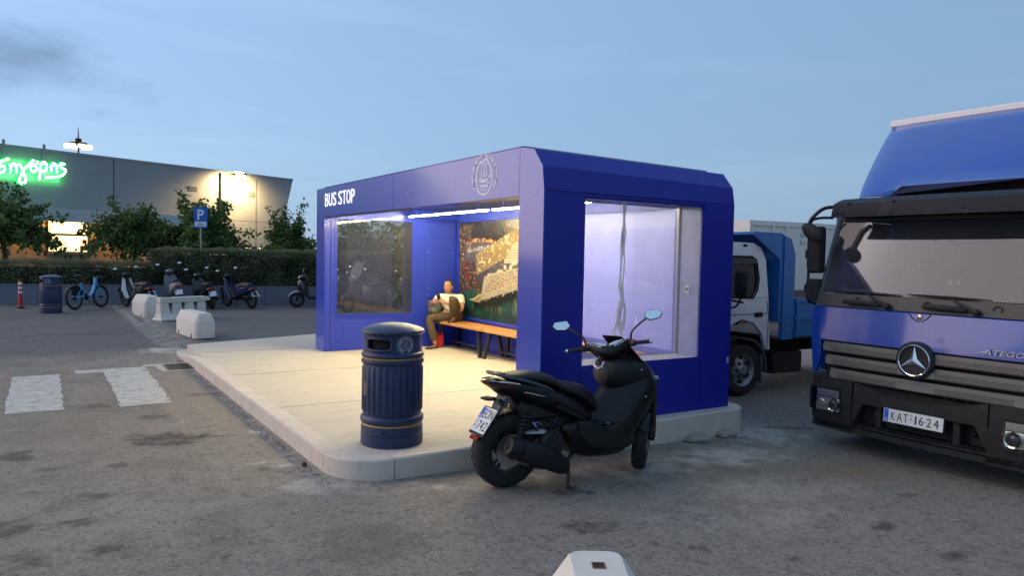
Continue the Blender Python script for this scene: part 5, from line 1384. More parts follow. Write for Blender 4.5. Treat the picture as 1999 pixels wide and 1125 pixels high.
        m.build('badge_figure', M_BRZ, bd, smooth=0)
    MB().lathe([(.001, .0), (.011, .0), (.014, -.004)], 14, c=(0, 0, 0)).v
    a = rad(230); MB(T(.2515 * cos(a), .2515 * sin(a), .128) @ RZ(a) @ RY(pi / 2)).lathe([(.001, .004), (.010, .0045), (.014, .002), (.016, -.002)], 16).build('lock', mat('lock_dark', (.008, .009, .012), .5), b)
    return b
bin1 = make_bin('navy blue ribbed litter bin with gold bands at the corner of the pad', (-1.295, .275, PZ), 'navy litter bins')
bin2 = dup(bin1); bin2.location = (-3.53, 17.2, 0); bin2.rotation_euler = (0, 0, rad(-20))
bin2['label'] = 'far navy litter bin on the asphalt by the planter wall'

# ================================================================== BENCHES
M_WOOD = None
def wood():
    t = NT('bench_wood'); v = t.co('Object')
    n = t.noise(t.maps(v, scale=(9, 1.0, 9)), 5, 6, .65, .6)
    t.set(Base_Color=t.mix(n, (.46, .20, .055), (.66, .34, .11)), Roughness=.42)
    t.bump(n, .1, .003)
    return t.m
M_WOOD = wood()
M_BLEG = mat('bench_leg_metal', (.02, .02, .024), .4, .3, var=.15)
def bench(y0, y1, label):
    b = thing('bench', label, 'bench', (2.10, (y0 + y1) / 2, PZ), 0, 'wooden benches in the shelter')
    L = (y1 - y0) / 2
    for k in range(2):
        MB().box((-.215 + .217 * k, -L, .405), (-.215 + .217 * k + .213, L, .45), .006).build('seat_plank', M_WOOD, b)
    for s in (-1, 1):
        for dx in (-1, 1):
            m = MB(); m.loft([[(dx * .205 + a * .022, s * (L - .10) + s * .045 + c * .026, 0) for a, c in ((-1, -1), (1, -1), (1, 1), (-1, 1))], [(dx * .165 + a * .022, s * (L - .16) + c * .026, .404) for a, c in ((-1, -1), (1, -1), (1, 1), (-1, 1))]]); m.build('leg', M_BLEG, b, smooth=0)
        MB().box((-.15, s * (L - .16) - .018, .365), (.15, s * (L - .16) + .018, .402)).build('cross_bar', M_BLEG, b, smooth=0)
    MB().box((-.012, -L + .13, .10), (.012, L - .13, .13)).build('stretcher', M_BLEG, b, smooth=0)
bench(4.29, 5.86, 'wooden bench with black legs that the man sits on')
bench(2.70, 4.27, 'wooden bench with black legs beside the one the man sits on')
bench(1.11, 2.68, 'wooden bench behind the glazed end wall, nearest the black scooter')
# ================================================================== SEATED MAN
def skin_geo(nodes, edges, root, lv=2):
    names = list(nodes); me = bpy.data.meshes.new('tmp')
    me.from_pydata([nodes[n][0] for n in names], [(names.index(a), names.index(b)) for a, b in edges], [])
    o = bpy.data.objects.new('tmp', me); COL.objects.link(o)
    md = o.modifiers.new('k', 'SKIN'); md.use_smooth_shade = True
    sv = me.skin_vertices[0].data
    for i, n in enumerate(names):
        r = nodes[n][1]; sv[i].radius = r if isinstance(r, tuple) else (r, r); sv[i].use_root = (n == root)
    s = o.modifiers.new('s', 'SUBSURF'); s.levels = lv
    dg = bpy.context.evaluated_depsgraph_get(); dg.update()
    m2 = bpy.data.meshes.new_from_object(o.evaluated_get(dg))
    vs = [tuple(v.co) for v in m2.vertices]; fs = [tuple(p.vertices) for p in m2.polygons]
    bpy.data.objects.remove(o); bpy.data.meshes.remove(m2)
    return vs, fs
M_SKIN = mat('skin', (.46, .235, .145), .5, var=.12, scale=25)
M_SHIRT = mat('cream_cotton', (.74, .70, .60), .85, var=.08, scale=14, bump=.3, bscale=60)
M_TROU = mat('brown_cotton', (.105, .070, .036), .85, var=.2, scale=14, bump=.35, bscale=55)
M_HAIR = mat('dark_hair', (.022, .014, .009), .6, var=.3, scale=60)
BO = Vector((2.1, 5.6, PZ))
man = thing('person', 'seated man in cream shirt and brown trousers with one foot on the bench', 'person', BO)
def L(x, y, z): return (x - BO.x, y - BO.y, z - BO.z)
J = dict(pel=L(2.10, 5.63, .70), spine=L(2.11, 5.67, .84), chest=L(2.09, 5.70, .965), neck0=L(2.075, 5.705, 1.035), neck=L(2.06, 5.70, 1.075),
         shR=L(1.925, 5.825, .985), elR=L(1.80, 5.90, .80), wrR=L(1.74, 5.70, .93), shL=L(2.21, 5.565, .985), elL=L(2.12, 5.34, .80), wrL=L(1.90, 5.46, .905),
         hipR=L(2.02, 5.69, .675), knR=L(1.70, 5.74, .655), anR=L(1.80, 5.665, .225), hipL=L(2.17, 5.56, .675), knL=L(1.88, 5.22, 1.03), anL=L(2.03, 5.45, .665))
head_c = Vector(L(2.045, 5.695, 1.172))
fwd = Vector((-.80, -.58, -.10)).normalized()          # where he looks
# body: one continuous skin mesh, with head and hands grown into it
def fingers(wr, palm_dir, side, out, tag_):
    """palm and five bent fingers from the wrist"""
    wr = Vector(wr); d = Vector(palm_dir).normalized(); sd = Vector(side).normalized(); o = Vector(out).normalized()
    nodes = {}; edges = []
    nodes[tag_ + 'p'] = (tuple(wr + d * .045), (.030, .016))
    for k, (off, ln) in enumerate(((-.027, .062), (-.009, .072), (.009, .068), (.026, .052))):
        a = wr + d * .080 + sd * off; b = a + d * ln * .5 + o * .012; c = b + o * ln * .45 + d * .006
        for i, p in enumerate((a, b, c)): nodes[f'{tag_}f{k}{i}'] = (tuple(p), (.0095, .0095) if i < 2 else (.008, .008))
        edges += [(tag_ + 'p', f'{tag_}f{k}0'), (f'{tag_}f{k}0', f'{tag_}f{k}1'), (f'{tag_}f{k}1', f'{tag_}f{k}2')]
    a = wr + d * .035 - sd * .034 + o * .008; b = a + d * .035 + o * .022
    nodes[tag_ + 't0'] = (tuple(a), (.011, .011)); nodes[tag_ + 't1'] = (tuple(b), (.0095, .0095))
    edges += [(tag_ + 'p', tag_ + 't0'), (tag_ + 't0', tag_ + 't1')]
    return nodes, edges
R_ = dict(pel=(.13, .12), spine=(.12, .10), chest=(.145, .105), neck0=(.07, .065), neck=(.055, .055), shR=.06, elR=.042, wrR=.028, shL=.06, elL=.042, wrL=.028, hipR=.085, knR=.058, anR=.038, hipL=.085, knL=.058, anL=.038)
nodes = {k: (J[k], R_[k]) for k in J}
edges = [('pel', 'spine'), ('spine', 'chest'), ('chest', 'neck0'), ('neck0', 'neck'), ('chest', 'shR'), ('shR', 'elR'), ('elR', 'wrR'), ('chest', 'shL'), ('shL', 'elL'), ('elL', 'wrL'), ('pel', 'hipR'), ('hipR', 'knR'), ('knR', 'anR'), ('pel', 'hipL'), ('hipL', 'knL'), ('knL', 'anL')]
nodes['heelR'] = (L(1.805, 5.672, .185), .036); nodes['ballR'] = (L(1.70, 5.635, .168), (.040, .020)); nodes['toeR'] = (L(1.63, 5.612, .164), (.036, .013))
nodes['heelL'] = (L(2.035, 5.455, .635), .036); nodes['ballL'] = (L(1.955, 5.385, .618), (.040, .020)); nodes['toeL'] = (L(1.90, 5.335, .613), (.036, .013))
edges += [('anR', 'heelR'), ('heelR', 'ballR'), ('ballR', 'toeR'), ('anL', 'heelL'), ('heelL', 'ballL'), ('ballL', 'toeL')]
for tg, wr, pd, sd, ou in (('hr', J['wrR'], (.15, -.9, .25), (.5, .1, .8), (.9, -.2, -.3)), ('hl', J['wrL'], (-.75, .25, .45), (.35, .1, .9), (-.2, .9, .1))):
    n_, e_ = fingers(wr, pd, sd, ou, tg); nodes.update(n_); edges += e_; edges.append(('wrR' if tg == 'hr' else 'wrL', tg + 'p'))
vs, fs = skin_geo(nodes, edges, 'pel', 2)
m = MB(); m.add(vs, fs)
# head
side = fwd.cross(Vector((0, 0, 1))).normalized(); upv = side.cross(fwd)
MH = Matrix((fwd, side, upv)).transposed().to_4x4(); MH.translation = head_c       # x forward, y his right, z up
def head_pt(t, a):
    st, ct = sin(t), cos(t)
    x = .098 * st * cos(a); y = .076 * st * sin(a); z = .118 * ct
    if ct < -.2: y *= 1 - .28 * (-.2 - ct); x += .012 * (-.2 - ct) * 2
    f = cos(a)
    if f > .6 and -.35 < ct < .15:      # nose
        w = max(0, 1 - abs(sin(a)) / .22); h = max(0, 1 - abs(ct + .14) / .24); x += .026 * w * h * (1.2 if ct < -.1 else .8)
    if f > .5 and -.02 < ct < .22: x -= .010 * max(0, 1 - abs(abs(sin(a)) - .42) / .25) * max(0, 1 - abs(ct - .08) / .14)   # eye sockets
    if f > .6 and -.85 < ct < -.65: x += .008
    return (x, y, z)
n1, n2 = 22, 32; hv = []; hf = []
for i in range(n1 + 1):
    for k in range(n2): hv.append(head_pt(pi * i / n1, 2 * pi * k / n2))
for i in range(n1):
    for k in range(n2): hf.append((i * n2 + k, (i + 1) * n2 + k, (i + 1) * n2 + (k + 1) % n2, i * n2 + (k + 1) % n2))
m.M = MH; m.add(hv, hf)
for s in (-1, 1): m.ell((-.005, s * .076, -.012), (.020, .010, .032), 10, 7)
m.M = I4
m.build('body', M_SKIN, man, 60)
mh = MB(MH)
for s in (-1, 1):
    mh = MB(MH); mh.ell((.083, s * .032, .012), (.010, .013, .008), 10, 6); e = mh.build('eye', mat('eye_white', (.7, .68, .64), .3), man)
    MB(MH).ell((.0905, s * .032, .010), (.004, .006, .006), 8, 6).build('pupil', mat('pupil', (.02, .012, .01), .3), e)
    MB(MH).tube([(.090, s * .014, .030), (.090, s * .032, .035), (.078, s * .052, .030)], [.004, .005, .003], 6).build('eyebrow', M_HAIR, man)
MB(MH).tube([(.083, -.022, -.070), (.091, 0, -.067), (.083, .022, -.070)], [.003, .005, .003], 6).build('mouth', mat('lips', (.30, .11, .09), .5), man)
hv = []; hf = []; keep = []
for i in range(13):
    for k in range(n2):
        p = Vector(head_pt(pi * (.04 + i * .047), 2 * pi * k / n2)); hv.append(tuple(Vector((p.x * 1.05 - .002, p.y * 1.06, p.z * 1.045))))
for i in range(12):
    for k in range(n2):
        a = 2 * pi * (k + .5) / n2; f = cos(a); low = i + 1
        lim = 3.2 if f > .75 else (4.2 if f > .55 else (6.5 if f > .3 else (8.5 if f > .0 else 12)))
        if abs(sin(a)) > .5 and f > .35: lim = 3.0
        if low <= lim: hf.append((i * n2 + k, (i + 1) * n2 + k, (i + 1) * n2 + (k + 1) % n2, i * n2 + (k + 1) % n2))
mm = MB(MH); mm.add(hv, hf); hr = mm.build('hair', M_HAIR, man, 60)
sd_ = hr.modifiers.new('t', 'SOLIDIFY'); sd_.thickness = .006
mm = MB(MH); vs_ = [head_pt(pi * (.60 + .012 * i), 2 * pi * (k - 6) / 24 * .5) for i in range(12) for k in range(13)]
# clothes
T_ = {k: nodes[k] for k in ('pel', 'hipR', 'knR', 'hipL', 'knL')}
T_ = dict(pel=(J['pel'], (.15, .135)), up=(tuple(Vector(J['pel']).lerp(Vector(J['spine']), .5)), (.14, .12)), hipR=(J['hipR'], .105), thR=(tuple(Vector(J['hipR']).lerp(Vector(J['knR']), .5)), .098), knR=(J['knR'], .078), caR=(tuple(Vector(J['knR']).lerp(Vector(J['anR']), .4)), .074), anR=(tuple(Vector(J['knR']).lerp(Vector(J['anR']), .93)), .060),
          hipL=(J['hipL'], .105), thL=(tuple(Vector(J['hipL']).lerp(Vector(J['knL']), .5)), .098), knL=(J['knL'], .078), caL=(tuple(Vector(J['knL']).lerp(Vector(J['anL']), .4)), .078), anL=(tuple(Vector(J['knL']).lerp(Vector(J['anL']), .92)), .062))
vs, fs = skin_geo(T_, [('up', 'pel'), ('pel', 'hipR'), ('hipR', 'thR'), ('thR', 'knR'), ('knR', 'caR'), ('caR', 'anR'), ('pel', 'hipL'), ('hipL', 'thL'), ('thL', 'knL'), ('knL', 'caL'), ('caL', 'anL')], 'pel', 2)
MB().add(vs, fs).build('trousers', M_TROU, man, 60)
S_ = dict(pel=(tuple(Vector(J['pel']).lerp(Vector(J['spine']), .25)), (.155, .135)), spine=(J['spine'], (.15, .125)), chest=(J['chest'], (.168, .125)), neck0=(J['neck0'], (.085, .08)),
          shR=(J['shR'], .082), slR=(tuple(Vector(J['shR']).lerp(Vector(J['elR']), .62)), .068), shL=(J['shL'], .082), slL=(tuple(Vector(J['shL']).lerp(Vector(J['elL']), .55)), .068))
vs, fs = skin_geo(S_, [('pel', 'spine'), ('spine', 'chest'), ('chest', 'neck0'), ('chest', 'shR'), ('shR', 'slR'), ('chest', 'shL'), ('shL', 'slL')], 'pel', 2)
MB().add(vs, fs).build('shirt', M_SHIRT, man, 60)
M_SAND = mat('sandal_brown', (.05, .035, .025), .7)
for tg, h_, b_, t_ in (('R', nodes['heelR'][0], nodes['ballR'][0], nodes['toeR'][0]), ('L', nodes['heelL'][0], nodes['ballL'][0], nodes['toeL'][0])):
    h_, b_, t_ = Vector(h_), Vector(b_), Vector(t_); d = (t_ - h_); d.z = 0; d.normalize(); s = Vector((-d.y, d.x, 0)); z0 = .003 if tg == 'R' else .454
    ring = []
    for (u, w) in ((-.05, .02), (-.03, .036), (.03, .036), (.10, .044), (.16, .046), (.20, .036), (.222, .014)): ring.append((u, w))
    poly = [h_ + d * u + s * w for u, w in ring] + [h_ + d * u - s * w for u, w in reversed(ring)]
    m = MB(); m.loft([[(p.x, p.y, z0) for p in poly], [(p.x, p.y, z0 + .016) for p in poly]]); sl_ = m.build('sandal', M_SAND, man, 40)
    for u, hh in ((.135, .034), (.03, .07)):
        c = h_ + d * u; MB().tube(smooth_pts([(c.x + s.x * .044, c.y + s.y * .044, z0 + .012), (c.x + s.x * .03, c.y + s.y * .03, z0 + hh), (c.x, c.y, z0 + hh + .014), (c.x - s.x * .03, c.y - s.y * .03, z0 + hh), (c.x - s.x * .044, c.y - s.y * .044, z0 + .012)], 4), .009, 6, flat=.6).build('strap', M_SAND, sl_)
# phone in his hands
ph = MB(T(1.795, 5.555, 1.005) @ RZ(rad(35)) @ RY(rad(-35))).box((-.005, -.036, -.075), (.005, .036, .075), .004).build('phone', mat('phone_black', (.01, .01, .012), .15), None)
tag(ph, 'black phone held up in the seated man\'s hands', 'phone')
scr = MB(T(1.795, 5.555, 1.005) @ RZ(rad(35)) @ RY(rad(-35))).box((.0055, -.032, -.068), (.0062, .032, .068)).build('screen', mat('phone_glass', (.02, .03, .03), .05), ph, smooth=0)
# shoulder bag in his lap, case on the wall, red bag below the bench
m = MB(T(1.86, 5.80, .80) @ RZ(rad(-35)) @ RX(rad(10)))
m.ell((0, 0, 0), (.11, .17, .105), 18, 12)
rnd = random.Random(2); m.v = [(x + rnd.uniform(-.006, .006), y + rnd.uniform(-.006, .006), z + rnd.uniform(-.006, .006)) for x, y, z in m.v]
bg = m.build('shoulder_bag', mat('grey_green_cloth', (.115, .125, .105), .85, var=.25, scale=14, bump=.4, bscale=50), None, 60)
tag(bg, 'soft grey green bag in the seated man\'s lap', 'bag')
MB().tube(smooth_pts([(1.85, 5.93, .87), (1.93, 5.88, 1.0), (2.02, 5.80, 1.06), (2.12, 5.68, 1.03)], 5), .012, 6, flat=.4).build('bag_strap', MATS['grey_green_cloth'], bg)
m = MB(); m.box((1.80, 5.945, .70), (2.02, 5.968, .93), .006); cs_ = m.build('wall_panel', mat('steel_panel', (.30, .28, .24), .3, .7, var=.3), sh); cs_.location = (0, 0, -PZ)
m = MB(T(1.93, 5.83, PZ)); m.loft([[(-.05, -.10, .001), (.05, -.10, .001), (.05, .10, .001), (-.05, .10, .001)], [(-.06, -.11, .15), (.06, -.11, .15), (.06, .11, .15), (-.06, .11, .15)], [(-.03, -.10, .26), (.03, -.10, .26), (.03, .10, .26), (-.03, .10, .26)]])
rb = m.build('shopping_bag', mat('red_bag', (.50, .02, .03), .4, var=.25, scale=18, bump=.4, bscale=25), None, 30, bevel=.01)
tag(rb, 'red bag on the floor under the end of the bench', 'bag')
for k, (y, z) in enumerate(((-.03, .17), (.04, .10))): MB(T(1.93, 5.83, PZ)).box((-.066, y - .025, z), (-.058, y + .03, z + .05), .004).build('bag_print', mat('bag_black', (.02, .02, .02), .5), rb)
# ================================================================== SMALL TIPPER TRUCK, CONTAINER
M_CABW = mat('cab_white', (.78, .80, .80), .3, var=.05, coat=.5, dirt=.12)
M_TIPB = mat('tipper_blue', (.010, .15, .43), .42, var=.15, scale=3, dirt=.22, dirtcol=(.12, .13, .15))
M_RUSTY = mat('rusty_inside', (.17, .105, .08), .85, var=.35, scale=6)
t2 = thing('tipper_truck', 'small white truck with a blue tipper body behind the shelter', 'truck', (3.4, 1.3, -.13))
# local: x back, y away from us, z up; its near side is the plane y = 0
prof = [(.02, .58), (.36, .60), (.40, .80), (.55, .98), (.78, 1.06), (1.02, 1.0), (1.20, .84), (1.28, .62), (1.36, .62), (1.33, 1.2), (1.22, 1.86), (1.12, 2.02), (.96, 2.085), (.55, 2.09), (.36, 2.02), (.18, 1.55), (.02, 1.18)]
win = [(.34, 1.36), (.98, 1.34), (1.06, 1.44), (1.085, 1.60), (1.03, 1.84), (.94, 1.90), (.56, 1.90), (.46, 1.78)]
def side_with_window(y0, y1):
    bm = bmesh.new()
    for y in (y0, y1):
        pass
    m = MB()
    # upper and lower halves round the window: strips between matching points
    top = [(.18, 1.55), (.36, 2.02), (.55, 2.09), (.96, 2.085), (1.12, 2.02), (1.22, 1.86), (1.26, 1.60), (1.30, 1.34)]
    inn = [(.34, 1.36), (.46, 1.78), (.56, 1.90), (.94, 1.90), (1.03, 1.84), (1.085, 1.60), (1.06, 1.44), (.98, 1.34)]
    for k in range(7):
        m.prism([top[k], top[k + 1], inn[k + 1], inn[k]], y0, y1, 'xz')
    return m
for y0, y1 in ((0, .05), (1.70, 1.75)):
    low = [(.02, .58), (.36, .60), (.40, .80), (.55, .98), (.78, 1.06), (1.02, 1.0), (1.20, .84), (1.28, .62), (1.36, .62), (1.32, 1.10), (1.30, 1.335), (.98, 1.335), (.34, 1.355), (.18, 1.545), (.02, 1.18)]
    m = MB(); m.prism(low, y0, y1, 'xz'); m.build('cab_side', M_CABW, t2, 20)
    side_with_window(y0, y1).build('door_frame', M_CABW, t2, 0)
    m = MB(); m.prism(win, y0 + .02, y0 + .028, 'xz'); m.build('side_window', glass('cab_glass', (.22, .25, .27), 1.5, .05), t2, 0)
m = MB(); m.tube([(x, -.004, z) for x, z in win], .013, 6, closed=True); m.build('window_seal', M_BLKM, t2)
MB().box((.36, -.02, 1.80), (1.02, -.002, 1.88), .006).build('rain_guard', mat('smoke_guard', (.02, .02, .024), .3), t2)
MB().tube([(1.30, -.003, .62), (1.31, -.003, 1.10), (1.27, -.003, 1.30)], .004, 5).build('door_seam', M_GAP, t2)
MB().tube([(.05, -.003, 1.12), (.6, -.003, 1.12), (1.31, -.003, 1.125)], .004, 5).build('door_seam', M_GAP, t2)
MB().box((1.02, -.022, 1.08), (1.18, -.002, 1.145), .012).build('door_handle', M_BLKM, t2)
m = MB(); m.loft([[(.18, .051, 1.55), (.18, 1.699, 1.55), (.20, 1.699, 1.53), (.20, .051, 1.53)], [(.36, .051, 2.02), (.36, 1.699, 2.02), (.40, 1.699, 2.0), (.40, .051, 2.0)], [(.55, .051, 2.09), (.55, 1.699, 2.09), (.57, 1.699, 2.05), (.57, .051, 2.05)], [(.96, .051, 2.085), (.96, 1.699, 2.085), (.96, 1.699, 2.05), (.96, .051, 2.05)], [(1.12, .051, 2.02), (1.12, 1.699, 2.02), (1.10, 1.699, 1.98), (1.10, .051, 1.98)], [(1.22, .051, 1.86), (1.22, 1.699, 1.86), (1.19, 1.699, 1.86), (1.19, .051, 1.86)], [(1.34, .051, 1.1), (1.34, 1.699, 1.1), (1.31, 1.699, 1.1), (1.31, .051, 1.1)]]); m.build('cab_roof', M_CABW, t2, 30)
MB().box((.02, .051, .58), (.06, 1.699, 1.18), .01).build('cab_front', M_CABW, t2)
MB().box((.30, .051, .58), (1.34, 1.699, .66)).build('cab_floor', M_TDARK, t2, smooth=0)
MB().box((.80, .25, .95), (1.15, 1.5, 1.62), .08).build('cab_seat', mat('seat_cloth', (.06, .06, .07), .9), t2)
MB().box((.75, -.01, 2.03), (.83, .03, 2.065), .008).build('marker_lamp', M_BLKM, t2)
m = MB(); m.tube(smooth_pts([(.35, -.02, 1.35), (.42, -.16, 1.32), (.55, -.20, 1.30)], 4), .014, 7); m.build('mirror_arm', M_BLKM, t2)
m = MB(); m.box((.48, -.27, 1.36), (.58, -.09, 1.72), .03); m.build('mirror', M_BLKM, t2)
m = MB(); m.tube(smooth_pts([(.34, -.01, 1.22), (.46, -.15, 1.24), (.53, -.18, 1.36)], 4), .014, 7); m.build('mirror_arm', M_BLKM, t2)
M_WS = mat('wheel_grey', (.30, .30, .31), .45, .6, var=.25, scale=14, dirt=.4, dirtcol=(.10, .09, .08))
def lorry_wheel(x, y, r, w, par, s=-1):
    pr = []
    for k in range(11):
        a = pi * k / 10; pr.append((r - .05 + .05 * sin(a) ** .6, -w / 2 * cos(a)))
    MB(T(x, y, r)).lathe([(r * .62, -w * .45)] + pr + [(r * .62, w * .45)], 36, axis='y').build('tyre', M_RUB, par, 50)
    prof = [(r * .62, -w * .46), (r * .58, -w * .40), (r * .50, -w * .18), (r * .36, -w * .26), (r * .20, -w * .42), (r * .16, -w * .55), (.001, -w * .56)]
    d = MB(T(x, y, r)).lathe([(a, b if s < 0 else -b) for a, b in prof], 32, axis='y').build('wheel_disc', M_WS, par, 40)
    for k in range(6):
        a = 2 * pi * k / 6
        MB(T(x + r * .28 * cos(a), y + s * w * .36, r + r * .28 * sin(a))).ell((0, 0, 0), (.022, .03, .022), 8, 6).build('wheel_nut', M_DMET, d)
        a += pi / 6
        MB(T(x + r * .49 * cos(a), y + s * w * .235, r + r * .49 * sin(a))).ell((0, 0, 0), (.040, .012, .040), 10, 6).build('vent_hole', M_TDARK, d)
for yy, s in ((.14, -1), (1.61, 1)): lorry_wheel(.88, yy, .36, .22, t2, s)
for yy, s in ((.18, -1), (1.57, 1)): lorry_wheel(3.5, yy, .36, .30, t2, s)
m = MB(); rings = []
for k in range(10):
    a = rad(-5 + 100 * k / 9); r = .44
    rings.append([(.88 + r * cos(a), .0, .36 + r * sin(a)), (.88 + r * cos(a), .30, .36 + r * sin(a)), (.88 + (r - .02) * cos(a), .30, .36 + (r - .02) * sin(a)), (.88 + (r - .02) * cos(a), .0, .36 + (r - .02) * sin(a))])
m.loft(rings); m.build('mudguard', mat('dusty_mudguard', (.10, .10, .10), .7, dirt=.6), t2, 50)
MB().box((1.22, .02, .16), (1.25, .30, .55), .006).build('mud_flap', MATS['dusty_mudguard'], t2)
# tipper: headboard with overhanging canopy, side board, floor
BF = 1.42
MB().box((BF, -.08, 1.0), (BF + .06, 1.83, 2.22)).build('headboard', M_TIPB, t2, smooth=0)
m = MB(); m.prism([(BF - .55, 2.20), (BF + .02, 2.20), (BF + .02, 2.235), (BF - .55, 2.235)], -.08, 1.83, 'xz'); m.build('canopy', M_TIPB, t2, 0)
m = MB(); m.prism([(BF - .55, 2.198), (BF + .0, 2.198), (BF + .0, 1.86)], -.08, -.05, 'xz'); m.build('canopy_gusset', M_TIPB, t2, 0)
m = MB(); m.prism([(BF - .55, 2.198), (BF + .0, 2.198), (BF + .0, 1.86)], 1.80, 1.83, 'xz'); m.build('canopy_gusset', M_TIPB, t2, 0)
m = MB(); m.prism([(BF + .061, .76), (BF + .30, .76), (BF + .30, 1.95), (BF + .20, 2.16), (BF + .061, 2.20)], -.10, -.04, 'xz'); m.build('corner_wing', M_TIPB, t2, 0)
m = MB(); m.prism([(BF + .061, .76), (BF + .30, .76), (BF + .30, 1.95), (BF + .20, 2.16), (BF + .061, 2.20)], 1.79, 1.85, 'xz'); m.build('corner_wing', M_TIPB, t2, 0)
for yy in (-.10, 1.79):
    sb = MB().box((BF + .305, yy, .78), (BF + 3.4, yy + .05, 1.34)).build('side_board', M_TIPB, t2, smooth=0)
    y_ = yy - .022 if yy < 0 else yy + .051
    for z in (.80, 1.02, 1.27): MB().box((BF + .31, y_, z), (BF + 3.4, y_ + .021, z + .05), .004).build('board_rib', M_TIPB, sb)
    for k in range(6): MB().box((BF + .34 + .58 * k, y_ - .004, .785), (BF + .40 + .58 * k, y_ + .023, 1.335), .004).build('board_post', M_TIPB, sb)
MB().box((BF + .062, -.05, .76), (BF + 3.4, 1.79, .80)).build('bed_floor', M_RUSTY, t2, smooth=0)
MB().box((BF + .31, 1.745, .805), (BF + 3.35, 1.788, 1.33)).build('bed_lining', M_RUSTY, t2, smooth=0)
for y in (.55, 1.15): MB().box((.5, y, .48), (BF + 3.3, y + .10, .70)).build('chassis_rail', M_TDARK, t2, smooth=0)
MB().box((BF + .10, .06, .26), (BF + .75, .34, .56), .02).build('tool_box', M_TDARK, t2)
MB().box((BF + .12, .04, .22), (BF + .60, .06, .245)).build('step', M_STEEL, t2, smooth=0)
# shipping container far behind
M_CONT = mat('container_white', (.72, .68, .63), .5, var=.08, scale=2, dirt=.22, dirtcol=(.33, .24, .17))
ct = thing('shipping_container', 'white corrugated shipping container behind the trucks', 'container', (15.9, 11.0, 0), rad(-6))
Lc, Wc, Hc = 12.0, 2.44, 3.06
MB().box((0, 0, .15), (.12, .12, Hc)).build('corner_post', M_CONT, ct, smooth=0); MB().box((0, Wc - .12, .15), (.12, Wc, Hc)).build('corner_post', M_CONT, ct, smooth=0)
MB().box((.121, 0, Hc - .16), (Lc, .10, Hc)).build('top_rail', M_CONT, ct, smooth=0); MB().box((.121, 0, .15), (Lc, .10, .32)).build('bottom_rail', M_CONT, ct, smooth=0)
MB().box((.121, .10, Hc - .05), (Lc, Wc, Hc - .01)).build('roof', M_CONT, ct, smooth=0)
MB().box((0, .121, .15), (.08, Wc - .121, Hc)).build('end_wall', M_CONT, ct, smooth=0)
MB().box((.121, Wc - .08, .15), (Lc, Wc, Hc)).build('rear_wall', M_CONT, ct, smooth=0)
MB().box((1.03, -.005, .321), (1.13, .099, Hc - .161)).build('side_post', M_CONT, ct, smooth=0)
MB().box((1.66, -.005, .321), (1.76, .099, Hc - .161)).build('side_post', M_CONT, ct, smooth=0)
for a, b in ((.122, 1.029), (1.131, 1.659)): MB().box((a, .06, .321), (b, .08, Hc - .161)).build('side_panel', M_CONT, ct, smooth=0)
MB().box((1.761, .055, .321), (3.3, .08, Hc - .161)).build('marking_panel', M_CONT, ct, smooth=0)
x = 3.3; k = 0
while x < Lc - .3:
    P = [(x, .075), (x + .07, .03), (x + .14, .03), (x + .21, .075), (x + .28, .075), (x + .28, .085), (x, .085)]
    MB().prism(P, .321, Hc - .161, 'xy').build('corrugation', M_CONT, ct, smooth=0); x += .281
M_CMARK = mat('container_marks', (.16, .20, .26), .6)
for s_, z in (('SA', 2.55), ('511', 2.28)):
    vs, fs = fit_text(s_, .34 if s_ == 'SA' else .42, .16, .004); m = MB(); m.add([(2.35 + v[0], .052 - v[2], z + v[1]) for v in vs], fs); m.build('container_lettering', M_CMARK, ct, smooth=0)
for xx in (4.6, 5.0): MB(T(xx, .025, 1.95)).ell((0, 0, 0), (.07, .008, .16), 12, 8).build('blue_mark', mat('mark_blue', (.04, .12, .30), .5), ct)
# a second one beyond, seen through the cab windows
c2 = thing('shipping_container', 'pale cream container with ribbed side behind the big truck\'s cab', 'container', (19.5, 6.2, 0), rad(-6))
M_CONT2 = mat('container_cream', (.60, .52, .42), .6, var=.1, scale=2, dirt=.2)
MB().box((0, .08, .15), (9, 2.4, 2.75)).build('body', M_CONT2, c2, smooth=0)
MB().box((-.01, 0, 2.6), (9, .079, 2.76)).build('top_rail', M_CONT2, c2, smooth=0); MB().box((-.01, 0, .15), (9, .079, .3)).build('bottom_rail', M_CONT2, c2, smooth=0)
for k in range(30): MB().box((.1 + .29 * k, .03, .301), (.24 + .29 * k, .0795, 2.599)).build('rib', M_CONT2, c2, smooth=0)

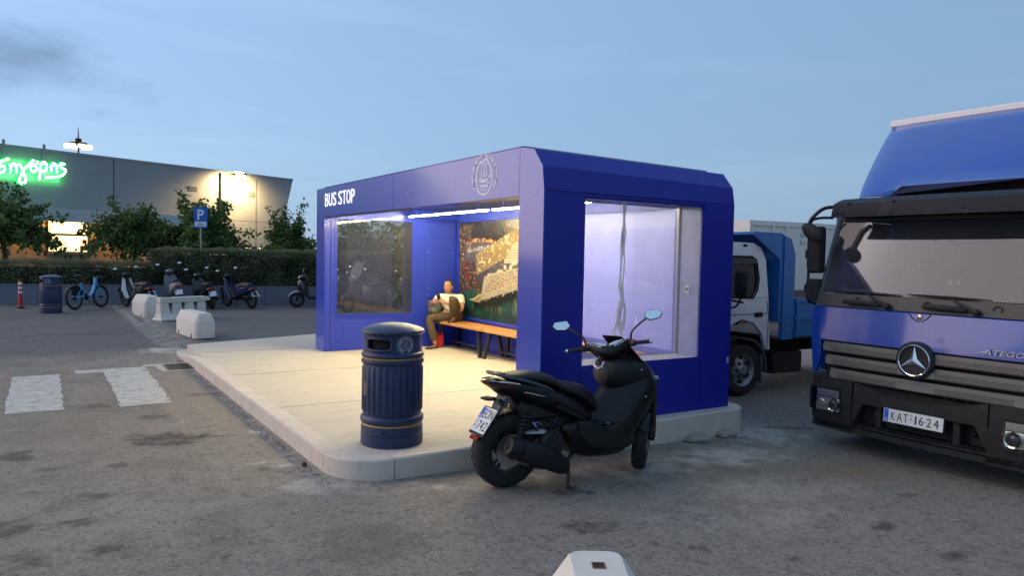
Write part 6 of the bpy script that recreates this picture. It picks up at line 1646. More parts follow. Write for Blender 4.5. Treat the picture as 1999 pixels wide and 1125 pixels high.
# ================================================================== BARRIER BLOCKS
M_BLOCK = mat('barrier_concrete', (.68, .63, .55), .85, var=.14, scale=4, bump=.3, bscale=45, dirt=.3, dirtcol=(.28, .24, .19))
def block(label, loc, rz, Lb=1.3, W=.42, H=.5, hole=False, topw=.26):
    b = thing('concrete_block', label, 'barrier', loc, rz, 'concrete barrier blocks')
    def ring(w, inset_, z):
        h = w / 2; e = Lb / 2 - inset_; c = h * .45; P = []
        for sx, sy, a0 in ((1, 1, 0), (-1, 1, 90), (-1, -1, 180), (1, -1, 270)):
            for k in range(4):
                a = rad(a0 + 30 * k); P.append((sx * (e - c) + c * cos(a) * 1.0, sy * (h - c) + c * sin(a), z))
        return P
    m = MB(); m.loft([ring(W, 0, 0), ring(W, 0, H * .62), ring(W - .03, .01, H * .70), ring(topw, .05, H - .015), ring(topw - .03, .065, H)])
    o = m.build('body', M_BLOCK, b, 28)
    for dx in (-.32, .32):
        for s in (-1, 1): MB().box((dx * Lb - .035, s * W / 2 - .012, 0), (dx * Lb + .035, s * W / 2 + .004, .08), .01).build('lifting_notch', mat('notch_dark', (.06, .055, .05), .9), b)
    if hole:
        MB().box((Lb / 2 - .24, -.022, H - .004), (Lb / 2 - .19, .022, H + .0015)).build('socket_hole', mat('rust_hole', (.035, .012, .006), .9), b, smooth=0)
        MB().frame((Lb / 2 - .245, -.027), (Lb / 2 - .185, .027), .004, H - .003, H + .003, 'xy').build('socket_rim', mat('rust_rim', (.22, .12, .07), .9), b, smooth=0)
    return b
block('pale concrete block with rounded end, just beyond the pad\'s far corner', (-1.14, 10.5, 0), rad(97), 1.35, .40, .48)
block('pale concrete block in front of the white and red underbone motorbike', (-1.45, 15.75, 0), rad(97), 1.35, .44, .52)
block('pale concrete block with a square rusty hole in its top, nearest the camera', (-2.05, -3.42, 0), rad(58), 1.15, .44, .47, True, .24)
# plastic barrier with three slots
M_PLAS = mat('dirty_white_plastic', (.72, .66, .56), .6, var=.12, scale=5, dirt=.4, dirtcol=(.30, .24, .17))
pb = thing('plastic_barrier', 'dirty white plastic road barrier with three slots between the concrete blocks', 'barrier', (-1.42, 13.9, 0), rad(27))
Lp = 1.28
MB().box((-.02, -.20, 0), (Lp + .02, .20, .06), .02).build('foot', M_PLAS, pb)
m = MB(); m.loft([[(0, -.15, .06), (Lp, -.15, .06), (Lp, .15, .06), (0, .15, .06)], [(.02, -.10, .17), (Lp - .02, -.10, .17), (Lp - .02, .10, .17), (.02, .10, .17)]]); m.build('base', M_PLAS, pb, 30)
for k in range(4):
    x = .02 + (Lp - .04 - .215) * k / 3
    m = MB(); m.loft([[(x - (.045 if k else 0), -.10, .171), (x + .215 + (.045 if k < 3 else 0), -.10, .171), (x + .215 + (.045 if k < 3 else 0), .10, .171), (x - (.045 if k else 0), .10, .171)], [(x, -.075, .42), (x + .215, -.075, .42), (x + .215, .075, .42), (x, .075, .42)]]); m.build('upright', M_PLAS, pb, 30)
MB().box((.03, -.012, .172), (Lp - .03, .012, .4205)).build('slot_shade_sheet', mat('slot_shade', (.06, .055, .05), .9), pb, smooth=0)  # added dark sheet, its colour stands for the shade inside the slots
MB().box((.02, -.085, .421), (Lp - .02, .085, .56), .02).build('top_bar', M_PLAS, pb)
MB().box((Lp - .02, -.05, .44), (Lp + .14, .05, .54), .015).build('coupling', M_PLAS, pb)
MB().box((.15, -.03, .558), (.36, .03, .566)).build('filler_slot', mat('slot_dark', (.03, .03, .03), .8), pb, smooth=0)
# red and white post
bo = thing('bollard', 'slim red plastic bollard with white bands', 'bollard', (-4.23, 19.1, 0))
MB().lathe([(.001, 0), (.11, 0), (.10, .03), (.06, .05)], 20).build('foot', M_BLKM, bo)
M_BRED = mat('bollard_red', (.62, .035, .02), .5, var=.1)
MB().lathe([(.055, .05), (.05, .10), (.048, .72), (.04, .76), (.001, .78)], 20).build('post', M_BRED, bo)
for z in (.42, .54, .66): MB().lathe([(.050, z), (.0505, z + .01), (.0505, z + .05), (.050, z + .06)], 20).build('band', M_WHITE, bo)

# ================================================================== PARKED MOTORBIKES
def moto(label, loc, heading, col, seatc=(.02, .02, .022), shield=None, big=False, lean=6, plate=True, screen=False, box=None, cat='scooter', name='parked_scooter', under=False, lampc=None):
    """small parked two-wheeler; local x forward, origin between the wheels"""
    b = thing(name, label, cat, loc, heading, 'two-wheelers parked along the planter wall')
    b.rotation_euler = (rad(-lean), 0, heading)
    mc = mat('bike_' + '_'.join('%03d' % int(c * 999) for c in col), col, .3, var=.08, coat=.4)
    ms = mat('bike_' + '_'.join('%03d' % int(c * 999) for c in (shield or col)), shield or col, .3, var=.08, coat=.4)
    md = M_BLKM; r = .29 if under else (.27 if big else .235); wb = .64 if under else (.70 if big else .62)
    for s, x in ((0, -wb), (1, wb)):
        w = .07 if under else .11
        pr = [(r - .05 + .05 * sin(pi * k / 6) ** .7, -w / 2 * cos(pi * k / 6)) for k in range(7)]
        MB(T(x, 0, r)).lathe([(r * .66, -w * .4)] + pr + [(r * .66, w * .4)], 24, axis='y').build('tyre', M_RUB, b, 50)
        m = MB(T(x, 0, r)); m.lathe([(r * .66, -w * .4), (r * .60, 0), (r * .66, w * .4)], 20, axis='y')
        for k in range(5): m.tube([(0, 0, 0), (r * .64 * cos(k * 1.257), 0, r * .64 * sin(k * 1.257))], .014, 5)
        m.build('rim', M_DMET, b, 50)
        rings = []
        for k in range(7):
            a = rad((25 if s else 65) + 90 * k / 6); q = r + .03
            rings.append([(x + q * cos(a), -.055, r + q * sin(a)), (x + q * 1.06 * cos(a), 0, r + q * 1.06 * sin(a)), (x + q * cos(a), .055, r + q * sin(a)), (x + q * .97 * cos(a), 0, r + q * .97 * sin(a))])
        m = MB(); m.loft(rings); m.build('mudguard', mc if s else md, b, 60)
    k = 1.12 if big else 1.0
    # tail body
    m = MB(); symloft(m, [(-wb - .22, [(.03, .62 * k), (.07, .64 * k), (.06, .70 * k), (.02, .71 * k)]), (-wb + .05, [(.05, .44 * k), (.15, .52 * k), (.15, .66 * k), (.06, .72 * k)]), (-.25, [(.05, .36), (.16, .42), (.15, .62 * k), (.06, .70 * k)]), (-.02, [(.05, .34), (.12, .38), (.10, .52), (.05, .58)])])
    m.build('tail_body', mc, b, 50)
    m = MB(); symloft(m, [(-wb - .12, [(.04, .715 * k), (.11, .72 * k), (.10, .76 * k), (.03, .78 * k)]), (-.35, [(.05, .70 * k), (.14, .71 * k), (.12, .76 * k), (.04, .775 * k)]), (-.05, [(.04, .66 * k), (.10, .67 * k), (.08, .72 * k), (.03, .735 * k)])])
    m.build('seat', mat('seat_%d' % int(seatc[0] * 1000), seatc, .55), b, 50)
    # floor and leg shield
    if under:
        m = MB(); m.tube([(-.15, 0, .52), (.12, 0, .42), (.40, 0, .72)], [.08, .06, .05], 8); m.build('frame', md, b)
        m = MB(); m.tube([(-.1, 0, .34), (.18, 0, .32)], .10, 10); m.build('engine', M_DMET, b)
        for s in (-1, 1):
            m = MB(); m.loft([[(.42, s * .05, .85), (.46, s * .12, .84), (.44, s * .13, .84), (.40, s * .06, .85)], [(.36, s * .08, .55), (.44, s * .19, .55), (.42, s * .20, .55), (.34, s * .09, .55)], [(.20, s * .10, .30), (.28, s * .17, .30), (.26, s * .18, .30), (.18, s * .11, .30)]]); m.build('leg_shield', ms, b, 40)
    else:
        MB().box((-.10, -.15, .27), (.30, .15, .33), .03).build('floorboard', md, b)
        m = MB(); symloft(m, [(.26, [(.04, .28), (.17, .30), (.18, .45), (.05, .50)]), (.38, [(.04, .34), (.19, .40), (.18, .75 * k), (.05, .82 * k)]), (.50, [(.04, .46), (.15, .52), (.14, .84 * k), (.04, .90 * k)]), (.60, [(.03, .58), (.08, .60), (.08, .78 * k), (.03, .82 * k)])]); m.build('leg_shield', ms, b, 50)
    MB().tube([(wb, 0, r), (wb - .10, 0, .60), (.46, 0, .88 * k)], [.035, .035, .03], 8).build('fork', M_DMET, b)
    m = MB(); m.ell((.44, 0, .95 * k), (.12, .12, .075), 12, 8); m.build('handlebar_cowl', ms if not under else md, b, 60)
    MB().tube(smooth_pts([(.34, -.34, .98 * k), (.42, -.16, .98 * k), (.43, 0, .97 * k), (.42, .16, .98 * k), (.34, .34, .98 * k)], 3), .015, 6).build('handlebar', md, b)
    MB().ell((.55, 0, .92 * k if not under else .86), (.03, .075, .06), 12, 8).build('headlight', mat('lamp_pale', lampc or (.55, .55, .52), .12, .4), b)
    for s in (-1, 1):
        ms_ = MB(); ms_.tube([(.40, s * .22, .99 * k), (.43, s * .28, 1.12 * k)], .007, 5); mi = ms_.build('mirror_stem', md, b)
        MB(T(.43, s * .30, 1.15 * k)).ell((0, 0, 0), (.015, .06, .038), 10, 7).build('mirror_head', M_MIRROR, mi)
        MB().ell((-wb - .16, s * .10, .60 * k), (.025, .03, .02), 8, 6).build('turn_signal', M_AMBER, b)
    MB().box((-wb - .245, -.09, .585 * k), (-wb - .18, .09, .645 * k), .012).build('tail_lamp', M_RED, b)
    if plate:
        pl_ = MB(T(-wb - .25, 0, .46 * k) @ RY(rad(24))).box((-.004, -.10, -.07), (.004, .10, .08), .003).build('number_plate', M_PLATE, b)
        MB(T(-wb - .25, 0, .46 * k) @ RY(rad(24))).box((-.0062, .055, .005), (-.0045, .095, .075)).build('plate_band', M_PBLUE, pl_, smooth=0)
    m = MB(); m.tube([(-wb - .20, -.15, .38 if under else .30), (-.35, -.14, .27), (-.05, -.10, .22)], [.045, .05, .02], 10); m.build('muffler', M_STEEL if under else M_DMET, b)
    MB().box((-wb + .02, .02, r - .03), (-.15, .12, .42), .03).build('engine_case', M_DMET, b)
    MB().tube([(-.1, .08, .27), (-.12, .22, .03)], .012, 6).build('side_stand', M_DMET, b)
    if screen:
        m = MB(); m.loft([[(.58, -.17, .95), (.58, .17, .95), (.575, .17, .95), (.575, -.17, .95)], [(.46, -.2, 1.22), (.46, .2, 1.22), (.455, .2, 1.22), (.455, -.2, 1.22)], [(.36, -.15, 1.46), (.36, .15, 1.46), (.355, .15, 1.46), (.355, -.15, 1.46)]]); m.build('windscreen', glass('bike_screen', (.75, .78, .80), 1.5, .25, (.6, .62, .65)), b, 40)
    if box:
        MB().box((-wb - .32, -.2, .80 * k), (-wb + .06, .2, 1.10 * k), .06).build('top_box', mat('box_%d' % int(box[0] * 1000), box, .4), b)
    return b
WHT, BLKc, SILV, NAVY = (.72, .71, .68), (.012, .012, .013), (.34, .35, .37), (.02, .025, .09)
moto('white underbone motorbike with red tail lamp behind the far concrete block', (-1.40, 18.4, 0), rad(112), (.014, .013, .014), shield=WHT, under=True, cat='motorbike', name='parked_motorbike')
moto('silver scooter with a grey cover over its front behind the plastic barrier', (-.42, 18.15, 0), rad(90), SILV, big=True, box=None, shield=(.10, .11, .13))
moto('black scooter with white side trim parked next to the silver one', (.36, 18.0, 0), rad(97), BLKc, shield=BLKc, seatc=(.02, .02, .02), big=False)
moto('dark blue underbone motorbike with a long muffler standing apart by the wall', (1.30, 17.75, 0), rad(110), NAVY, shield=NAVY, under=True, lean=9, cat='motorbike', name='parked_motorbike')
moto('white and black scooter half hidden by the shelter\'s left post', (3.50, 17.2, 0), rad(162), WHT, shield=BLKc, lean=5)
moto('big dark scooter with a tall windscreen seen through the shelter glass', (4.25, 15.2, 0), rad(205), (.03, .032, .036), shield=(.03, .032, .036), big=True, screen=True, lampc=(.8, .8, .78))
moto('pale scooter behind the big dark one, seen through the shelter glass', (4.55, 17.0, 0), rad(188), (.45, .46, .46), shield=(.06, .06, .065))
moto('grey scooter at the right edge of the shelter glass', (5.85, 15.6, 0), rad(210), (.30, .31, .31), shield=(.22, .23, .24))
# cover over the silver scooter's front
# black curved band on the black scooter comes from its own trim
# ------------------------------------------------------------------ rental e-bike
eb = thing('electric_bicycle', 'light blue step-through rental bicycle beside the far litter bin', 'bicycle', (-2.62, 18.45, 0), rad(50))
eb.rotation_euler = (rad(-5), 0, rad(50))
M_EB = mat('ebike_blue', (.06, .36, .66), .35, var=.08, coat=.4)
for s, x in ((0, -.53), (1, .53)):
    m = MB(T(x, 0, .33)); m.tube([(.30 * cos(2 * pi * k / 28), 0, .30 * sin(2 * pi * k / 28)) for k in range(28)], .028, 8, closed=True); m.build('tyre', M_RUB, eb, 60)
    m = MB(T(x, 0, .33)); m.tube([(.265 * cos(2 * pi * k / 28), 0, .265 * sin(2 * pi * k / 28)) for k in range(28)], .012, 6, closed=True)
    for k in range(14): m.tube([(.03 * cos(k * .449 + 1), .02 * (-1) ** k, .03 * sin(k * .449 + 1)), (.26 * cos(k * .449), 0, .26 * sin(k * .449))], .0025, 4)
    m.build('rim', M_DMET, eb, 60)
    MB(T(x, 0, .33)).cyl((0, -.05, 0), (0, .05, 0), .045 if s else .06, 12).build('hub', M_DMET, eb)
m = MB(); m.tube(smooth_pts([(-.12, 0, .36), (.12, 0, .38), (.30, 0, .60), (.38, 0, .86)], 4), .045, 10); m.tube([(-.12, 0, .36), (-.24, 0, .72)], .032, 8); m.tube([(-.53, .05, .33), (-.12, .03, .36)], .02, 6); m.tube([(-.53, -.05, .33), (-.12, -.03, .36)], .02, 6); m.tube([(-.53, .05, .33), (-.22, .03, .62)], .016, 6); m.tube([(-.53, -.05, .33), (-.22, -.03, .62)], .016, 6)
m.build('frame', M_EB, eb, 60)
MB().tube([(.38, 0, .84), (.44, 0, .66), (.53, .06, .33)], .02, 6).build('fork', M_EB, eb); MB().tube([(.44, 0, .66), (.53, -.06, .33)], .02, 6).build('fork', M_EB, eb)
m = MB(); m.tube([(.38, 0, .86), (.34, 0, 1.04)], .02, 8); m.tube(smooth_pts([(.18, -.30, 1.04), (.30, -.18, 1.07), (.34, 0, 1.06), (.30, .18, 1.07), (.18, .30, 1.04)], 3), .014, 6); m.build('handlebar', M_BLKM, eb)
m = MB(); m.tube([(-.24, 0, .72), (-.29, 0, .90)], .016, 8); m.ell((-.30, 0, .93), (.14, .085, .035), 14, 8); m.build('saddle', M_SEAT, eb)
m = MB(); rings = []
for k in range(10):
    a = rad(20 + 150 * k / 9); rings.append([(-.53 + .345 * cos(a), -.05, .33 + .345 * sin(a)), (-.53 + .36 * cos(a), 0, .33 + .36 * sin(a)), (-.53 + .345 * cos(a), .05, .33 + .345 * sin(a)), (-.53 + .338 * cos(a), 0, .33 + .338 * sin(a))])
m.loft(rings); m.build('rear_mudguard', M_BLKM, eb, 60)
MB().box((-.62, -.012, .40), (-.36, .012, .66), .01).build('skirt_guard', M_BLKM, eb)
m = MB(); m.lathe([(.001, -.05), (.09, -.05), (.09, -.04), (.001, -.04)], 18, c=(-.12, 0, .34), axis='y'); m.tube([(-.12, -.06, .34), (-.05, -.07, .20)], .01, 6); m.box((-.08, -.15, .185), (.0, -.07, .205)); m.build('crank', M_DMET, eb)
m = MB(); m.box((.44, -.16, .72), (.66, .16, .90), .02); m.build('basket', M_BLKM, eb)
MB().tube([(-.15, .04, .34), (-.22, .16, .02)], .01, 6).build('kickstand', M_DMET, eb)
# ================================================================== PLANTER WALL, HEDGE, TREES, SIGN, BUILDING
W0, W1 = Vector((-4.4, 20.7)), Vector((3.6, 18.0)); WD = (W1 - W0).normalized(); WA = atan2(WD.y, WD.x)
wl = thing('planter_wall', 'low blue grey rendered wall below the hedge', 'wall', (W0.x, W0.y, 0), WA)
M_WALL = mat('wall_render', (.165, .182, .22), .9, var=.12, scale=1.5, bump=.2, bscale=30, dirt=.25, dirtcol=(.13, .125, .12))
for k in range(9):
    a, b = -9 + 3.2 * k, -9 + 3.2 * (k + 1) - .012
    MB().box((a, 0, -.1), (b, .22, .58)).build('wall_section', M_WALL, wl, smooth=0)
MB().box((-9, -.015, .581), (19.8, .235, .60)).build('coping', M_WALL, wl, smooth=0)
MB().box((-9, .221, -.1), (19.8, 3.2, .50)).build('soil', mat('soil', (.10, .075, .05), .95, var=.3, bump=.5, bscale=20), wl, smooth=0)
def leaf_material(name, a, b, tr=.25):
    t = NT(name); v = t.co('Object')
    at = t.N.new('ShaderNodeAttribute'); at.attribute_name = 'tone'
    c = t.mix(at.outputs['Fac'], a, b)
    t.set(Base_Color=c, Roughness=.55); t.p.inputs['Specular IOR Level'].default_value = .3
    ts = t.N.new('ShaderNodeBsdfTranslucent'); t.put(ts.inputs[0], c)
    mx = t.N.new('ShaderNodeMixShader'); mx.inputs[0].default_value = tr
    t.L.new(t.p.outputs[0], mx.inputs[1]); t.L.new(ts.outputs[0], mx.inputs[2]); t.L.new(mx.outputs[0], t.out.inputs['Surface'])
    return t.m
def leaves(name, pts, size, m_, parent, seed=0, droop=.3, aspect=.55, kind=None):
    """pts: list of (x,y,z,tone); each becomes a small folded leaf of six vertices"""
    rng = np.random.default_rng(seed); P = np.array(pts); n = len(P)
    d = rng.normal(size=(n, 3)); d[:, 2] -= droop; d /= np.linalg.norm(d, axis=1)[:, None]
    u = rng.normal(size=(n, 3)); s = np.cross(d, u); s /= np.linalg.norm(s, axis=1)[:, None] + 1e-9; nn = np.cross(s, d)
    L = size * rng.uniform(.6, 1.3, n)[:, None]; w = L * aspect * .5
    c = P[:, :3]
    V = np.stack([c, c + d * L * .45 + s * w + nn * L * .08, c + d * L, c + d * L * .45 - s * w + nn * L * .08], 1).reshape(-1, 3)
    q = np.arange(n) * 4; F = np.concatenate([np.stack([q, q + 1, q + 2], 1), np.stack([q, q + 2, q + 3], 1)])
    me = bpy.data.meshes.new(name); me.from_pydata(V.tolist(), [], F.tolist())
    at = me.attributes.new('tone', 'FLOAT', 'POINT'); at.data.foreach_set('value', np.repeat(np.clip(P[:, 3] + rng.normal(0, .18, n), 0, 1), 4).astype(np.float32))
    me.materials.append(m_); o = bpy.data.objects.new(name, me); COL.objects.link(o); o.parent = parent
    if kind: o['kind'] = kind
    return o
M_HEDGE = leaf_material('hedge_leaf', (.055, .075, .036), (.26, .265, .135), .3)
M_LEAF = leaf_material('tree_leaf', (.036, .068, .022), (.19, .29, .075), .4)
M_LEAF2 = leaf_material('bright_leaf', (.05, .12, .015), (.16, .28, .04), .3)
M_BARK = mat('bark', (.10, .075, .055), .9, var=.35, scale=12, bump=.8, bscale=25)
def hedge(label, s0, s1, z0, z1, n, seed, ytop=.0, dens=1.0):
    h = thing('hedge', label, 'hedge', (W0.x, W0.y, 0), WA, 'clipped hedges on the planter wall')
    rng = np.random.default_rng(seed); pts = []
    nz = fbm
    m = MB(); m.box((s0 + .12, .42, z0), (s1 - .12, 1.35, z1 - .14)); m.build('dark_core', mat('hedge_inside', (.012, .016, .008), .95, var=.5, scale=12), h, smooth=0)  # plain dark box, its colour stands for the shade between the leaves
    u = rng.uniform(s0, s1, n); which = rng.uniform(0, 1, n)
    front = which < .62
    z = np.where(front, rng.uniform(z0 - .05, z1, n), z1 + rng.normal(0, .03, n))
    y = np.where(front, .30 + rng.normal(0, .05, n), rng.uniform(.28, 1.4, n))
    bump_ = fbm(u * 2.2, z * 2.2 + y, seed, 4) - .5
    y = y + np.where(front, -bump_ * .30, 0); z = z + np.where(front, 0, bump_ * .22)
    y = y + np.where(front & (z > z1 - .12), .10, 0)
    tone = np.clip(.35 + bump_ * 1.6 + np.where(front, 0, .25) + rng.normal(0, .12, n), 0, 1)
    for s_ in (s0, s1):
        pass
    ne = n // 10; ue = np.where(rng.uniform(0, 1, ne) < .5, s0, s1) + rng.normal(0, .05, ne); ye = rng.uniform(.3, 1.4, ne); ze = rng.uniform(z0, z1, ne)
    P = np.concatenate([np.stack([u, y, z, tone], 1), np.stack([ue, ye, ze, np.full(ne, .4)], 1)])
    leaves('foliage', P, .055, M_HEDGE, h, seed, .1, .6, 'stuff')
hedge('lower clipped hedge behind the blue bicycle and the far litter bin', -9, 3.55, .55, 1.25, 30000, 4)
hedge('taller clipped hedge behind the parked scooters and the parking sign', 3.6, 18.0, .55, 1.70, 60000, 6)
def tree(label, x, y, h0, h1, R, seed, m_, n=5200, size=.15, name='mulberry_tree', flat=.8, trunk=.09):
    t = thing(name, label, 'tree', (x, y, .45), 0, 'trees behind the hedge')
    rnd = random.Random(seed); pts = []
    tip = Vector((rnd.uniform(-.1, .1), rnd.uniform(-.1, .1), h0 - .45))
    MB().tube(smooth_pts([(0, 0, 0), (.03, .02, tip.z * .5), tuple(tip)], 4), [trunk * (1.2 - .5 * k / 8) for k in range(9)], 9).build('trunk', M_BARK, t)
    m = MB(); zc = (h0 + h1) / 2 - .45; hz = (h1 - h0) / 2
    NB = 46
    for b in range(NB):
        a = b * 2.39996 + rnd.uniform(-.3, .3); e = rnd.uniform(-.35, 1.15); rr = R * rnd.uniform(.55, 1.2) * (1.0 if e < .6 else .8)
        end = Vector((rr * cos(a) * cos(e * .85), rr * sin(a) * cos(e * .85), tip.z + (h1 - h0) * max(e, 0) * rnd.uniform(.6, 1.0)))
        mid = tip.lerp(end, .55) + Vector((0, 0, .30 * (1 - max(0, e) * .7)))
        if e < .35: end.z -= rnd.uniform(0, .55)
        path = smooth_pts([tuple(tip), tuple(tip.lerp(mid, .5)), tuple(mid), tuple(end)], 5)
        m.tube(path, [.032 * (1 - .88 * k / (len(path) - 1)) for k in range(len(path))], 5)
        bt = rnd.uniform(-.12, .2)
        for q in range(n // NB):
            tt = rnd.uniform(.12, 1.03) ** .75; p = path[min(len(path) - 1, int(tt * (len(path) - 1)))]
            sp = .20 * (1.1 - .62 * tt)
            c = (p.x + rnd.gauss(0, sp), p.y + rnd.gauss(0, sp), p.z + rnd.gauss(0, sp * .6) - .06)
            pts.append((*c, .38 + bt + .25 * rnd.uniform(-1, 1)))
    m.build('branches', M_BARK, t, 60)
    leaves('crown', pts, size, m_, t, seed, .55, .55)
    return t
tree('spreading mulberry tree below the green sign, cut by the picture\'s left edge', -4.75, 24.0, 2.05, 3.75, 1.75, 1, M_LEAF, 7500, .17)
tree('mulberry tree left of the parking sign in front of the canopy', -1.05, 23.2, 1.85, 3.60, 1.6, 2, M_LEAF, 7500, .17)
tree('mulberry tree right behind the parking sign', 1.05, 22.3, 1.85, 3.60, 1.8, 13, M_LEAF, 8000, .17)
tree('upright tree beside the shelter\'s left post', 4.7, 24.6, 1.7, 3.75, 1.2, 5, M_LEAF, 8500, name='broadleaf_tree')
tree('dense tree seen through the left part of the shelter glass', 7.0, 22.5, 1.6, 4.1, 2.0, 7, M_LEAF, 7000, name='broadleaf_tree')
tree('dense tree seen through the right part of the shelter glass', 10.2, 22.0, 1.6, 4.2, 2.2, 8, M_LEAF, 7000, name='broadleaf_tree')
tree('dense tree behind the shelter\'s back wall', 13.4, 21.5, 1.6, 4.6, 2.0, 9, M_LEAF, 4000, name='broadleaf_tree')
sb_ = thing('shrub', 'bright green low shrub in front of the upright tree', 'shrub', (3.55, 22.6, .45))
rnd = random.Random(4); P = []
for k in range(3500):
    a = rnd.uniform(0, 6.28); e = rnd.uniform(.1, 1.5); r = .72 * rnd.uniform(.75, 1.05); P.append((r * 1.15 * cos(a) * cos(e * .9), r * 1.15 * sin(a) * cos(e * .9), .35 + 1.05 * sin(e) * rnd.uniform(.85, 1.05), rnd.uniform(.2, .9)))
leaves('foliage', P, .10, M_LEAF2, sb_, 3, -.6, .25)
MB().tube([(0, 0, 0), (0, 0, .6)], .05, 8).build('stem', M_BARK, sb_)
# parking sign
ps = thing('parking_sign', 'blue motorcycle parking sign on a thin grey post above the hedge', 'sign', (.50, 19.55, .5), WA)
MB().cyl((0, 0, 0), (0, 0, 2.62), .024, 12).build('post', mat('galvanised', (.34, .36, .37), .45, .7), ps)
MB().prism(rrect(-.20, 1.90, .20, 2.56, .02, 3), -.032, -.026, 'xz').build('plate', mat('sign_blue', (.012, .13, .55), .35, var=.04), ps, 30)
sp_ = MB().prism(rrect(-.17, 1.95, .17, 2.10, .01, 3), -.0345, -.0325, 'xz').build('panel', M_WHITE, ps, 30)
vs, fs = fit_text('P', .19, .33, .003, .02); MB().add([(-.095 + v[0], -.0345 - v[2], 2.155 + v[1]) for v in vs], fs).build('letter', M_WHITE, ps, smooth=0)
m = MB()
for x in (-.075, .075): m.add([(x + rr_ * cos(2 * pi * k / 16), -.0352, 2.0 + rr_ * sin(2 * pi * k / 16)) for rr_ in (.034, .024) for k in range(16)], [(k, (k + 1) % 16, 16 + (k + 1) % 16, 16 + k) for k in range(16)])
for pts, w in (([(-.075, 2.0), (-.02, 2.035), (.04, 2.03), (.075, 2.0)], .014), ([(.04, 2.03), (.055, 2.065), (.035, 2.07)], .008), ([(-.06, 2.045), (.0, 2.05)], .014), ([(-.02, 2.0), (.03, 2.0)], .02)):
    vs, fs = strip2(pts, w); m.add([(v[0], -.0352, v[1]) for v in vs], fs)
m.build('motorcycle_symbol', M_INK, sp_, smooth=0)
for z in (2.05, 2.4): MB().box((-.04, -.026, z), (.04, .03, z + .025)).build('bracket', M_STEEL, ps, smooth=0)

# ------------------------------------------------------------------ restaurant building
BA = rad(23.41)
bd = thing('restaurant_building', 'grey metal clad snack bar building with a green lit sign and slanted end wall', 'building', (-5.269, 34.708, 0), BA)
M_CLAD = mat('grey_cladding', (.30, .31, .32), .45, .35, var=.08, scale=1.2)
M_CLAD2 = mat('beige_wall', (.34, .28, .19), .8, var=.1, scale=2)
def sl(z): return 14.55 + (z - 1.0) * .257      # slanted right edge of the facade
cols = [-9.0, -1.05, 4.91, 10.87]
rows = [(3.45, 4.426), (4.43, 5.296), (5.30, 6.10)]
for (z0, z1) in rows:
    for i, a in enumerate(cols):
        b = cols[i + 1] - .05 if i + 1 < len(cols) else None
        if b: MB().box((a, -.30, z0), (b, -.22, z1)).build('cladding_panel', M_CLAD, bd, smooth=0)
        else: MB().prism([(a, z0), (sl(z0), z0), (sl(z1), z1), (a, z1)], -.30, -.22, 'xz').build('cladding_panel', M_CLAD, bd, smooth=0)
MB().prism([(10.87, .2), (14.35, .2), (sl(3.43), 3.43), (10.87, 3.43)], -.30, -.22, 'xz').build('cladding_panel', M_CLAD, bd, smooth=0)
MB().box((-9, -.34, 6.10), (sl(6.15), -.18, 6.22)).build('parapet_cap', M_CLAD, bd, smooth=0)
for s_ in (-.03, 1.62): MB().box((s_, -.36, 5.4), (s_ + .12, -.301, 6.42)).build('sign_strut', M_CLAD, bd, smooth=0)
m = MB(); m.prism([(-9, 0), (14.3, 0), (sl(6.1), 6.1), (-9, 6.1)], -.21, 9, 'xz'); m.build('core', mat('building_core', (.22, .21, .20), .8), bd, 0)
MB().box((-9, -.30, .2), (1.74, -.22, 3.43)).build('lower_wall', M_CLAD2, bd, smooth=0)
MB().box((3.70, -.30, .2), (10.84, -.22, 3.43)).build('lower_wall', M_CLAD2, bd, smooth=0)
MB().box((1.741, -.30, .2), (3.699, -.22, 1.46)).build('lower_wall', M_CLAD2, bd, smooth=0)
MB().box((1.741, -.30, 2.98), (3.699, -.22, 3.43)).build('lower_wall', M_CLAD2, bd, smooth=0)
wn = MB().frame((1.745, 1.465), (3.695, 2.975), (.10, .06, .05, .05), -.36, -.215, 'xz').build('window', mat('window_frame_dark', (.06, .05, .04), .5), bd, smooth=0)
MB().box((1.846, -.212, 1.516), (3.634, -.205, 2.924)).build('lit_room', emit('lit_interior', (1.0, .72, .30), 3.2), wn, smooth=0)
MB().box((1.85, -.30, 2.26), (3.63, -.27, 2.36)).build('transom', MATS['window_frame_dark'], wn, smooth=0)
for (x0_, z0_, w_, h_) in ((3.30, 1.56, .30, .25), (3.40, 1.90, .2, .2), (2.55, 1.53, .2, .06), (3.42, 2.45, .12, .35)): MB().box((x0_, -.245, z0_), (x0_ + w_, -.215, z0_ + h_)).build('shelf_item', mat('shelf_brown', (.10, .06, .03), .7), wn, smooth=0)
MB().box((1.70, -.52, 1.40), (3.74, -.301, 1.455)).build('counter', M_CLAD, bd, smooth=0)
MB().cyl((10.83, -.36, .2), (10.83, -.36, 6.05), .05, 10).build('downpipe', mat('pipe_dark', (.08, .08, .085), .5), bd)
for x_ in (8.9, 12.6): MB().box((x_, -.33, 4.9), (x_ + .5, -.301, 5.15)).build('vent_grille', mat('vent_dark', (.10, .10, .10), .6), bd, smooth=0)
MB().box((13.2, -.31, .2), (13.23, -.301, 5.9)).build('panel_seam', M_GAP, bd, smooth=0)
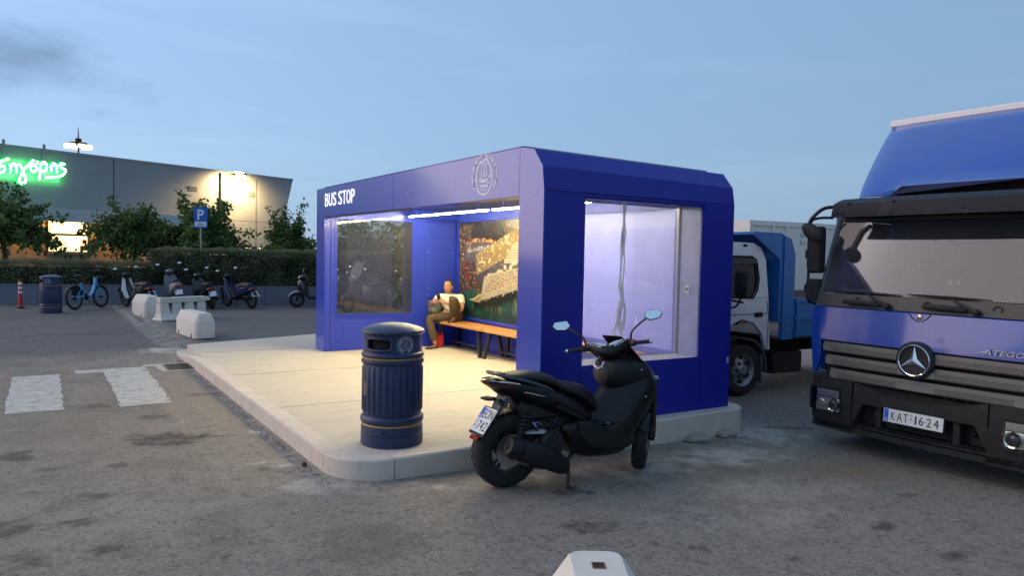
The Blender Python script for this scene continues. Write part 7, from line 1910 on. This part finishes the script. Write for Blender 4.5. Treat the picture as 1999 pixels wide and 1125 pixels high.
# canopy over the terrace, lamps beneath it
MB().box((-9, -2.6, 3.02), (8.4, -.305, 3.12)).build('canopy', mat('canopy_pale', (.55, .55, .53), .6), bd, smooth=0)
MB().box((-9, -2.66, 2.84), (8.4, -2.605, 3.42)).build('canopy_fascia', MATS['canopy_pale'], bd, smooth=0)
for x_ in (-6.5, -1.5, 5.3, 8.2):
    MB().box((x_, -2.55, 0), (x_ + .13, -2.42, 3.015)).build('canopy_post', mat('post_grey', (.38, .40, .42), .5, .3), bd, smooth=0)
for k, x_ in enumerate((-5.6, -2.4, .6, 3.9, 6.6)):
    lp = MB().box((x_, -1.0, 2.965), (x_ + 1.2, -.9, 3.018)).build('terrace_lamp', emit('terrace_glow', (1.0, .48, .11), 55), bd, smooth=0)
for k in range(9): MB().lathe([(.001, -.07), (.07, 0), (.001, .07)], 10, c=(-1.1 + .20 * k, -.40, 2.46 + .06 * sin(k * 2.1)), axis='z').build('menu_lamp', emit('menu_light', (.92, 1.0, .28) if k % 4 else (1.0, .35, .08), 6.0) if False else emit('menu_light_%d' % (k % 4 == 0), (.85, 1.0, .25) if k % 4 else (1.0, .35, .08), 5.0), bd)
MB().box((6.05, -.34, 2.15), (6.55, -.305, 2.62)).build('lit_poster', emit('orange_poster', (1.0, .52, .05), 1.0), bd, smooth=0)
MB().box((5.0, -.33, .9), (5.04, -.301, 2.9)).build('door_edge', M_GAP, bd, smooth=0); MB().box((7.35, -.33, .2), (7.39, -.301, 2.9)).build('door_edge', M_GAP, bd, smooth=0)
for x_ in (4.0, 5.6, 7.0): MB().box((x_, -1.9, .9), (x_ + 1.1, -1.2, .96), .01).build('terrace_table', mat('table_lamplit', (.55, .26, .06), .5), bd)  # orange tint paints the warm lamp light onto the tables
for x_ in (11.7, 12.6): 
    MB().box((x_, -1.6, 1.35), (x_ + .8, -1.0, 1.9), .03).build('menu_stand', mat('pale_frame', (.6, .56, .42), .6), bd)
# green script sign: white tubes on green edged letters
SIGN = [[(-0.27, 5.34), (-0.11, 5.43), (0.16, 5.57)], [(-0.23, 5.11), (-0.15, 5.22), (-0.04, 5.21), (-0.01, 5.08), (-0.1, 4.95), (-0.23, 4.93)], [(0.22, 4.96), (0.22, 5.27), (0.18, 5.33)], [(0.22, 5.2), (0.34, 5.37), (0.44, 5.29), (0.46, 4.96)],
        [(0.54, 5.39), (0.64, 5.29), (0.7, 5.07), (0.6, 4.79), (0.56, 4.61), (0.69, 4.53), (0.82, 4.65), (0.8, 4.86), (0.7, 5.07), (0.84, 5.27), (1.17, 5.62)], [(1.3, 5.27), (1.21, 5.13), (1.09, 5.11), (1.02, 5.24), (1.09, 5.38), (1.21, 5.39), (1.3, 5.27)],
        [(1.34, 5.59), (1.28, 5.47)], [(1.37, 4.76), (1.42, 5.1), (1.46, 5.45), (1.61, 5.58), (1.7, 5.39), (1.61, 5.15), (1.47, 5.2)], [(1.89, 5.22), (1.89, 5.47)], [(1.89, 5.41), (2.0, 5.56), (2.1, 5.48), (2.13, 5.16)],
        [(2.48, 5.59), (2.33, 5.59), (2.27, 5.48), (2.37, 5.39), (2.51, 5.32), (2.42, 5.11), (2.12, 4.96), (1.61, 4.87)],
        [(-1.05, 4.75), (-.98, 5.2), (-.9, 5.6), (-.55, 5.66)], [(-.62, 4.7), (-.58, 5.0), (-.5, 5.3), (-.36, 5.36), (-.34, 5.15), (-.5, 5.05)]]
M_GRN = emit('sign_green', (.0, .75, .10), 3.2); M_TUBE = emit('sign_white', (.75, 1.0, .72), 7.0)
for st_ in SIGN:
    pts = smooth_pts([(a, -.46, b) for a, b in st_], 5)
    g = MB().tube(pts, .078, 8, flat=1.0).build('letter_case', M_GRN, bd, 60)
    MB().tube([(p.x, p.y - .085, p.z) for p in pts], .044, 8).build('letter_tube', M_TUBE, g, 60)
gl = bpy.data.lights.new('sign_glow', 'AREA'); gl.energy = 60; gl.color = (.1, 1.0, .2); gl.shape = 'RECTANGLE'; gl.size = 3.4; gl.size_y = .8
glo = bpy.data.objects.new('sign_glow', gl); COL.objects.link(glo); glo.parent = bd; glo.location = (.7, -.52, 5.15); glo.rotation_euler = (rad(90), 0, 0)
# floodlight on the parapet, shining down the wall
fl = thing('floodlight', 'glaring floodlight on the parapet above the slanted end of the snack bar', 'floodlight', (-5.269, 34.708, 0), BA)
MB().box((11.55, -.62, 6.05), (11.60, -.20, 6.10)).build('arm', M_DMET, fl, smooth=0); MB().box((11.90, -.62, 6.05), (11.95, -.20, 6.10)).build('arm', M_DMET, fl, smooth=0)
MB().box((11.45, -1.02, 6.00), (12.05, -.62, 6.12), .02).build('housing', M_DMET, fl)
MB(T(11.75, -.86, 5.985) @ RX(rad(55))).box((-.30, -.24, -.01), (.30, .24, .005)).build('lens', emit('flood_glow', (1.0, .78, .36), 40), fl, smooth=0)
fp = bpy.data.lights.new('flood', 'SPOT'); fp.energy = 2300; fp.color = (1.0, .70, .30); fp.spot_size = rad(165); fp.spot_blend = .8; fp.shadow_soft_size = .15
fo = bpy.data.objects.new('flood', fp); COL.objects.link(fo); fo.parent = fl; fo.location = (11.75, -1.35, 5.86); fo.rotation_euler = (rad(35), 0, 0)
# tall lamp mast far behind
ma = thing('lamp_mast', 'tall lamp mast with a ring of lit lamps rising behind the snack bar', 'lamp mast', (1.07, 122.9, -1.6))
MB().tube([(0, 0, 0), (0, 0, 19.2), (0, 0, 21.2)], [.28, .12, .03], 10).build('mast', M_DMET, ma)
MB().lathe([(.3, 18.6), (1.2, 18.7), (1.2, 18.9), (.3, 18.9)], 20).build('ring', M_DMET, ma)
MB().box((-.4, -.4, 19.0), (.4, .4, 19.5)).build('winch_head', M_DMET, ma, smooth=0)
for k in range(8):
    a = 2 * pi * k / 8 + .2; MB(T(1.55 * cos(a), 1.55 * sin(a), 18.35) @ RZ(a)).box((-.30, -.36, -.28), (.30, .36, .22), .05).build('lamp', emit('mast_glow', (1.0, .66, .28), 4), ma)
